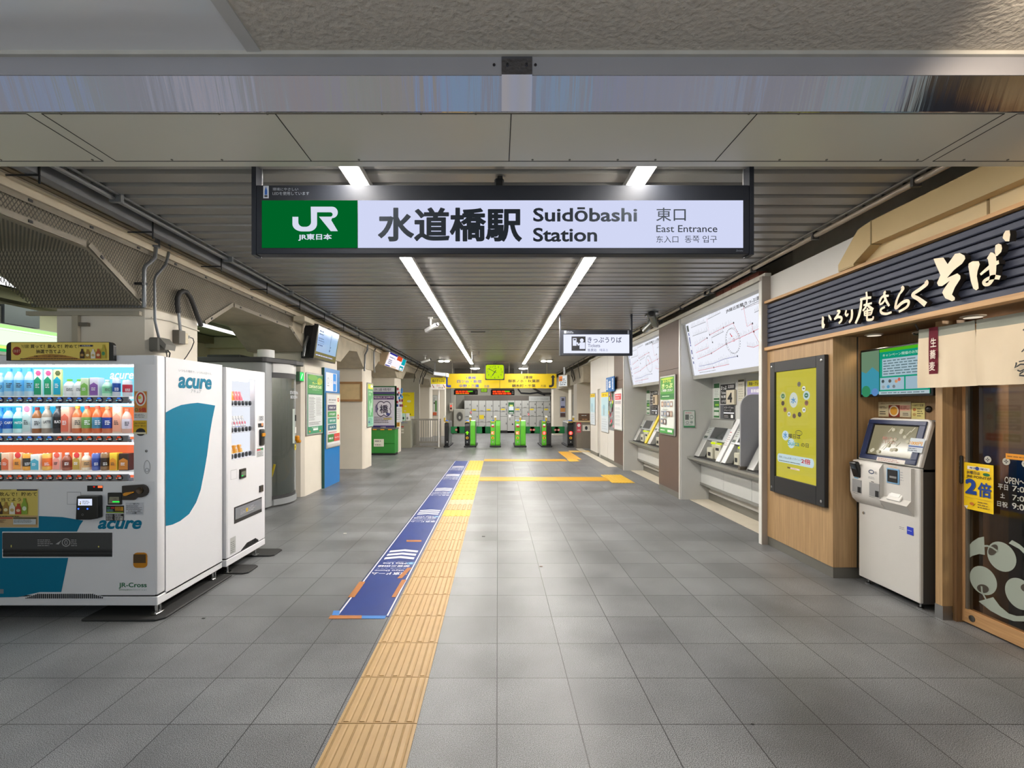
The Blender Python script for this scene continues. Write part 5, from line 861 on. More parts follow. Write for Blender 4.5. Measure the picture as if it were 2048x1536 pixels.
# --- counters below
def counter(a, z, label):
    t = thing('ticket_counter', label, 'counter', (3.35, (a + z) / 2, 0)); st = mt('#a4a49e', .3, .6, .05)
    mb = MB(); mb.prism([(3.55, .60), (3.30, .60), (3.13, .685), (3.13, .715), (3.55, .715)], 'y', a, z - .03, st); mb.build('shelf', t)
    mb = MB(); y = z - .035
    while y > a + .1: mb.box(3.35, 3.55, max(a, y - .8), y - .006, .29, .60, mt('#c9cac6', .4, .1, .03)); y -= .8
    mb.build('panel', t); mb = MB(); mb.box(3.34, 3.55, a, z - .03, .25, .29, mt('#8f8f8a', .4, .4)); mb.prism([(3.38, .25), (3.55, .12), (3.55, .25)], 'y', z - .075, z - .04, st); mb.build('bracket', t)
    mb = MB(); mb.box(3.485, 3.55, a, z - .03, .006, .12, base); mb.box(3.49, 3.55, a, z - .03, .12, .25, wsh); mb.build('plinth', t)
counter(5.45, 8.0, 'steel ticket counter shelf under the large fare map'); counter(9.04, 11.57, 'steel ticket counter shelf between the two brown pillars')
# --- ticket machines
beige = mt('#c4c2b0', .4, 0, .04); tm = mt('#b6b7b4', .35, .2, .03); lime = em('#dcf02a', .9)
def ticket_machine(a, z, label, num, plate, scr='#3c3e40', stripe=None, band=None):
    w = z - a; t = thing('ticket_machine', label, 'ticket machine', (3.4, (a + z) / 2, .716), 'ticket machines in the recesses')
    S0, S1 = (3.225, .73), (3.53, 1.325); L_ = math.dist(S0, S1)
    mb = MB(); mb.prism([(3.545, .716), (3.225, .716), S0, S1, (3.545, 1.34)], 'y', a, a + .02, tm); mb.prism([(3.545, .716), (3.225, .716), S0, S1, (3.545, 1.34)], 'y', z - .02, z, tm)
    mb.prism([(3.545, .716), (3.40, .716), (3.40, .95), (3.50, 1.325), (3.545, 1.34)], 'y', a + .02, z - .02, mt('#8c8d88', .5)); mb.build('body', t)
    M = frame((S0[0], z, S0[1]), (0, -1, 0), (S1[0]-S0[0], 0, S1[1]-S0[1])); q = mt('#a9adb0', .3, .3, .03)
    mb = MB(M); mb.box(0, w, L_*.46, L_, -.06, 0, q, .006); mb.build('screen_panel', t); f = MB(M); f.rect(w*.27, L_*.50, w*.84, L_*.96, pr('#6f7478')); f.rect(w*.29, L_*.52, w*.82, L_*.94, mt(scr, .1, 0, 0)); f.build('screen', t)
    mb = MB(M); mb.box(0, w*.2, 0, L_*.46, -.10, 0, tm, .006); f = MB(M); f.rect(w*.03, L_*.5, w*.2, L_*.97, pr('#b9bdb8')); f.rect(w*.03, L_*.88, w*.24, L_*.97, pr('#3c7a48')); lines(f, w*.05, L_*.62, w*.2, L_*.85, 5, '#6c706c', 3); f.rect(w*.03, L_*.5, w*.18, L_*.56, pr('#44504a')); mb.build('side_panel', t); f.build('instructions', t)
    o = MB(); o.box(3.30, 3.42, a + w*.38, a + w*.62, .716, .90, beige, .012); o.box(3.33, 3.45, a + w*.12, a + w*.36, .716, .96, beige, .012); o.box(3.37, 3.47, a + w*.38, a + w*.6, .90, 1.0, beige, .01); o.build('coin_unit', t)
    f = MB(frame((3.2985, a + w*.5, .8), (0, -1, 0), (0, 0, 1))); f.rect(-w*.06, -.03, w*.06, .03, K); f.build('coin_slot', t); f = MB(frame((3.3285, a + w*.24, .88), (0, -1, 0), (0, 0, 1))); f.rect(-w*.07, -.01, w*.07, .03, K); f.build('bill_slot', t)
    mb = MB(); mb.box(3.33, 3.37, a + w*.42, a + w*.52, .955, .985, lime, .004); mb.build('light', t); mb = MB(); mb.box(3.33, 3.37, a + w*.15, a + w*.28, .965, .985, lime, .004); mb.build('light', t)
    mb = MB(); mb.box(3.222, 3.35, a + .02, z - .02, .716, .735, K); mb.build('tray', t)
    if band:
        mb = MB(M @ Matrix.Translation((w - .005, 0, 0))); mb.box(0, .13, 0, L_*1.05, -.12, .012, mt(band, .4, 0, .02), .008); mb.build('divider', t)
        if band != '#e0c81e': f = MB(M @ Matrix.Translation((w - .005, 0, .013))); f.rect(.02, L_*.7, .06, L_*.72, pr('#c84050')); lines(f, .015, L_*.38, .11, L_*.66, 6, '#9a8a8c', 4); f.rect(.02, L_*.15, .06, L_*.3, pr('#d0d2d2')); f.build('divider_print', t)
    # signs on the wall above
    if not num: return t
    f = MB(onright(3.546, z, 0))
    s = w / .8; f.M = f.M @ Matrix.Diagonal((s, 1, 1, 1))
    f.rect(.01, 1.345, .22, 1.925, pr('#dfe4dc')); f.rect(.02, 1.84, .21, 1.91, pr('#2f6a3c')); lines(f, .04, 1.69, .19, 1.82, 5, '#9aa09a', 2); f.rect(.02, 1.645, .21, 1.675, pr('#2f6a3c')); f.rect(.02, 1.36, .21, 1.63, pr('#3f7a48')); f.rect(.03, 1.39, .2, 1.45, pr('#d8e0d4')); f.rect(.03, 1.48, .2, 1.52, pr('#d8e0d4')); f.rect(.07, 1.55, .2, 1.58, pr('#8fc83c'))
    f.rect(.26, 1.58, .72, 1.885, K); f.text('きっぷ', .28, 1.80, .46, 1.865, W, bold=.02); f.text('定期券', .51, 1.82, .70, 1.87, W, bold=.01); f.text('Tickets', .285, 1.735, .44, 1.775, W); f.text('车票', .285, 1.67, .44, 1.715, W, bold=.01); f.text('승차권', .30, 1.60, .44, 1.645, W)
    f.rect(.26, 1.345, .72, 1.565, pr('#55565c')); f.rect(.38, 1.455, .71, 1.555, K); f.text('ICカード Suica', .40, 1.51, .69, 1.54, W); f.text('チャージ', .40, 1.465, .62, 1.495, W); f.rect(.38, 1.355, .71, 1.425, K); f.rect(.61, 1.365, .68, 1.415, W); f.rect(.38, 1.432, .71, 1.448, em('#ffffff', .9)); lines(f, .40, 1.365, .56, 1.41, 2, '#cccccc')
    if num: f.rect(.83, 1.62, 1.02, 1.94, pr('#c9c6b6')); f.rect(.84, 1.90, 1.01, 1.93, pr('#55503f')); lines(f, .85, 1.64, 1.0, 1.88, 7, '#a8a492', 3)
    f.build('wall_signs', t)
    if num: mb = MB(); mb.box(3.51, 3.546, z - .76*s, z - .51*s, 1.57, 1.79, pr(plate), .004); mb.build('number_plate', t); f = MB(onright(3.509, z - .51*s, 1.57)); f.text(num, .05, .03, .2 if num == '4' else .13, .18, K, bold=.04); f.build('number', t)
    return t
ticket_machine(7.13, 7.93, 'grey ticket machine under the number 4 plate with a white divider', '4', '#cfc6b0', band='#d4d5d5')
ticket_machine(6.38, 6.98, 'grey ticket machine half hidden by the round-cornered privacy screen', None, '', '#3c3e40')
ticket_machine(5.5, 6.25, 'ticket machine with a blue screen glimpsed beside the end post', None, '', '#2c4f9c')
ticket_machine(10.6, 11.5, 'grey ticket machine under the number 1 plate with a yellow divider', '1', '#c8b89a', band='#e0c81e')
ticket_machine(9.5, 10.42, 'ticket machine behind the yellow divider, cut off by the brown pillar', None, '', band='#d4d5d5')
t = thing('privacy_screen', 'grey privacy screen with a round top corner standing on the ticket counter', 'partition', (3.35, 6.32, .716)); pts = [(3.545, .72), (3.545, 1.70)] + [(3.33 + .155*math.cos(math.radians(an)), 1.53 + .17*math.sin(math.radians(an))) for an in range(90, 181, 10)] + [(3.175, .72)]
mb = MB(); mb.prism(pts, 'y', 6.305, 6.33, mt('#94959a', .4, .1, .03)); mb.build('panel', t); mb = MB(); mb.box(3.16, 3.25, 6.29, 6.345, .717, .76, mt('#6c665c', .4, .5)); mb.build('foot', t)
t = thing('wall_sign', 'yellow and lilac ticket sign on the recess wall behind the privacy screen', 'sign', (3.545, 5.95, 1.85)); f = MB(onright(3.544, 6.85, 0)); f.rect(0, 1.82, .62, 1.9, pr('#e8dc1c')); f.text('現金・クレジットカード', .04, 1.835, .6, 1.885, K, bold=.02); f.rect(0, 1.70, .62, 1.815, pr('#a49cc8')); f.text('新幹線・特急券', .1, 1.73, .58, 1.785, W, bold=.02); f.build('print', t)
def pN(f):
    f.rect(0, 0, 1, 1, pr('#d4d9d4')); f.rect(0, 0, 1, .08, pr('#3c8a5c')); lines(f, .1, .83, .9, .93, 1, '#c86a70'); f.rect(.1, .45, .45, .78, pr('#6a706c')); f.ring(.7, .62, .18, .12, .03, pr('#5f7a68')); f.ring(.3, .28, .16, .08, .03, pr('#7a8a80')); f.ell(.7, .3, .14, .08, pr('#9aa8a0')); lines(f, .1, .12, .9, .18, 1)
Yr = 7.955; a, z0, e_, z1 = R(1367, 821, 1390, 855, Yr); poster('small_notice', 'small green bordered notice on the grey side wall of the ticket recess', front(a, Yr, z0), e_ - a, z1 - z0, pN, 'notice', '#5a9a74', .008, .004)
def pE(f):
    f.rect(0, 0, 1, 1, pr('#dfe3dc')); f.rect(0, .6, 1, 1, pr('#4c9a3c')); f.ell(.5, .97, .45, .02, pr('#b8d83c')); f.text('おトクな', .2, .9, .8, .95, pr('#e8e85c'), bold=.03); f.text('きっぷ', .12, .8, .9, .89, pr('#d8ec9c'), bold=.04); f.text('ご利用ください', .1, .74, .9, .79, W, bold=.03); f.rect(0, .62, 1, .7, pr('#2f7a3c')); lines(f, .15, .64, .85, .68, 1, '#cfe8c8')
    rr = random.Random(4)
    for y, n in ((.47, 4), (.3, 4), (.16, 2)):
        for k in range(n): f.rect(.08 + k*.22, y, .26 + k*.22, y + .1, pr(rr.choice(('#8a8c94', '#a88c7c', '#7c6a64', '#94a0b4', '#6c7484')))); f.ell(.17 + k*.22, y + .05, .06, .03, pr(rr.choice(('#c8ccd0', '#e0c8b0', '#b4a494'))))
        lines(f, .2, y + .115, .8, y + .135, 1, '#8a9488')
    f.rect(0, 0, 1, .1, pr('#4a9a4c')); f.rect(.6, .03, .92, .07, pr('#e8f0e4')); lines(f, .08, .03, .5, .08, 1, '#d8ecd4')
Xp = 3.012; a, b_ = ryx(1322, Xp), ryx(1352, Xp); zt, zb = pz(748, b_), pz(873, b_)
poster('wall_poster', 'green and white tourist ticket poster on the nearer brown pillar', onright(Xp, a, zb), a - b_, zt - zb, pE)
def pG(f):
    f.rect(0, 0, 1, 1, pr('#dfe0e0')); f.rect(.08, .75, .92, .9, pr('#d8404a')); f.text('お知らせ', .16, .84, .84, .88, W, bold=.03); lines(f, .14, .77, .86, .82, 1, '#f0d8d8'); f.rect(.08, .62, .92, .74, pr('#e8dcdc'))
    for k in range(5): f.rect(.1 + k*.17, .64, .2 + k*.17, .72, pr('#8a9098'))
    for y in (.5, .4, .3, .2, .1): lines(f, .12, y, .88, y + .06, 2, '#a8aeb0', int(y*100)); f.rect(.1, y - .02, .9, y - .016, pr('#c4c8ca'))
a, b_ = ryx(1229.5, 3.012), ryx(1247, 3.012); zt, zb = pz(776, b_), pz(863, b_)
poster('wall_poster', 'white notice with a red heading on the farther brown pillar', onright(3.01, a - .03, zb), a - b_ - .08, zt - zb, pG)
def pH(f): f.rect(0, 0, 1, 1, pr('#cfd9e0')); f.rect(0, .89, 1, 1, pr('#e8c81c')); f.text('ホーム', .2, .92, .8, .97, K, bold=.03); f.rect(0, .4, 1, .88, pr('#b4d4e0')); f.ell(.4, .62, .16, .08, pr('#8fb8cc')); f.rect(.3, .42, .5, .6, pr('#9cb4bc')); lines(f, .1, .05, .9, .35, 5, '#b8c4cc')
for x0, x1, y0, y1, lab in ((1203.5, 1218, 783, 867, 'pale blue poster with yellow heading between office door and the crowded leaflets'), (1181.5, 1191, 786, 851, 'pale blue poster with yellow heading on the end panel by the counter')):
    a, b_ = ryx(x0, 3.045), ryx(x1, 3.045); poster('wall_poster', lab, onright(3.048, a, pz(y1, b_)), a - b_, pz(y0, b_) - pz(y1, b_), pH, fw=.02)
a, b_ = ryx(1217, 3.04), ryx(1228, 3.04); t = thing('leaflet_rack', 'rack crowded with mixed pink, green and grey leaflets on the white wall', 'leaflet rack', (3.04, (a+b_)/2, 1.4)); f = MB(onright(3.045, a, 0)); f.rect(0, pz(862, b_), a - b_, pz(784, b_), pr('#8a8c90')); rr = random.Random(8)
for i in range(46): x = rr.uniform(.02, a - b_ - .12); z = rr.uniform(pz(860, b_), pz(788, b_)); f.rect(x, z, x + rr.uniform(.06, .12), z + rr.uniform(.04, .12), pr(rr.choice(('#e090a0', '#d8505c', '#5c6a64', '#c8ccd0', '#4c8a5c', '#d8dc3c', '#3c4048', '#a4acb0', '#b8747c'))))
f.build('leaflets', t)
a, b_ = ryx(1212, 2.94), ryx(1228, 2.94); t = thing('flag_sign', 'blue and white hanging banner beside the farther brown pillar', 'banner', (2.94, (a+b_)/2, 1.8)); mb = MB(onright(2.94, a, pz(782, b_))); w_, h_ = a - b_, pz(752, b_) - pz(782, b_); mb.box(0, w_, 0, h_, -.02, 0, pr('#2a6cb0')); mb.build('cloth', t)
f = MB(onright(2.94, a, pz(782, b_))); f.L = 4; f.rect(.08, .05, .2, h_ - .05, pr('#dfe8f0')); f.rect(w_ - .2, .05, w_ - .08, h_ - .05, pr('#dfe8f0')); f.text('忘', w_*.36, h_*.25, w_*.62, h_*.75, W, bold=.04); lines(f, .09, .08, .19, h_ - .08, 6, '#2a6cb0'); lines(f, w_-.19, .08, w_-.09, h_ - .08, 6, '#2a6cb0', 5); f.build('print', t); mb = MB(); mb.box(2.94, 3.05, a - .03, a - .01, pz(755, b_), pz(752.5, b_), galv); mb.build('bracket', t)
# pipes along the ceiling edge above the ticket machines
t = thing('conduit_rail', 'twin pipes along the ceiling edge above the ticket counter and noodle shop', 'pipe', (2.86, 9, 3.1)); mb = MB(); mb.tube([(2.86, 2.68, 3.085), (2.86, 27, 3.085)], .022, mt('#a89c8c', .35, .5, .08), 10); mb.build('pipe', t); mb = MB(); mb.tube([(2.83, 2.68, 3.12), (2.83, 27, 3.12)], .012, mt('#6e6a64', .4, .4, 0), 8); mb.build('pipe', t)
for i in range(17): y = 3.3 + i * 1.05; mb = MB(); mb.box(2.83, 2.89, y - .012, y + .012, 3.05, 3.14, mt('#4a4846', .5, .3, 0)); mb.build('clip', t)
t = thing('cable_loop', 'loose black cable looping over the pipes near the large fare map', 'cable', (2.85, 6.5, 3.1)); mb = MB(); mb.tube([(2.85, 6.62, 3.14), (2.82, 6.58, 3.06), (2.83, 6.5, 3.04), (2.88, 6.45, 3.08), (2.9, 6.5, 3.13)], .014, K, 8); mb.build('cable', t)
t = thing('brick_patch', 'strip of red brick showing above the large fare map', 'brick', (3.05, 5.9, 3.02)); mb = MB(); a = mt('#7a4436', .8, 0, .2, 20)
for i in range(5): mb.box(3.0, 3.1, 5.55 + i*.22, 5.755 + i*.22, 3.045, 3.10, a)
mb.build('bricks', t)
# ================================================================== noodle shop
XF2 = 3.0; t = thing('shop_fascia', 'navy slatted shop fascia with oak trims carrying raised cream brush lettering', 'shop sign', (3.1, 3.2, 2.2))
nv = mt('#3a3f52', .5, .1, .12, 4, 0, 'navy_slat'); ya, yb = .6, 5.385
mb = MB(); mb.box(3.03, 3.3, ya, yb, 2.19, 2.69, mt('#14161e', .7)); mb.build('backing', t)
mb = MB(); z = 2.20
while z < 2.685: mb.box(3.005, 3.03, ya, yb, z, min(z + .046, 2.685), nv, .006); z += .054
mb.build('slats', t)
mb = MB(); mb.box(2.975, 3.3, ya, yb + .002, 2.688, 2.715, wdl); mb.build('top_trim', t); mb = MB(); mb.box(2.975, 3.06, ya, yb + .002, 2.165, 2.2, wdl); mb.build('bottom_trim', t)
cream = mt('#e9d6b6', .3, 0, .02); lside = mt('#1c1814', .5); XL2 = 2.952
def G(x, y, k=4.1124, ox=1550, oy=470):
    X_ = ox + x / k; Y_ = oy + y / k; Yy = yx(X_, XL2); return (-Yy, pz(Y_, Yy))
def letter(name, polys, strokes, lab):
    mb = MB(onright(XL2, 0, 0))
    for pts in polys:
        q = [G(*p) for p in pts]; a = sum(p[0]*r[1]-r[0]*p[1] for p, r in zip(q, q[1:] + q[:1])); q = q if a > 0 else q[::-1]; n = len(q)
        mb.add([(p[0], p[1], .0) for p in q] + [(p[0], p[1], -.038) for p in q], [tuple(range(n))], cream); mb.add([(p[0], p[1], .0) for p in q] + [(p[0], p[1], -.038) for p in q], [(i, n+i, n+(i+1) % n, (i+1) % n) for i in range(n)], lside)
    for pts, w in strokes:
        q = [G(*p) for p in pts]; sc_ = 1 / 4.1124 * (-q[0][0]) / F
        # smooth the stroke
        fine, ww = [], []; W_ = w if isinstance(w, (list, tuple)) else [w * (.75 + .5 * math.sin(math.pi * (i + .5) / len(pts))) for i in range(len(pts))]
        for i in range(len(q) - 1):
            p0, p1, p2, p3 = q[max(i-1, 0)], q[i], q[i+1], q[min(i+2, len(q)-1)]
            for k in range(5):
                u = k / 5; fine.append(tuple(.5*((2*p1[j]) + (-p0[j]+p2[j])*u + (2*p0[j]-5*p1[j]+4*p2[j]-p3[j])*u*u + (-p0[j]+3*p1[j]-3*p2[j]+p3[j])*u**3) for j in (0, 1))); ww.append((W_[i]*(1-u) + W_[i+1]*u) * sc_ * 1.25)
        fine.append(q[-1]); ww.append(W_[-1] * sc_ * 1.25); mb.stroke(fine, ww, cream, n=len(mb.v) * 2e-6 + .0005); mb.stroke(fine, ww, lside, n=len(mb.v) * 2e-6 - .0005, th=.037)
    mb.build(name, t)
letter('letter', [[(388,668),(400,672),(404,690),(400,712),(404,730),(412,735),(405,762),(396,770),(385,762),(383,730),(385,690)], [(440,655),(452,660),(466,690),(462,708),(448,690),(438,668)]], [], 'い')
letter('letter', [], [([(510,624),(532,628),(515,658),(488,694)], 14), ([(488,694),(520,674),(546,680),(545,704),(525,727)], 15)], 'ろ')
letter('letter', [], [([(588,618),(581,645),(590,664),(603,646)], 13), ([(632,612),(634,650),(628,690),(610,722)], 17)], 'り')
letter('letter', [], [([(752,468),(756,508)], 14), ([(700,532),(745,520),(792,514)], 15), ([(712,532),(705,600),(690,665),(662,728)], 18), ([(728,578),(798,560)], 12), ([(758,525),(750,585),(722,624)], 13), ([(758,572),(784,596),(810,612)], 15), ([(736,628),(738,664)], 10), ([(736,630),(796,618),(790,656)], 11), ([(740,645),(792,638)], 8), ([(740,662),(790,656)], 9), ([(762,600),(758,685),(768,698),(804,692),(810,668)], 14)], '庵')
letter('letter', [], [([(858,566),(868,530),(890,504),(936,500)], 14), ([(912,464),(900,480),(910,530),(940,584)], 16), ([(860,572),(885,560),(915,520)], 12), ([(905,592),(872,612),(878,640),(918,648),(960,634)], 15)], 'き')
letter('letter', [], [([(1042,424),(1052,442),(1030,480)], [16, 26, 14]), ([(1028,478),(1000,545),(994,602),(1040,562),(1080,542),(1100,552),(1085,592),(1018,632)], 18)], 'ら')
letter('letter', [], [([(1240,378),(1246,402),(1190,448),(1132,492),(1180,526),(1240,572)], [22, 30, 26, 24, 28, 34])], 'く')
letter('letter', [[(1303,195),(1385,185),(1420,240),(1480,155),(1520,148),(1560,170),(1565,195),(1540,235),(1500,265),(1470,290),(1415,352),(1440,342),(1500,315),(1525,335),(1525,360),(1480,430),(1455,490),(1480,515),(1478,535),(1455,545),(1400,520),(1375,475),(1385,450),(1435,378),(1375,420),(1345,420),(1332,395),(1360,330),(1345,295),(1320,240)]], [], 'そ')
letter('letter', [[(1592,235),(1625,215),(1675,215),(1685,240),(1665,300),(1660,340),(1672,400),(1675,440),(1655,455),(1630,440),(1610,380),(1597,300),(1590,260)], [(1812,85),(1838,70),(1862,80),(1868,110),(1860,140),(1830,170),(1815,175),(1808,135)],
    [(1896,-36),(1929,-39),(1935,-4),(1927,52),(1896,52),(1872,25),(1878,-5)]], [([(1690,326),(1735,288),(1790,246),(1842,222)], [16, 22, 30, 24]), ([(1758,168),(1785,190),(1792,290),(1788,350),(1765,398),(1732,408),(1718,386),(1748,362),(1800,346),(1852,352)], [40, 52, 44, 34, 26, 22, 22, 24, 30, 24])], 'ば')
# duct above
t = thing('wall_duct', 'beige rectangular duct with an elbow running above the navy shop fascia', 'duct', (3.0, 3, 2.8)); dm = mt('#c4aa78', .45, 0, .04, 3); Xd = 2.96
def Q(x, y): Yy = yx(1500 + x/3.737, Xd); return (Yy, pz(330 + y/3.737, Yy))
dp = [Q(660, 850), Q(660, 705), Q(740, 540), Q(775, 490), Q(905, 430)]
mb = MB(); zt, zb = 3.02, 2.835; yA = Q(905, 500)[0]; yV0, yV1 = Q(660, 750)[0], Q(775, 750)[0]
mb.box(Xd, 3.05, .6, yA, zb, zt, dm); mb.build('run', t); mb = MB(); mb.prism([(yA, zt), (yA + .14, zt - .02), (yV0, zb - .06), (yV0, zb - .11), (yV1, zb - .11), (yV1, zb - .1), (yA, zb)][::-1], 'x', Xd - .001, 3.05, dm); mb.build('elbow', t)
mb = MB(); mb.box(Xd, 3.05, yV1, yV0, 2.715, zb - .112, dm); mb.build('drop', t); mb = MB(); mb.box(Xd - .004, 3.05, yA - .006, yA + .006, zb - .004, zt + .002, mt('#8f7a50', .5)); mb.build('seam', t)
mb = MB(); mb.box(3.043, 3.0505, .6, Q(790, 700)[0], 2.715, 2.99, mt('#dcc596', .55, 0, .03)); mb.box(3.04, 3.0505, 2.985, 3.0, 2.715, 2.99, mt('#8a7248', .6)); struct(mb, 'wall_cladding')
# poster case
t = thing('poster_case', 'yellow-green lit poster in a thick black frame on the oak wall of the noodle shop', 'lit poster', (3.0, 4.83, .63)); y0, y1, z0, z1 = 4.39, 5.27, .625, 2.02
mb = MB(); bf = mt('#1b1c1f', .45, 0, .02)
iy0, iy1, iz0, iz1 = 4.508, 5.185, .80, 1.91
for q in ((y0, iy0, z0, z1), (iy1, y1, z0, z1), (iy0, iy1, z0, iz0), (iy0, iy1, iz1, z1)): mb.box(2.972, 3.011, q[0], q[1], q[2], q[3], bf, .004)
mb.build('frame', t)
for y in (y0 + .04, y1 - .04):
    for z in (z0 + .05, z1 - .05): mb = MB(); mb.lathe([(.014, .002), (.014, -.004), (.008, -.006)], (2.971, y, z), chrome, 12, 'x'); mb.build('screw', t)
f = MB(onright(2.995, iy1, iz0)); w_, h_ = iy1 - iy0, iz1 - iz0; f.rect(0, 0, w_, h_, em('#c4bb32', .95, 1)); f.build('lit_print', t)
f = MB(onright(2.998, iy1, iz0) @ Matrix.Diagonal((w_, h_, 1, 1))); wh = em('#cfe4ea', .85); dk = pr('#3a3a18'); bl3 = em('#3a96d8', .7)
ic = ['#cfd8dc', '#5f5a50', '#b8c4cc', '#c8d4dc', '#4a3a34', '#8a5a44', '#c8d0d0', '#6a4a3c', '#3c3838', '#d4dce0', '#7c4a3c', '#9aa4a8']
for i in range(14):
    an = math.radians(90 + i * 360 / 14); x, y = .47 + .30*math.cos(an), .735 + .15*math.sin(an)
    if i in (3, 11): f.ell(x, y, .075, .04, wh); f.ring(x, y, .045, .022, .018, pr('#1f6a4c'))
    else: f.ell(x, y, .045, .024, pr(ic[i % 12]), k=7); f.rect(x - .02, y - .004, x + .02, y + .006, dk)
f.ell(.47, .73, .1, .07, em('#dfe6da', .8)); f.text('水', .41, .70, .53, .755, bl3, bold=.02)
f.ell(.27, .40, .085, .046, wh); f.text('水', .215, .375, .325, .43, bl3, bold=.02); f.text('曜日は', .35, .38, .64, .42, dk, bold=.02); f.ring(.6, .435, .085, .024, .006, dk); f.text('毎週トクする', .53, .428, .67, .442, dk)
f.ell(.42, .335, .085, .046, wh); f.text('Suica', .34, .315, .62, .36, pr('#2f8a8c'), bold=.01); f.text('の日', .66, .315, .83, .35, dk, bold=.02)
f.rect(.12, .145, .9, .225, wh); f.ell(.12, .185, .05, .04, wh); f.ell(.9, .185, .05, .04, wh); f.L += 3; f.text('登録したSuicaを使ってポイント', .12, .185, .66, .205, dk); f.text('2倍', .67, .17, .88, .215, pr('#b8323c'), bold=.03); lines(f, .12, .15, .82, .17, 1, '#5a6458'); f.rect(.34, .1, .42, .115, pr('#6a5a30')); f.rect(.42, .1, .64, .115, pr('#e0d0d0')); lines(f, .44, .103, .62, .112, 1, '#a04848')
f.build('print', t)
mb = MB(); mb.box(2.985, 2.988, iy0, iy1, iz0, iz1, glass('poster_glass', (.98, .98, .96, 1), .03, .8)); mb.build('pane', t)
# screen in the niche
t = thing('menu_screen', 'wall screen with a green notice page above the order kiosk in the oak niche', 'screen', (3.28, 3.93, 1.63)); y0, y1, z0, z1 = 3.60, 4.32, 1.628, 2.045
mb = MB(); mb.box(3.245, 3.30, y0, y1, z0, z1, mt('#0e0f10', .3), .005); mb.box(3.30, 3.42, 3.8, 4.1, 1.7, 1.95, K); mb.build('case', t)
f = MB(onright(3.244, y1, z0) @ Matrix.Diagonal((y1 - y0, z1 - z0, 1, 1))); g1 = .7
f.rect(.025, .06, .3, .955, em('#4aa8c0', g1)); f.poly([(.025, .955), (.3, .955), (.3, .5), (.2, .62), (.1, .5), (.025, .55)], em('#7a9a7c', g1)); f.ell(.1, .12, .07, .12, em('#3f9a6c', g1)); f.ell(.24, .1, .05, .08, em('#6a9ad8', g1))
f.rect(.31, .045, .975, .96, em('#18a884', g1)); f.rect(.31, .9, .975, .96, em('#5ac828', g1)); f.rect(.325, .41, .96, .76, em('#bcd8e4', g1)); f.text('キャンペーン開催のお知らせ', .36, .8, .93, .86, em('#d8f4e8', .8)); lines(f, .37, .43, .94, .74, 6, '#3f6470', 4); f.rect(.325, .41, .355, .76, em('#20b090', g1)); f.rect(.325, .14, .66, .38, em('#b8d4e4', g1)); f.rect(.68, .14, .96, .38, em('#b4d0e0', g1)); f.rect(.31, .045, .975, .11, em('#c8dce4', g1)); lines(f, .34, .055, .95, .1, 1, '#4a6a78', 6)
for x, y, c in ((.37, .31, '#1f3a44'), (.47, .31, '#34383c'), (.56, .3, '#c88a5c'), (.6, .33, '#c0504c'), (.38, .2, '#8fa0ac'), (.45, .2, '#3f94c8'), (.53, .2, '#6a7480')): f.ell(x, y, .022, .035, pr(c), k=8)
f.build('display', t)
# menu strips under the screen
t = thing('menu_sticker', 'long printed notice with a noodle bowl photo stuck above the order kiosk', 'sticker', (3.415, 4.1, 1.55)); Xs = 3.416; a, b_ = 4.33, yx(1822, Xs); zt, zb = pz(804, a), pz(833, a); f = MB(onright(Xs, a, zb) @ Matrix.Diagonal((a - b_, zt - zb, 1, 1)))
f.rect(0, 0, 1, 1, pr('#d8c8a0')); f.rect(.34, .0, .68, .78, pr('#8a2c1c')); f.ell(.5, .4, .15, .36, pr('#e8d8bc')); f.ell(.5, .4, .11, .28, pr('#e0a030')); f.rect(.69, .42, .98, .78, pr('#e0a894')); f.rect(.69, .04, .98, .36, pr('#d4c8ac')); f.rect(.04, .04, .32, .78, pr('#dccfa8')); lines(f, .06, .55, .3, .72, 2, '#6a5430'); lines(f, .06, .12, .3, .4, 2, '#3a3020', 3); lines(f, .71, .48, .96, .72, 3, '#a04838', 4); lines(f, .78, .1, .96, .3, 2, '#3a3020', 5); f.text('食券はこちらでお求めください', .1, .86, .7, .95, pr('#5a4428')); f.build('print', t)
t = thing('menu_sticker', 'small rounded yellow topping notice beside the black knob over the kiosk', 'sticker', (3.415, 3.8, 1.55)); a2 = b_ - .005; b2 = a2 - .125; f = MB(onright(Xs, a2, zb - .015)); f.rect(0, .0, .125, .135, pr('#e4d488')); f.text('+100円で変更', .01, .105, .115, .125, pr('#5a3c14'), bold=.02); f.ell(.03, .08, .016, .013, pr('#c87a3c')); f.ell(.03, .04, .016, .013, pr('#c8a05c')); lines(f, .055, .02, .115, .095, 4, '#7a6a3c'); f.build('print', t)
t = thing('bell_knob', 'round black knob on the oak wall beside the yellow topping notice', 'knob', (3.415, 3.67, 1.55)); mb = MB(); mb.lathe([(.026, .005), (.026, -.012), (.018, -.02), (.006, -.022)], (3.42, b2 - .035, zb + .07), mt('#26211d', .2), 20, 'x'); mb.build('knob', t)
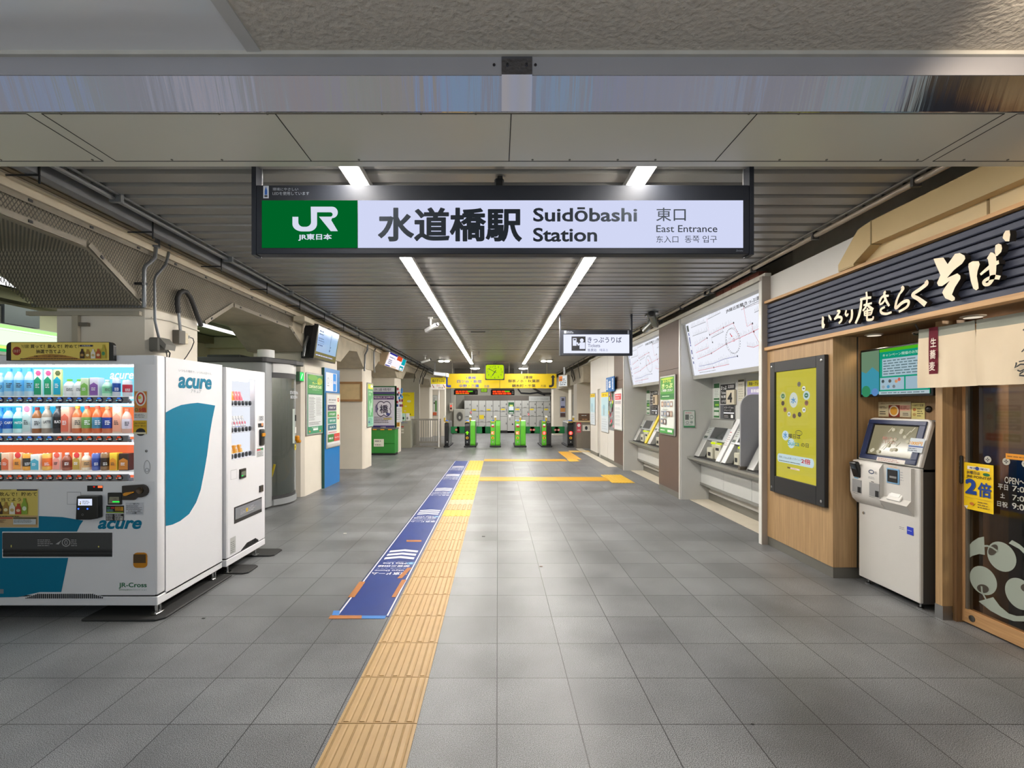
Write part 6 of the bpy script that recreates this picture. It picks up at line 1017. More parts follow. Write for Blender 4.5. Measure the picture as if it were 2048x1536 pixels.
# --- order kiosk
t = thing('order_kiosk', 'white ticket ordering kiosk with a navy framed slanted screen beside the shop door', 'kiosk', (3.3, 3.96, 0)); kw = mt('#cfccc7', .35, 0, .02); kg = mt('#4c4a49', .45, .1, .03); y0, y1 = 3.645, 4.265
mb = MB(); mb.box(3.215, 3.415, y0 + .004, y1 - .004, .05, 1.07, kg); mb.prism([(3.415, 1.05), (3.215, 1.05), (3.32, 1.44), (3.415, 1.44)], 'y', y0 + .004, y1 - .004, kg); mb.build('cabinet', t)
mb = MB(); mb.box(3.19, 3.22, y0, y1, .055, 1.075, kw, .006); mb.build('front_door', t)
S0, S1 = (3.185, 1.085), (3.285, 1.45); M = frame((S0[0], y1, S0[1]), (0, -1, 0), (S1[0]-S0[0], 0, S1[1]-S0[1])); L_ = math.dist(S0, S1); w_ = y1 - y0
mb = MB(M); pts = [(0, 0), (w_, 0), (w_, L_ - .04), (w_ - .012, L_ - .012), (w_ - .04, L_), (.04, L_), (.012, L_ - .012), (0, L_ - .04)]; mb.prism(pts, 'z', -.035, 0, kw, bev=.006); o = mb.build('screen_housing', t)
mb = MB(M); nvk = mt('#1a2a50', .35, 0, .02); q = .03
for r_ in ((.02, w_ - .03, .012, .05), (.02, w_ - .03, L_ - .055, L_ - .02), (.02, .075, .05, L_ - .055), (w_ - .085, w_ - .03, .05, L_ - .055)): mb.box(r_[0], r_[1], r_[2], r_[3], 0, .012, nvk, .003)
mb.build('bezel', o); f = MB(M); f.rect(.075, .05, w_ - .085, L_ - .055, mt('#151515', .1, 0, 0)); f.rect(.09, .06, w_ - .1, L_ - .065, em('#a39a78', .6, 1)); f.build('screen', o)
f = MB(M @ Matrix.Translation((0, 0, .0015))); rr = random.Random(2); ic2 = em('#d4cbb0', .9)
for i in range(20): x, y = rr.uniform(.12, w_ - .14), rr.uniform(.08, L_ - .1); (f.ell(x, y, .016, .014, ic2) if i % 3 else f.stroke([(x, y), (x + .03, y + .04)], .007, ic2))
f.text('画面にタッチ', .22, .19, .36, .215, pr('#b0584c')); f.text('してください', .23, .16, .36, .185, pr('#b0584c')); f.build('screen_print', o)
f = MB(M @ Matrix.Translation((0, 0, .0135))); f.rect(.22, .004, .5, .038, pr('#dcd6d0')); lines(f, .23, .008, .49, .034, 2, '#8a4a44'); f.build('sticker', o)
f = MB(M @ Matrix.Translation((0, 0, .02))); f.rect(w_ - .12, .11, w_ + .01, .22, pr('#c4ccd4')); f.text('1000円', w_ - .115, .165, w_ - .005, .195, pr('#d89a20'), bold=.03); f.rect(w_ - .12, .15, w_ + .01, .16, pr('#3c5c9c')); lines(f, w_ - .115, .115, w_ - .02, .145, 2, '#55606c'); f.build('flap_card', o)
mb = MB(); prof = [(3.19, .70), (3.15, .74), (3.13, .80), (3.13, 1.03), (3.16, 1.075), (3.19, 1.08)]
mb.prism(prof, 'y', 3.96, y1 + .02, kw, True); mb.prism([(3.19, .70), (3.13, .78), (3.165, .82), (3.165, 1.0), (3.165, 1.07), (3.19, 1.075)], 'y', y0 + .05, 3.96, kw, True); o = mb.build('payment_bulge', t)
for yy, nm in ((4.235, 'coin_tray'), (4.04, 'change_tray')):
    mb = MB(); mb.box(3.126, 3.131, yy - .085, yy + .02, .80, .91, mt('#8f8f90', .5)); mb.box(3.124, 3.1265, yy - .08, yy - .045, .80, .85, K); mb.build(nm, o)
mb = MB(M @ Matrix.Identity(4)); mb.M = Matrix.Translation((3.12, 4.20, 1.0)) @ Matrix.Rotation(-.3, 4, 'Y'); mb.box(-.02, .02, -.04, .04, -.07, .07, blk, .008); o2 = mb.build('card_reader', t); f = MB(Matrix.Translation((3.12, 4.20, 1.0)) @ Matrix.Rotation(-.3, 4, 'Y') @ frame((-.0205, 0, 0), (0, -1, 0), (0, 0, 1))); f.rect(-.025, .01, .025, .05, mt('#3a444c', .1)); f.rect(-.025, -.075, .025, -.068, pr('#5ab0e0'), .002); f.build('display', o2)
f = MB(onright(3.128, 0, 0)); f.ring(-4.04, 1.0, .03, .018, .008, pr('#3a4a68')); lines(f, -4.0, .985, -3.975, 1.01, 2, '#555555'); f.rect(-4.04, .915, -4.01, .92, K); lines(f, -4.07, .94, -3.99, .96, 2, '#999999'); lines(f, -4.24, .785, -4.16, .795, 1, '#777777'); lines(f, -4.06, .785, -3.98, .795, 1, '#777777'); f.build('labels', o)
mb = MB(); mb.box(3.158, 3.166, 3.80, 3.92, .93, 1.05, pr('#78a8d0'), .002); mb.box(3.154, 3.16, 3.81, 3.91, .94, 1.04, K, .003); mb.box(3.150, 3.156, 3.815, 3.88, .975, .99, mt('#8a8a8a', .3)); mb.build('bill_slot', o)
f = MB(onright(3.164, 0, 0)); f.text('ご利用できます', -3.91, 1.055, -3.82, 1.068, pr('#d8982c')); lines(f, -3.79, .96, -3.76, 1.04, 4, '#aaaaaa'); f.build('labels', o)
mb = MB(frame((3.14, 3.90, .80), (0, -1, 0), (.045, 0, .07))); mb.box(0, .13, 0, .1, -.01, .006, mt('#d9d7d2', .3), .004); mb.box(.02, .11, .03, .09, .006, .009, mt('#efefec', .1)); mb.build('coin_lid', o)
mb = MB(); mb.lathe([(.012, .004), (.012, -.006), (.004, -.008)], (3.189, 4.2, .62), chrome, 14, 'x'); mb.build('lock', t)
f = MB(onright(3.189, 0, 0)); f.rect(-3.76, .555, -3.70, .615, pr('#2238b8')); lines(f, -3.755, .58, -3.705, .592, 1, '#c8d0f0'); lines(f, -3.83, .575, -3.77, .6, 2, '#8a8a8a'); f.build('maker_plate', t)
for y in (y0 + .05, y1 - .05): mb = MB(); mb.lathe([(.02, 0), (.02, .01), (.008, .015), (.008, .055)], (3.24, y, 0), chrome, 12); mb.build('foot', t)
# --- sliding door with frosted crest
t = thing('door_1', 'oak framed sliding glass door with frosted crest and opening hours', 'door', (3.36, 2.9, 0)); t['kind'] = 'structure'; Xg = 3.34; yl = 3.507; yr = 2.2
mb = MB(); ok = wood('#a87f54', '#c49a6a', 'door_oak'); mb.box(Xg, 3.385, yl - .058, yl, .012, 2.15, ok); mb.build('stile', t); mb = MB(); mb.box(Xg, 3.385, yr, yl - .058, .012, .105, wood('#a87f54', '#c49a6a', 'rail_oak', 'y')); mb.build('bottom_rail', t); mb = MB(); mb.box(Xg, 3.385, yr, yr + .06, .012, 2.15, ok); mb.build('stile', t); mb = MB(); mb.box(Xg, 3.385, yr, yl, 2.08, 2.15, ok); mb.build('top_rail', t)
mb = MB(); mb.box(Xg + .004, 3.38, yl - .075, yl - .058, .105, 2.08, mt('#8a8478', .35, .6)); mb.build('glazing_bead', t)
mb = MB(); mb.box(3.358, 3.362, yr + .06, yl - .075, .105, 2.08, glass('door_glass', (.62, .60, .57, 1), .03, 1.1)); mb.build('pane', t)
mb = MB(); mb.lathe([(.022, .003), (.022, -.004), (.012, -.006)], (Xg, yl - .11, .055), mt('#6f6c66', .3, .9), 18, 'x'); mb.build('rail_lock', t)
mb = MB(); mb.box(Xg - .02, Xg, yl - .05, yl - .012, pz(965, yl), pz(910, yl), mt('#26241f', .4), .005); o = mb.build('push_plate', t); f = MB(onright(Xg - .021, yl - .015, 0)); f.text('押', .008, 1.14, .026, 1.16, pr('#9a968c')); f.text('して', .008, 1.09, .026, 1.13, pr('#9a968c')); f.build('lettering', o)
Xk = 3.3575
def DG(x, y): Yy = yx(x, Xk); return (-Yy, pz(y, Yy))
fro = mt('#98a094', .6, 0, .02); f = MB(onright(Xk, 0, 0))
def DQ(x, y): return DG(1900 + x/5.12, 1020 + y/5.12)
f.poly([DQ(185, 375), DQ(230, 325), DQ(290, 285), DQ(350, 272), DQ(358, 460), DQ(300, 450), DQ(230, 470), DQ(186, 500)], fro)
def rel(cx, cy, rx, ry, rot, k=32): return [DQ(cx + rx*math.cos(2*math.pi*i/k)*math.cos(rot) - ry*math.sin(2*math.pi*i/k)*math.sin(rot), cy + rx*math.cos(2*math.pi*i/k)*math.sin(rot) + ry*math.sin(2*math.pi*i/k)*math.cos(rot)) for i in range(k)]
dkg = mt('#3f382e', .5, 0, 0)
for cx, cy, rx, ry, rot in ((532, 478, 172, 130, .85), (344, 722, 165, 122, .9), (720, 860, 185, 130, .9)): f.poly(rel(cx, cy, rx, ry, rot), fro)
for cx, cy in ((445, 408), (342, 805), (790, 800)): f.poly(rel(cx, cy, 62, 42, -.95 if cx == 445 else .3), dkg)
f.stroke([DQ(350, 368), DQ(390, 368), DQ(440, 385), DQ(490, 420)], .012, fro); f.stroke([DQ(330, 780), DQ(335, 840), DQ(375, 915)], .012, fro)
f.poly([DQ(300, 935), DQ(450, 892), DQ(520, 985), DQ(610, 1060), DQ(690, 1085), DQ(800, 1085), DQ(800, 1142), DQ(660, 1138), DQ(540, 1095), DQ(420, 1030)], fro); f.poly([DQ(610, 340), DQ(645, 308), DQ(720, 350), DQ(800, 420), DQ(800, 480), DQ(720, 400)], fro); f.build('frosted_crest', t)
f = MB(onright(Xk - .001, 0, 0)); ws = pr('#b4b0a4')
def DB(x0, y0, x1, y1): a = DG(x0, (y0+y1)/2); b2 = DG(x1, (y0+y1)/2); return (a[0], pz(y1, -a[0]), b2[0], pz(y0, -a[0]))
for x, y in ((1976, 919), (2013.5, 923), (2053, 928)): c_ = DG(x, y); f.ell(c_[0], c_[1], .024, .024, ws); f.poly([(c_[0] + r_*math.cos(math.radians(45*i + 90)), c_[1] + r_*math.sin(math.radians(45*i + 90))) for i, r_ in enumerate((.018, .006) * 4)], DK); f.ell(c_[0], c_[1], .004, .004, ws)
for s_, q in (('OPEN～', (2011, 953, 2052, 966)), ('平日', (1998, 967, 2018, 978)), ('7:00', (2027, 971, 2062, 982)), ('土', (2003, 985, 2012, 995)), ('7:00', (2027, 989, 2062, 1000)), ('日祝', (1997, 1001, 2018, 1012)), ('9:00', (2027, 1005, 2062, 1017))): f.text(s_, *DB(*q), ws, bold=.012)
f.build('opening_hours', t)
t3 = thing('door_poster', 'bright yellow point campaign poster with a big blue 2 taped to the shop door', 'poster', (3.35, 3.38, 1)); f = MB(onright(3.337, 0, 0)); a = DB(1934, 924, 1993.5, 1016); f.poly([(a[0], a[1] + .02), (a[0] + .02, a[1]), (a[2], a[1]), (a[2], a[3]), (a[0], a[3])], pr('#f0c80c')); f.poly([(a[0], a[1] + .02), (a[0] + .02, a[1]), (a[0] + .03, a[1] + .025)], pr('#f4ecd8'))
bw, bh = a[2] - a[0], a[3] - a[1]; PA = lambda x0, y0, x1, y1: (a[0] + x0*bw, a[1] + y0*bh, a[0] + x1*bw, a[1] + y1*bh)
f.rect(*PA(.12, .86, .88, .93), pr('#ece4d8')); f.text('毎週水曜日', *PA(.2, .875, .8, .915), DK, bold=.01); f.ell(a[0] + .47*bw, a[1] + .895*bh, .013, .013, pr('#1f3c8c')); f.text('水曜日は', *PA(.1, .76, .56, .83), pr('#55483c'), bold=.02); f.ell(a[0] + .78*bw, a[1] + .79*bh, .024, .011, pr('#1f6a3c')); f.text('JRE POINTが', *PA(.1, .67, .94, .75), pr('#5a4a1c'), bold=.02); f.text('2', *PA(.06, .33, .46, .66), pr('#123f8c'), bold=.05); f.text('倍', *PA(.5, .31, .95, .62), pr('#123f8c'), bold=.03); f.ell(a[0] + .3*bw, a[1] + .13*bh, .016, .011, pr('#c8742c')); lines(f, *PA(.5, .06, .92, .22), 3, '#8a6a2c'); f.rect(*PA(.06, .255, .95, .262), pr('#c8a030')); f.build('print', t3)
t4 = thing('door_notice', 'narrow orange notice strip stuck across the shop door glass', 'sticker', (3.35, 3.1, 1.2)); f = MB(onright(3.353, 0, 0)); a = DB(2013, 906.5, 2060, 917.5); f.rect(*a, pr('#dc901c')); lines(f, a[0] + .01, a[1] + .01, a[2], a[3] - .01, 1, '#7a4a10'); f.build('print', t4)
# inside, seen through the glass
t = thing('menu_board', 'beige price board standing on a navy panel behind the door glass', 'menu board', (3.62, 3.0, 1.2)); mb = MB(); mb.box(3.6, 3.62, 2.2, 3.30, 1.05, 2.1, pr('#3c4058')); mb.build('panel', t); mb = MB(); mb.box(3.58, 3.6, 2.5, 3.285, 1.35, 1.85, pr('#a89a86'), .004); mb.build('board', t)
f = MB(onright(3.578, 3.285, 1.35)); f.text('0', .06, .38, .1, .44, pr('#5a5048')); f.text('0', .06, .2, .11, .27, pr('#5a5048')); f.text('店内メニュー案内', .17, .42, .46, .46, pr('#5a5048'))
for i, (c, s_) in enumerate((('#5f5048', 'かけそば'), ('#7a6f50', '天ぷらそば'), ('#7a6f50', '月見そば'), ('#6f6450', '定食'))): f.rect(.16, .32 - i*.07, .56, .38 - i*.07, pr(c)); f.text(s_, .24, .335 - i*.07, .46, .365 - i*.07, pr('#b8b09c'))
f.rect(.03, .03, .3, .08, pr('#8a4a3c')); f.rect(.31, .03, .56, .08, pr('#6a6440')); f.build('print', t)
f = MB(onright(3.598, 3.2, 1.9)); f.rect(.1, .05, .5, .12, pr('#c8c8cc')); f.rect(.11, .055, .25, .115, pr('#2f84c8')); f.build('header', t); mb = MB(); mb.box(3.7, 4.3, 3.1, 3.45, .9, 1.2, pr('#2f3a78'), .01); t = thing('crate', 'dark blue crate just inside the shop door', 'crate', (4, 3.3, .9)); mb.build('body', t); mb = MB(); mb.box(3.75, 4.3, 3.1, 3.45, 0, .9, pr('#4a3c30')); mb.build('stand', t)
# --- noren curtain and soffit lamps
t = thing('curtain_rod', 'dark rod on a hook carrying the cream shop curtain', 'rod', (3.15, 2.9, 2.13)); mb = MB(); mb.tube([(3.15, 3.66, 2.105), (3.15, 2.2, 2.105)], .011, mt('#6a5c4c', .4, .4), 10); mb.build('rod', t)
for y in (3.64, 2.3): mb = MB(); mb.tube([(3.15, y, 2.17), (3.17, y, 2.13), (3.165, y, 2.09), (3.145, y, 2.088), (3.135, y, 2.1)], .006, mt('#4a4038', .4, .4), 8); mb.build('hook', t)
cl = mt('#e4d3b8', .9, 0, .06, 5, 0, 'cream_cotton'); cl_shade = mt('#9a9c90', .9, 0, .06, 5, 0, 'shaded_cotton')  # second cotton: same cream cloth, fascia's shadow put into its colour
def noren(y1, y0, seed, label):
    t = thing('shop_curtain', label, 'curtain', (3.15, (y0 + y1)/2, 2.09), 'curtain panels over the shop door'); rr = random.Random(seed); ph = rr.uniform(0, 6)
    def X_(u, v): return 3.137 - .012 * v * math.sin(9*u + ph + 2*v) - .006 * v * math.sin(23*u + ph*2) + .01 * v * u
    def sheet(v0, v1, m, nm, nu=24, nv_=12):
        vs, fs = [], []
        for j in range(nv_ + 1):
            for i in range(nu + 1):
                u, v = i / nu, v0 + (v1 - v0) * j / nv_; vs.append((X_(u, v), y1 + (y0 - y1) * u, 2.117 - .43 * v - .004*math.sin(3*u)))
        k = nu + 1
        for j in range(nv_):
            for i in range(nu): fs.append((j*k+i, (j+1)*k+i, (j+1)*k+i+1, j*k+i+1))
        n = len(vs); vs += [(x + .0025, y, z) for x, y, z in vs]; fs2 = fs + [tuple(n + q for q in g)[::-1] for g in fs]
        mb = MB(); mb.add(vs, fs2, m, True); return mb.build(nm, t)
    sheet(0, .15, cl_shade, 'shaded_rod_pocket', 24, 4); sheet(.15, 1, cl, 'cloth'); return t, X_
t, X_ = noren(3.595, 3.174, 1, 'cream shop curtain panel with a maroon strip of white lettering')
mb = MB(); ya, yb = 3.505, 3.435; vs = []
for j in range(11):
    v = .0 + .78 * j / 10
    for y in (ya + .012 * j / 10, yb + .012 * j / 10): vs.append((X_((3.595 - y)/.421, v) - .004, y, 2.118 - .43*v))
mb.add(vs, [(2*j, 2*j+2, 2*j+3, 2*j+1) for j in range(10)], mt('#6a1428', .85, 0, .04), True); mb.build('maroon_strip', t, 'maroon strip')
f = MB(onright(3.127, 0, 0)); wt2 = mt('#f0e4d8', .7, 0, 0)
for k, s_ in enumerate('生蕎麦'): f.text(s_, -3.487 - .004 * k, 1.975 - k * .085, -3.44 - .004 * k, 2.04 - k * .085, wt2, bold=.012)
f.build('strip_lettering', t)
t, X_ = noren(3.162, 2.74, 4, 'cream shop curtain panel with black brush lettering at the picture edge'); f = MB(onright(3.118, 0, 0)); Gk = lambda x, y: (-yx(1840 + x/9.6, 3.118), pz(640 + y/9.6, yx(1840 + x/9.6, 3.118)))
for pts, w_ in (([(1900, 800), (1960, 790), (2040, 770)], .007), ([(1855, 815), (1850, 860), (1825, 920), (1870, 890), (1930, 850), (2020, 850), (2060, 880)], .009), ([(1875, 965), (1930, 985), (2010, 950), (2060, 930)], .009), ([(2000, 985), (1930, 1030), (1915, 1065), (2060, 1075)], .009), ([(1960, 615), (2010, 560), (2060, 480)], .007), ([(1990, 200), (2040, 150)], .008)): f.stroke([Gk(*p) for p in pts], w_, K)
f.build('lettering', t)
for x, y, lab in ((3.26, 4.18, 'round downlight in the shop soffit over the kiosk'), (3.27, 3.32, 'round downlight in the shop soffit over the curtain')):
    t = thing('downlight', lab, 'ceiling light', (x, y, 2.165), 'soffit downlights'); mb = MB(); mb.lathe([(.068, .006), (.068, 0), (.055, -.006)], (x, y, 2.166), pr('#d8d2c4'), 24); mb.build('trim_ring', t); mb = MB(); mb.lathe([(.05, 0), (.05, -.003)], (x, y, 2.161), em('#fff0d8', .8), 20); mb.build('lens', t)
# ================================================================== gates and the far end
gsil = mt('#8d8f90', .35, .5, .04); ggr = mt('#5cb82c', .35, 0, .03, 3, 0, 'gate_green'); gbk = mt('#1a1b1d', .35, 0, .02); flapm = mt('#0f7a3c', .4, 0, .03)
Y0 = 17.95
def gate(x0, x1, left, right, sig, label, flaps):
    a, b_ = px(x0, Y0), px(x1, Y0); w = b_ - a; t = thing('ticket_gate', label, 'ticket gate', ((a + b_)/2, Y0 + .8, 0), 'row of ticket gates')
    mb = MB(); mb.box(a + .03, b_ - .03, Y0 + .06, Y0 + 1.6, .06, .93, gsil, .02); mb.box(a + .05, b_ - .05, Y0 + .1, Y0 + 1.55, .93, .97, mt('#5c5e5e', .3), .01); mb.build('body', t)
    mb = MB(); mb.box(a - .02, b_ + .02, Y0 - .03, Y0 + 1.62, 0, .06, K, .01); mb.build('base', t)
    m_ = (a + b_) / 2 if left and right else (b_ if left else a)
    for col, q0, q1 in ((left, a, m_), (right, m_, b_)):
        if not col: continue
        mt_ = {'g': ggr, 'k': gbk}[col]; mb = MB(); mb.prism([(Y0 + .02, .06), (Y0, .12), (Y0, .80), (Y0 + .05, .98 if col == 'g' else .9), (Y0 + .2, 1.0 if col == 'g' else .92), (Y0 + .2, .06)], 'x', q0 + .008, q1 - .008, mt_, bev=.012); mb.build('front_panel', t)
    lx = a + .02; lw = (m_ - a - .04) if left else w - .04; lx0 = lx + lw*.5
    mb = MB(); mb.box(lx + .01, lx + lw - .01, Y0 - .01, Y0 + .2, .93, .96, mt('#d8b020', .4)); mb.lathe([(lw*.4, 0), (lw*.4, .03), (lw*.3, .05)], (lx0, Y0 + .1, .96), pr('#4a78d8'), 16); mb.build('card_reader', t)
    mb = MB(); mb.box(m_ - .03, m_ + .03, Y0 + .12, Y0 + .18, .95, 1.12, mt('#c8a838', .4), .008); mb.box(m_ - .045, m_ + .045, Y0 + .1, Y0 + .19, 1.10, 1.17, mt('#e4e4dc', .3) if sig != 'ic2' else ggr, .01); mb.build('sensor_post', t)
    f = MB(front(0, Y0 - .003, 0)); z = .53
    if sig == 'arrow': arrow(f, [(lx0, z - .06), (lx0, z)], .05, .075, em('#8cf020', 1.1))
    elif sig == 'ic': f.rect(lx + .01, z - .06, lx + lw - .02, z + .07, em('#ff7a30', 1.0)); f.text('IC', lx + .03, z - .04, lx + lw - .04, z + .05, em('#fff4d8', 1.2), bold=.04)
    elif sig == 'no': f.ell(lx0, z, .075, .075, em('#ff3a28', 1.2)); f.ell(lx0, z, .045, .045, em('#ffe0d8', 1.0)); f.rect(lx0 - .04, z - .012, lx0 + .04, z + .012, em('#ff3a28', 1.2), .004)
    f.build('signal', t)
    f = MB(front(0, Y0 - .003, 0))
    if sig: f.ell(lx0, .35, .05, .05, pr('#e8b020')); f.text('♿' if 0 else 'i', lx0 - .02, .32, lx0 + .02, .38, K); 
    if sig in ('ic2', 'no', 'ic') and left == 'g': f.rect(lx + .02, .74, lx + lw - .02, .82, pr('#b8343c')); f.ell(lx0, .83, .05, .03, W)
    f.ell(lx0 if left else b_ - .06, .2, .025, .03, pr('#9a9c9c')); f.build('stickers', t)
    for d in flaps:
        mb = MB(); fx = b_ if d > 0 else a; q = sorted((fx, fx + d)); mb.box(q[0], q[1], Y0 + .75, Y0 + .78, .47, .74, flapm, .012); o = mb.build('flap', t)
        if abs(d) > .3 and sig in ('no', None) or d == .38:
            f = MB(front(0, Y0 + .747, 0)); c_ = fx + d * .62; f.ell(c_, .61, .05, .05, pr('#c83c34')); f.rect(c_ - .04, .595, c_ + .04, .62, W, .003); f.build('no_entry_mark', o)
gate(888.5, 897.5, None, 'k', None, 'narrow black ticket gate end post beside the railing', [.35])
gate(929, 951, 'k', 'g', 'arrow', 'ticket gate with a black face and green arrow light', [-.36, .36])
gate(980.5, 1001, 'g', 'g', 'ic', 'all green ticket gate in front of the locker bank middle with the orange light', [-.34])
gate(1030, 1052, 'g', 'g', 'ic', 'green ticket gate with orange light and a red sticker, beside the closed flaps', [.38])
gate(1083.5, 1103, 'g', 'k', 'no', 'ticket gate half green half black with a red light', [-.38, .37])
gate(1135, 1148, 'k', None, 'no', 'black ticket gate with a red light beside the staffed counter', [-.38])
# railing
t = thing('railing', 'grey steel railing with vertical bars between the ticket booth and the gates', 'railing', (px(850, 18), 18, 0)); rs = mt('#96928a', .35, .6, .05); Yr = 18.0; a, b_ = px(823, Yr), px(880, Yr)

for x in (a, px(834, Yr), b_): mb = MB(); mb.box(x - .04, x + .04, Yr - .03, Yr + .03, .055, .995, rs); mb.build('post', t)
mb = MB(); mb.box(a, b_ + .04, Yr - .032, Yr + .032, 1.0, 1.06, rs); mb.box(px(834, Yr), b_, Yr - .02, Yr + .02, .16, .22, rs); mb.box(a, b_, Yr - .04, Yr + .04, 0, .05, rs); mb.build('rail', t)
for i in range(9): x = px(838 + i * 4.6, Yr); mb = MB(); mb.box(x - .013, x + .013, Yr - .012, Yr + .012, .2, 1.02, rs); mb.build('bar', t)
t = thing('ticket_booth', 'pale steel cabinet with small red label at the start of the railing', 'cabinet', (px(812, 17.6), 17.8, 0)); a, b_ = px(801, 17.6), px(821, 17.6); mb = MB(); mb.box(a, b_, 17.6, 18.3, 0, 1.0, mt('#a8a694', .35, .3, .04), .008); mb.build('body', t)
f = MB(front(0, 17.597, 0)); f.text('ご確認ください', a + .02, .90, b_ - .1, .97, pr('#3a5ab0')); f.rect(a + .02, .76, a + .12, .8, pr('#b83c34')); f.rect(a + .03, .64, a + .12, .7, pr('#d8d8c8')); f.rect(a + .03, .54, a + .12, .6, pr('#d8d8c8')); f.build('labels', t)
for x, lab, c in ((807, 'pale green leaflet stand on the steel cabinet', '#b4dcc8'), (815, 'white leaflet stand on the steel cabinet', '#dfe0dc')):
    X = px(x, 17.7); t = thing('leaflet_stand', lab, 'leaflet stand', (X, 17.75, 1.0)); mb = MB(); mb.prism([(17.68, 1.0), (17.72, 1.27), (17.76, 1.27), (17.85, 1.0)], 'x', X - .06, X + .06, mt(c, .4)); mb.build('stand', t); f = MB(front(X, 17.69, 1.05)); f.ell(0, .04, .03, .05, K if x == 807 else pr('#888888'), .01); f.build('print', t)
mb = MB(); mb.box(-4.1, px(838, 18.6), 18.6, 18.7, 0, 2.6, mt('#aaa89a', .6)); struct(mb, 'wall_booth')
def pY(f): f.rect(0, 0, 1, 1, pr('#f2e010')); f.rect(0, 0, 1, .14, pr('#e4e4d8')); lines(f, .1, .86, .7, .95, 2, '#a89c10'); f.ell(.6, .68, .16, .04, pr('#e8f0c0')); f.ell(.35, .5, .1, .03, pr('#f0e8a0')); f.ell(.3, .33, .1, .03, pr('#f0d0a0')); f.text('山の手線', .35, .19, .75, .23, K, bold=.02)
a, z0, e_, z1 = R(801, 784, 829, 841, 18.55); poster('wall_poster', 'bright yellow poster on the wall behind the steel cabinet', front(a, 18.598, z0), e_ - a, z1 - z0, pY, fw=.015)
t = thing('pole_sign', 'white board on a slim white pole with yellow top and red arrows beside the railing', 'sign', (px(877.5, 17.5), 17.5, 0)); X = px(877.5, 17.5); mb = MB(); mb.tube([(X, 17.52, 0), (X, 17.52, pz(772, 17.5))], .022, pr('#e4e2dc'), 10); mb.build('pole', t); mb = MB(); mb.lathe([(.16, 0), (.16, .02), (.03, .04)], (X, 17.52, 0), mt('#6a6864', .5), 18); mb.build('foot', t)
a, z0, e_, z1 = R(862, 755, 892, 779, 17.5); mb = MB(); mb.box(a, e_, 17.49, 17.505, z0, z1, pr('#ece8e2')); mb.build('board', t); f = MB(front(0, 17.488, 0)); f.rect(a, z0 + .2, e_, z1, pr('#f0dc10')); f.text('紙のきっぷは', a + .05, z0 + .26, e_ - .05, z1 - .06, pr('#5a5030'), bold=.02); rd3 = pr('#a82c2c'); f.text('左の', a + .2, z0 + .11, a + .32, z0 + .19, pr('#c8404a')); f.text('改札機', a + .27, z0 + .03, a + .44, z0 + .1, pr('#4a3434')); arrow(f, [(a + .05, z0 + .18), (a + .1, z0 + .07)], .022, .03, rd3); arrow(f, [(e_ - .1, z0 + .18), (e_ - .05, z0 + .07)], .022, .03, rd3); f.build('print', t)
# posters and pillars seen past the railing
mb = MB(); mb.box(-4.4, -2.7, 24.6, 25.2, 0, 2.6, pillarm); struct(mb, 'pillar')
def pS(f): f.rect(0, 0, 1, 1, pr('#a8c4dc')); f.rect(0, .5, 1, 1, pr('#8fb4d8')); f.ell(.4, .5, .35, .08, pr('#5f7a94')); f.ell(.6, .38, .5, .08, pr('#dfe8f0')); f.rect(.05, .08, .9, .2, pr('#5a9ad0')); f.rect(0, .86, 1, 1, pr('#f0d020')); f.text('モーター', .1, .9, .9, .96, K, bold=.03)
a, z0, e_, z1 = R(840, 779.5, 857, 836, 24.5); poster('wall_poster', 'pale blue mountain poster with a yellow heading, behind the railing', front(a, 24.595, z0), e_ - a, z1 - z0, pS)
def pT(f): f.rect(0, 0, 1, 1, pr('#c8ccc8')); f.rect(.5, .2, .95, .75, pr('#5a8a4c')); f.rect(0, 0, .9, .16, pr('#c86038')); f.ell(.35, .62, .16, .05, pr('#4a3a30')); f.rect(.2, .2, .5, .58, pr('#dfe0dc')); f.ell(.32, .78, .08, .02, K); lines(f, .2, .85, .8, .9, 1)
a, z0, e_, z1 = R(864, 790, 875, 832, 24.5); poster('wall_poster', 'green and orange poster half behind the white sign pole', front(a, 24.595, z0), e_ - a, z1 - z0, pT)
mb = MB(); mb.box(-3.6, -2.35, 26.6, 27.0, 0, 2.6, mt('#a5a297', .6)); struct(mb, 'wall_far')
def sig_box(x, y, Yy, lab): X = px(x, Yy); t = thing('signal_lamp', lab, 'signal lamp', (X, Yy, pz(y, Yy))); mb = MB(); mb.box(X - .09, X + .09, Yy, Yy + .1, pz(y + 8, Yy), pz(y - 8, Yy), mt('#c4b8a8', .5), .01); mb.build('box', t); f = MB(front(0, Yy - .002, 0)); f.ell(X, pz(y - 2, Yy), .055, .055, em('#ff4030', 1.6)); f.ell(X, pz(y + 3, Yy), .06, .06, pr('#5a1814')); f.build('lens', t); mb = MB(); mb.tube([(X, Yy + .05, pz(y - 8, Yy)), (X, Yy + .05, 3.1)], .02, galv, 6); mb.build('conduit', t)
sig_box(902, 814, 26.4, 'red signal lamp box on a conduit left of the lockers')
t = thing('drum_machine', 'grey appliance with a round drum window beside the lockers', 'machine', (px(915, 26.6), 26.9, 0)); a, b_ = px(907, 26.3), px(928, 26.3); mb = MB(); mb.box(a, b_, 26.3, 26.9, 0, 1.35, mt('#a4a298', .5), .02); mb.build('body', t); f = MB(front(0, 26.297, 0)); c_ = (a + b_)/2 + .05; f.ell(c_, .95, .16, .24, pr('#4a4844')); f.ring(c_, .95, .2, .28, .04, pr('#8a887f')); f.ell(c_, .9, .06, .09, pr('#a8a8a0')); f.build('drum_window', t)
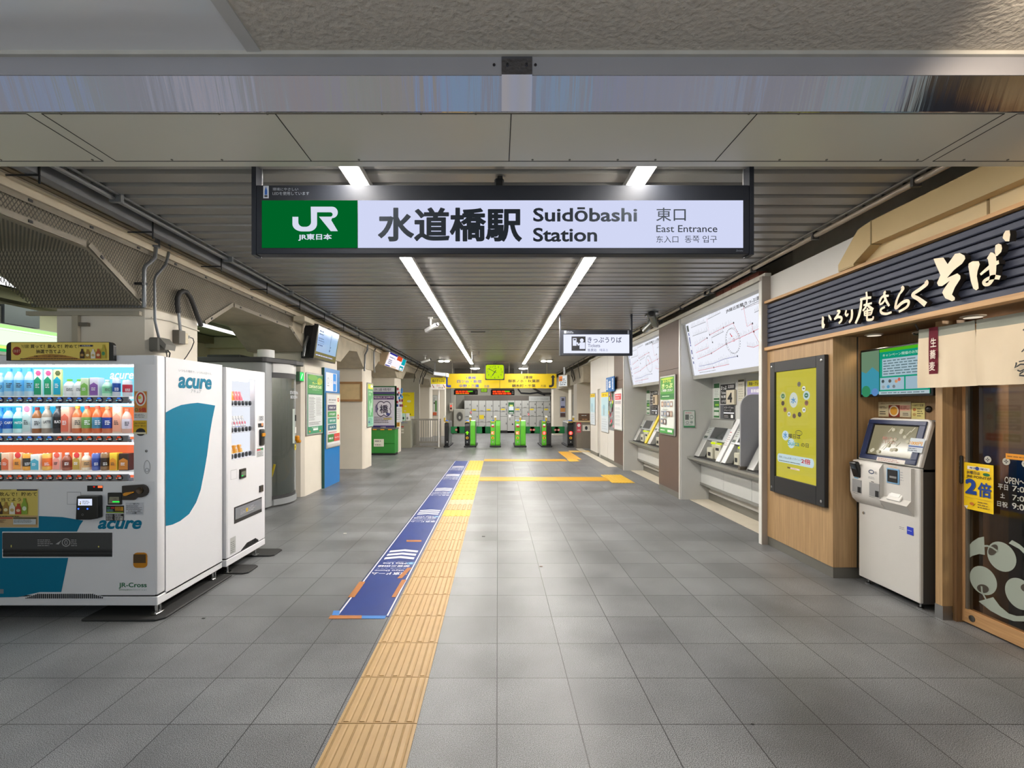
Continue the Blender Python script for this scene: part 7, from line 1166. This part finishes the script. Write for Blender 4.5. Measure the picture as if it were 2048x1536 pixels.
# --- locker bank
Yl = 27.25; lg = mt('#b4b4b0', .35, .1, .03, 3, 0, 'locker_grey'); zl = pz(801, Yl); cols = 12; xl0, xl1 = px(928.3, Yl), px(1101.5, Yl); cw = (xl1 - xl0) / cols
lay = {0: (.28, .55, .78), 1: (.36, .72), 2: (.36, .72), 3: (.36, .72), 4: (.36,), 5: (.25, .38, .53), 7: (.25, .38, .53), 8: (.25, .53), 9: (.25, .53), 10: (.25, .53), 11: (.25, .53)}
yl_ = pr('#d8c020'); nm = ('first', 'second', 'third', 'fourth', 'fifth', 'sixth', '', 'first', 'second', 'third', 'fourth', 'fifth')
for i in range(cols):
    x = xl0 + i * cw
    if i == 6:
        t = thing('locker_terminal', 'touch screen terminal with a green head in the middle of the locker bank', 'terminal', (x + cw/2, Yl + .3, 0)); mb = MB(); mb.box(x + .008, x + cw - .008, Yl, Yl + .6, .12, zl, lg); mb.build('body', t)
        f = MB(front(0, Yl - .002, 0)); f.rect(x + .05, zl - .75, x + cw - .03, zl - .1, pr('#1f5a34')); f.build('head', t); f = MB(front(0, Yl - .004, 0)); f.rect(x + .08, zl - .55, x + cw - .06, zl - .34, em('#e8f0f4', 1.0)); f.rect(x + .12, zl - .34, x + cw - .1, zl - .24, pr('#c8d070')); f.rect(x + .1, zl - .72, x + cw - .08, zl - .66, pr('#c4c8c4')); f.build('screen', t)
        f = MB(front(0, Yl - .002, 0)); f.ell(x + .13, zl - .88, .06, .07, W); f.rect(x + .22, zl - .86, x + .34, zl - .8, DK); f.rect(x + .25, zl - 1.38, x + .33, zl - 1.3, DK); f.rect(x + .11, zl - 1.12, x + .17, zl - 1.0, pr('#8a8a86')); f.build('controls', t); continue
    t = thing('locker_column', 'grey coin locker column, %s beside the terminal on its %s side' % (nm[5 - i] if i < 6 else nm[i], 'railing' if i < 6 else 'counter'), 'locker', (x + cw/2, Yl + .3, 0), 'coin locker bank')
    mb = MB(); mb.box(x, x + cw, Yl + .02, Yl + .6, .12, zl, mt('#5c5c58', .5)); mb.build('carcass', t); mb = MB(); mb.box(x, x + cw, Yl + .03, Yl + .6, 0, .12, K); mb.build('plinth', t)
    ed = (0,) + lay[i] + (1,); hh = zl - .14
    for k in range(len(ed) - 1):
        za, zb_ = zl - ed[k+1] * hh, zl - ed[k] * hh; mb = MB(); mb.box(x + .012, x + cw - .012, Yl, Yl + .022, za + .008, zb_ - .008, lg, .004); d = mb.build('door', t)
        mb = MB(); mb.box(x + cw - .085, x + cw - .055, Yl - .01, Yl, (za + zb_)/2 - .05, (za + zb_)/2 + .05, DK); mb.build('handle', d)
    f = MB(front(0, Yl - .003, 0))
    for k in lay[i][:2]: f.rect(x + .1, zl - k*hh + .03, x + .26, zl - k*hh + .05, pr('#5a5a56'))
    if i in (1, 3, 5, 7, 9, 11): k = lay[i][0]; f.rect(x + .04, zl - k*hh - (.12 if i > 4 else -.05), x + .26, zl - k*hh - (.04 if i > 4 else -.13), yl_)
    if i == 2: f.rect(x + .04, zl - .62*hh, x + .3, zl - .48*hh, yl_)
    if i in (0, 8):
        for zz in ((.4, .66) if i == 0 else (.46,)): f.rect(x + cw - .07, zl - zz*hh - .06, x + cw + .01, zl - zz*hh + .06, pr('#e8505c')); f.rect(x + cw - .05, zl - zz*hh - .02, x + cw - .02, zl - zz*hh + .02, W, .004)
    f.build('stickers', t)
t = thing('locker_header', 'long dark panel above the locker bank with a pale header board at its end', 'panel board', (0, Yl, zl)); mb = MB(); mb.box(xl0, xl1 + .1, Yl + .1, Yl + .62, zl, pz(791, Yl), mt('#5a544e', .5)); mb.build('panel', t); a, z0, e_, z1 = R(1058, 792.5, 1100, 802.5, Yl); mb = MB(); mb.box(a, e_, Yl - .03, Yl + .1, z0, z1, pr('#b4b6b4')); mb.build('header_board', t); f = MB(front(0, Yl - .032, 0)); f.text('コインロッカー COIN LOCKER', a + .1, z0 + .07, e_ - .1, z1 - .1, pr('#7f8480')); f.build('header_lettering', t)
mb = MB(); mb.box(xl1 + .002, xl1 + .1, Yl, Yl + .6, 0, zl, mt('#4a4642', .5)); struct(mb, 'trim_7')
# --- staffed counter
t = thing('staff_counter', 'stainless steel staff counter box beside the last ticket gate', 'counter', (px(1167, 17.6), 17.9, 0)); a, b_ = px(1153, 17.5), px(1182, 17.5); mb = MB(); mb.box(a, 3.4, 17.5, 18.5, 0, .95, mt('#948c82', .35, .6, .05)); mb.build('body', t); mb = MB(); mb.box(a - .05, 3.4, 17.46, 18.5, .95, 1.0, mt('#c8b48c', .4)); mb.build('top', t)
f = MB(front(0, 17.497, 0)); q = R(1153.5, 845, 1162, 865, 17.5); f.rect(*q, pr('#c84858')); f.ell((q[0]+q[2])/2, q[3] - .1, .055, .06, W); f.text('お願い', q[0] + .02, q[1] + .05, q[2] - .02, q[1] + .12, W); q = R(1165, 850, 1180, 862, 17.5); f.rect(*q, pr('#e0ddd2')); f.ell((q[0]+q[2])/2, (q[1]+q[3])/2, .05, .07, DK); f.build('stickers', t)
t = thing('counter_display', 'brown topped display with small pale items on the staff counter', 'display', (px(1170, 17.6), 17.7, 1.0)); q = R(1158, 827, 1180, 838, 17.6); mb = MB(); mb.box(q[0], q[2], 17.66, 17.74, 1.0, q[3], pr('#5a4434')); mb.build('board', t); f = MB(front(0, 17.655, 0)); lines(f, q[0] + .1, q[3] - .1, q[2] - .06, q[3] - .05, 1, '#c8d4dc'); lines(f, q[0] + .12, 1.02, q[2] - .02, 1.08, 1, '#d8a878', 3); f.build('items', t)
t = thing('barrier_cabinet', 'dark steel cabinet between the black gate and the staff counter', 'cabinet', (px(1150, 17.9), 18.2, 0)); mb = MB(); mb.box(px(1147.5, 17.9), px(1153, 17.9), 17.9, 19, 0, .98, mt('#4f4b46', .4, .4), .01); mb.build('body', t)
def pF(f): f.rect(0, 0, 1, 1, pr('#b4b8d8')); f.rect(0, .25, 1, .45, pr('#d89858')); f.rect(0, 0, 1, .2, pr('#5a4440')); f.text('旅', .2, .8, .8, .95, DK, bold=.03); f.rect(.1, .45, .9, .55, pr('#4a4c70'))
a, z0, e_, z1 = R(1120, 793, 1132, 835, 25.1); poster('wall_poster', 'violet and orange travel poster beside the lockers', front(a, 25.195, z0), e_ - a, z1 - z0, pF)
def pU(f): f.rect(0, 0, 1, 1, pr('#dfe2e0')); f.rect(.1, .6, .9, .72, pr('#5a94c4')); f.rect(.1, .3, .9, .6, pr('#b8c4e0')); f.text('ご案内', .25, .48, .75, .55, DK); lines(f, .2, .8, .9, .88, 1); f.rect(.2, .35, .8, .45, pr('#e4e8f0'))
a, z0, e_, z1 = R(1140, 789, 1158, 838, 22.2); poster('wall_poster', 'white and blue notice on the pale pillar beyond the staff counter', front(3.45, 22.295, z0), .5, z1 - z0, pU)
t = thing('yellow_strip', 'narrow yellow upright sign on the back wall beside the lockers', 'sign', (px(1111, 27), 27, 1.4)); mb = MB(); a, z0, e_, z1 = R(1109.5, 801, 1113, 834, 26.9); mb.box(a, e_, 26.9, 26.95, z0, z1, pr('#d0cc18')); mb.build('board', t)
mb = MB(); mb.box(3.0, 4.2, 26.95, 27.1, 0, 2.6, pillarm); struct(mb, 'wall_side')
t = thing('information_screen', 'grey cased screen high above the staff counter with an orange and white page', 'screen', (2.9, 16.9, 2.5)); M = frame((px(1117, 16.9), 16.9, pz(774.5, 16.9)), (.32, -.12, .02), (.0, 0, 1)); mb = MB(M); mb.box(0, .32, 0, .42, -.45, 0, mt('#a49c8c', .5), .01); mb.box(.14, .2, .42, .7, -.2, -.15, galv); mb.build('case', t); f = MB(M); f.rect(.02, .03, .30, .39, em('#e4e8e8', .9)); f.rect(.02, .2, .14, .38, em('#f0904c', .9)); lines(f, .04, .05, .28, .3, 4, '#2a2c30', 3); f.build('display', t)
t = thing('information_screen', 'white edged screen high beside the blue arrow of the yellow sign', 'screen', (px(872, 17), 17.1, 2.6)); M = frame((px(864, 17), 17.3, pz(751, 17) + .03), (.45, -.1, -.06), (.05, 0, 1)); mb = MB(M); mb.box(0, .5, 0, .14, -.3, 0, pr('#d8d4cc'), .01); mb.build('case', t); f = MB(M); f.rect(.03, .02, .47, .12, em('#f4f6fa', 1.0)); f.build('display', t); mb = MB(); mb.box(px(868, 17.3), px(870, 17.3), 17.4, 17.45, 2.6, 3.12, galv); mb.build('bracket', t)
t = thing('cable_bundle', 'tangle of dark cables under the ceiling beside the grey cased screen', 'cables', (3.0, 18, 2.8)); rr = random.Random(6)
for i in range(6):
    y = 16.9 + rr.uniform(0, 3); mb = MB(); mb.tube([(2.88 + rr.uniform(-.05, .1), y, 3.08), (2.9 + rr.uniform(0, .15), y + .2, 2.85 + rr.uniform(-.1, .1)), (3.05, y + .3, 2.7 + rr.uniform(-.1, .1)), (3.15, y + .6, 2.45)], .013, mt('#4a4742', .6), 6); mb.build('cable', t)
t = thing('cable_bundle', 'tangle of dark cables under the ceiling above the railing', 'cables', (-3.0, 18, 2.8))
for i in range(6):
    y = 17.2 + rr.uniform(0, 3); mb = MB(); mb.tube([(-2.88, y, 3.08), (-2.95 - rr.uniform(0, .15), y + .2, 2.85 + rr.uniform(-.1, .1)), (-3.1, y + .3, 2.7 + rr.uniform(-.1, .1)), (-3.2, y + .6, 2.45)], .013, mt('#4a4742', .6), 6); mb.build('cable', t)
# wall clutter above the lockers
t = thing('wall_conduit', 'dark pipes on the back wall above the locker bank', 'pipe', (1.5, 28.2, 2.3)); mb = MB(); q = lambda x, y: (px(x, 28.2), 28.25, pz(y, 28.2)); mb.tube([q(1036, 778), q(1042, 786), q(1060, 787), q(1075, 785), q(1090, 790)], .04, DK, 6); mb.tube([q(1066, 776), q(1085, 787), q(1110, 787)], .06, mt('#4a4844', .5), 6); mb.build('pipe', t)
# ================================================================== on the floor
tan = mt('#ba9866', .5, 0, .12, 9, 0, 'worn_tactile'); yel2 = mt('#d2a616', .45, 0, .06, 9, 0, 'yellow_tactile'); pale = mt('#c0a880', .5, 0, .08, 9)
rib_edge = mt('#9c7d4c', .7, 0, .3, 30)  # darker colour for thin lines along both sides of each rib
def bars(mb, x0, x1, y0, y1, m, along='y', n=4, h=.004):
    mb.box(x0, x1, y0, y1, .0, .005, m)
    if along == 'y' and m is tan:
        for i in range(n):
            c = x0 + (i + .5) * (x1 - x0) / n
            for d in (-.021, .021): mb.box(c + d - .003, c + d + .003, y0 + .006, y1 - .006, .005, .0056, rib_edge)
    if along == 'y':
        w = (x1 - x0) / n
        for i in range(n): c = x0 + (i + .5) * w; mb.prism([(c - .017, .005), (c - .010, .005 + h), (c + .010, .005 + h), (c + .017, .005)], 'y', y0 + .008, y1 - .008, m)
    else:
        w = (y1 - y0) / n
        for i in range(n): c = y0 + (i + .5) * w; mb.prism([(c - .017, .005), (c - .010, .005 + h), (c + .010, .005 + h), (c + .017, .005)], 'x', x0 + .008, x1 - .008, m)
sx0, sx1 = -.782, -.394
t = thing('tactile_path', 'long ribbed tactile paving path, sandy near the entrance and yellow towards the gates', 'tactile paving', (-.59, 8, 0))
mb = MB(); mb2 = MB(); mb3 = MB(); y = .353 + .4; k = 0
while y < 13.5:
    m_ = tan if y < 6.6 or 7.1 < y < 7.5 else (pale if 7.5 < y < 7.8 or 10.7 < y < 11.2 else yel2); tgt = mb if m_ is tan else mb2
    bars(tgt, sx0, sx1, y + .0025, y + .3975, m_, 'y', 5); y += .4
mb.build('sandy_section', t, 'worn sandy tiles'); mb2.build('yellow_section', t, 'bright yellow tiles')
def strip_(label, y0, y1, x0, x1, pad=None, cat='tactile paving', along='x'):
    t = thing('tactile_branch', label, cat, ((x0+x1)/2, (y0+y1)/2, 0)); mb = MB(); bars(mb, x0, x1, y0, y1, mt('#c8941c', .45, 0, .08, 9), along, 3); mb.build('ribbed_strip', t)
    if pad: mb = MB(); bars(mb, *pad, yel2, 'y', 7); mb.build('landing_pad', t)
ya, yb = fl(962), fl(954.5); strip_('yellow tactile branch leading to the large fare map machines', ya, yb, sx1 + .01, px(1216, fl(958)), (px(1213, fl(958)), px(1256, fl(958)), fl(966), fl(950)))
ya, yb = fl(922.5), fl(918.5); strip_('yellow tactile branch turning to the farther ticket machines', ya, yb, sx1 + .01, px(1132, fl(920)), (px(1135, fl(920)), px(1155, fl(920)), fl(923), fl(919)))
t = thing('tactile_branch', 'diagonal looking yellow tactile branch running to the staff counter', 'tactile paving', (2.3, 14.8, 0)); mb = MB(); bars(mb, 2.02, 2.42, fl(919), fl(903.5), mt('#c8941c', .45, 0, .08, 9), 'y', 6); mb.build('ribbed_strip', t); mb = MB(); bars(mb, 2.43, 3.1, fl(904.5), fl(901.5), mt('#d8b468', .5), 'x', 3); mb.build('end_strip', t)
# blue guide sheet
bx0, bx1 = -1.20, -.80; by0, by1 = fl(1234), fl(922); blue = mt('#1c357a', .38, 0, .1, 5, 0, 'blue_guide_film'); wh2 = mt('#d4d4d6', .45, 0, .05, 20)
t = thing('floor_guide', 'long dark blue floor guide sheet with white chevrons beside the tactile path', 'floor sign', (-1.0, 7, 0)); mb = MB(); mb.box(bx0, bx1, by0, by1, 0, .0012, blue); mb.build('sheet', t)
mb = MB(); 
for x in (bx0 + .008, bx1 - .022): mb.box(x, x + .012, by0 + .02, by1, .0012, .0018, wh2)
mb.build('edge_lines', t)
for k, yy in enumerate((fl(1112), fl(1026), fl(980), fl(951), fl(934.5))):
    f = MB(frame((-1.0, yy, .0018), (-1, 0, 0), (0, -1, 0))); s = 1.0
    for j in range(3): o = -.16 + j * .115; f.poly([(-.15, o + .045), (0, o), (.15, o + .045), (.15, o - .02), (0, o - .065), (-.15, o - .02)][::-1], wh2, .0002)
    f.build('chevrons', t)
    f = MB(frame((-1.0, yy + .04, .0018), (-1, 0, 0), (0, -1, 0)))
    f.text('Mita Line', -.10, .255, .13, .30, wh2, n=.0002, bold=.02); f.ring(-.145, .275, .042, .035, .008, mt('#8ac4e4', .5), .0002); f.ell(-.145, .275, .022, .018, mt('#8ac4e4', .5), .0003); f.text('三田線 미타선', -.1, .215, .1, .24, pr('#aab0c4'), n=.0002)
    f.text('都営三田線', -.15, .33, .16, .385, wh2, n=.0002, bold=.02); f.text('东京巨蛋  도쿄 돔', -.12, .41, .16, .435, pr('#aab0c4'), n=.0002); f.text('Tokyo Dome', -.15, .455, .16, .50, wh2, n=.0002, bold=.02); f.text('東京ドーム', -.165, .53, .17, .60, wh2, n=.0002, bold=.03)
    f.build('lettering', t)
tb = mt('#a8692f', .55, 0, .1, 20, 0, 'brown_tape'); tbl = mt('#3a7cc4', .5, 0, .05)
def tape(pts, m_, label):
    P_ = [(px(x, fl(y)), fl(y)) for x, y in pts]; c_ = Vector((sum(p[0] for p in P_)/4, sum(p[1] for p in P_)/4, 0)); t = MB(); t.prism(P_, 'z', .0018, .0032 + .0004 * len(bpy.data.objects) % 3 * .0003, m_); o = t.build('tape_strip', loc=c_); tag(o, label, 'tape', 'tape on the floor guide sheet')
tape([(657, 1238), (723, 1238), (724, 1231.5), (661, 1231.5)], tb, 'brown tape across the near end of the blue floor guide')
tape([(723, 1238), (770, 1238), (772, 1232), (724, 1232)], tbl, 'blue tape across the near end of the blue floor guide')
tape([(664, 1231), (678, 1231), (680, 1222), (667, 1222)], tbl, 'small blue tape square at the near corner of the blue floor guide')
tape([(696, 1195), (709, 1195), (731, 1164), (719, 1164)], tb, 'brown tape along the open floor edge of the blue floor guide')
tape([(783, 1195), (791, 1195), (813, 1160), (804, 1160)], tb, 'brown tape between the blue floor guide and the tactile path, nearer piece')
tape([(794, 1157), (804, 1157), (824, 1136), (815, 1136)], tb, 'brown tape over the round line mark on the blue floor guide')
tape([(813, 1084), (843, 1084), (843, 1080.5), (813, 1080.5)], tb, 'short brown tape patch in the middle of the blue floor guide')
rr = random.Random(12); crumb = pr('#c8c4b8')
for x, y, c, lab in ((1082, 1133, '#6a4a38', 'tiny brown scrap on the floor near the middle'), (967, 1073, '#3a3834', 'tiny dark scrap on the floor beside the tactile path'), (690, 1067, '#d8d4c8', 'tiny white scrap on the floor before the blue guide sheet'), (407, 1237, '#3a3a38', 'tiny dark scrap on the floor before the drinks machine'), (1505, 1449, '#3a3a38', 'tiny dark scrap on the floor near the noodle shop side'), (795, 919.5, '#d8d0c8', 'tiny pale scrap on the floor before the green bin')):
    Yy = fl(y); X = px(x, Yy); mb = MB(); s = .004 * Yy / 2.5; mb.box(X - s*2, X + s*2, Yy - s, Yy + s, 0, .004, pr(c), .001); tag(mb.build('litter_scrap', loc=(X, Yy, 0)), lab, 'litter', 'scraps on the floor')
# ================================================================== light, air, camera
w = bpy.data.worlds.new('street_light'); bpy.context.scene.world = w; w.use_nodes = True; nt = w.node_tree; bg = nt.nodes['Background']
tc = nt.nodes.new('ShaderNodeTexCoord'); sp = nt.nodes.new('ShaderNodeSeparateXYZ'); nt.links.new(tc.outputs['Generated'], sp.inputs[0])
at2 = nt.nodes.new('ShaderNodeMath'); at2.operation = 'ARCTAN2'; nt.links.new(sp.outputs[0], at2.inputs[0]); nt.links.new(sp.outputs[1], at2.inputs[1])
wv = nt.nodes.new('ShaderNodeTexNoise'); wv.noise_dimensions = '1D'; wv.inputs['Scale'].default_value = 7; wv.inputs['Detail'].default_value = 6; wv.inputs['Roughness'].default_value = .7; nt.links.new(at2.outputs[0], wv.inputs['W'])
cr = nt.nodes.new('ShaderNodeValToRGB'); nt.links.new(wv.outputs['Fac'], cr.inputs[0]); e = cr.color_ramp.elements
e[0].position = .3; e[0].color = lin('#6f6c64'); e[1].position = .72; e[1].color = lin('#f4f6ff')
for p_, c_ in ((.40, '#8fb0a8'), (.45, '#c8b094'), (.5, '#9a9c98'), (.55, '#a8b0d8'), (.6, '#8cc0d0'), (.64, '#d8b888'), (.68, '#b4b8cc')): q = e.new(p_); q.color = lin(c_)
# street below the eye line brightened beyond the sky, added to lift the near ceiling
mr = nt.nodes.new('ShaderNodeMapRange'); nt.links.new(sp.outputs[2], mr.inputs[0]); mr.inputs[1].default_value = -.12; mr.inputs[2].default_value = .05; mr.inputs[3].default_value = 2.6; mr.inputs[4].default_value = 1.3
nt.links.new(cr.outputs[0], bg.inputs[0]); nt.links.new(mr.outputs[0], bg.inputs[1])
def lamp(name, kind, loc, power, col, size=.2, rot=(0, 0, 0), **k):
    d = bpy.data.lights.new(name, kind); d.energy = power; d.color = col
    if kind == 'AREA': d.size = size
    else: d.shadow_soft_size = size
    for a, v in k.items(): setattr(d, a, v)
    o = bpy.data.objects.new(name, d); C.objects.link(o); o.location = loc; o.rotation_euler = rot; return o
lamp('shop_spot', 'SPOT', (1.7, 1.5, 3.0), 85, (1, .84, .64), .08, (math.radians(62), 0, math.radians(-62)), spot_size=2.0, spot_blend=.8)
for x, y in ((3.26, 4.18), (3.27, 3.32)): lamp('downlight_bulb', 'SPOT', (x, y, 2.15), 5, (1, .82, .6), .05, (0, 0, 0), spot_size=2.2, spot_blend=.6)
lamp('hall_tube', 'AREA', (-5.2, 6.5, 2.95), 14, (.93, 1, .86), 1.2)
for x in (-1.2, 1.2): lamp('far_hall_lamp', 'AREA', (x, 24, 3.08), 170, (1, .98, .94), .1, shape='RECTANGLE', size_y=6)
lamp('door_fill', 'POINT', (3.49, 2.75, 2.38), 9, (1, .88, .72), .05)  # added fill, no lamp there: brightens the board behind the door glass
lamp('shop_room', 'POINT', (4.6, 2.2, 2.2), 200, (1, .85, .66), .2)
cam = bpy.data.cameras.new('camera'); co = bpy.data.objects.new('camera', cam); C.objects.link(co)
co.location = (0, 0, H); co.rotation_euler = (math.pi / 2, 0, 0); cam.sensor_width = 36; cam.lens = 36 * F / 2048
cam.shift_x = (1024 - CX) / 2048; cam.shift_y = (CY - 768) / 2048; cam.clip_end = 200
sc = bpy.context.scene; sc.camera = co
vs = sc.view_settings; vs.view_transform = 'Standard'; vs.look = 'None'; vs.exposure = 0; vs.gamma = 1; vs.use_curve_mapping = False
sc.cycles.max_bounces = 8; sc.cycles.diffuse_bounces = 4; sc.cycles.glossy_bounces = 3; sc.cycles.transparent_max_bounces = 12
sc.cycles.sample_clamp_indirect = 4; sc.cycles.caustics_reflective = False; sc.cycles.caustics_refractive = False
sc.cycles.use_denoising = True; sc.cycles.use_light_tree = True
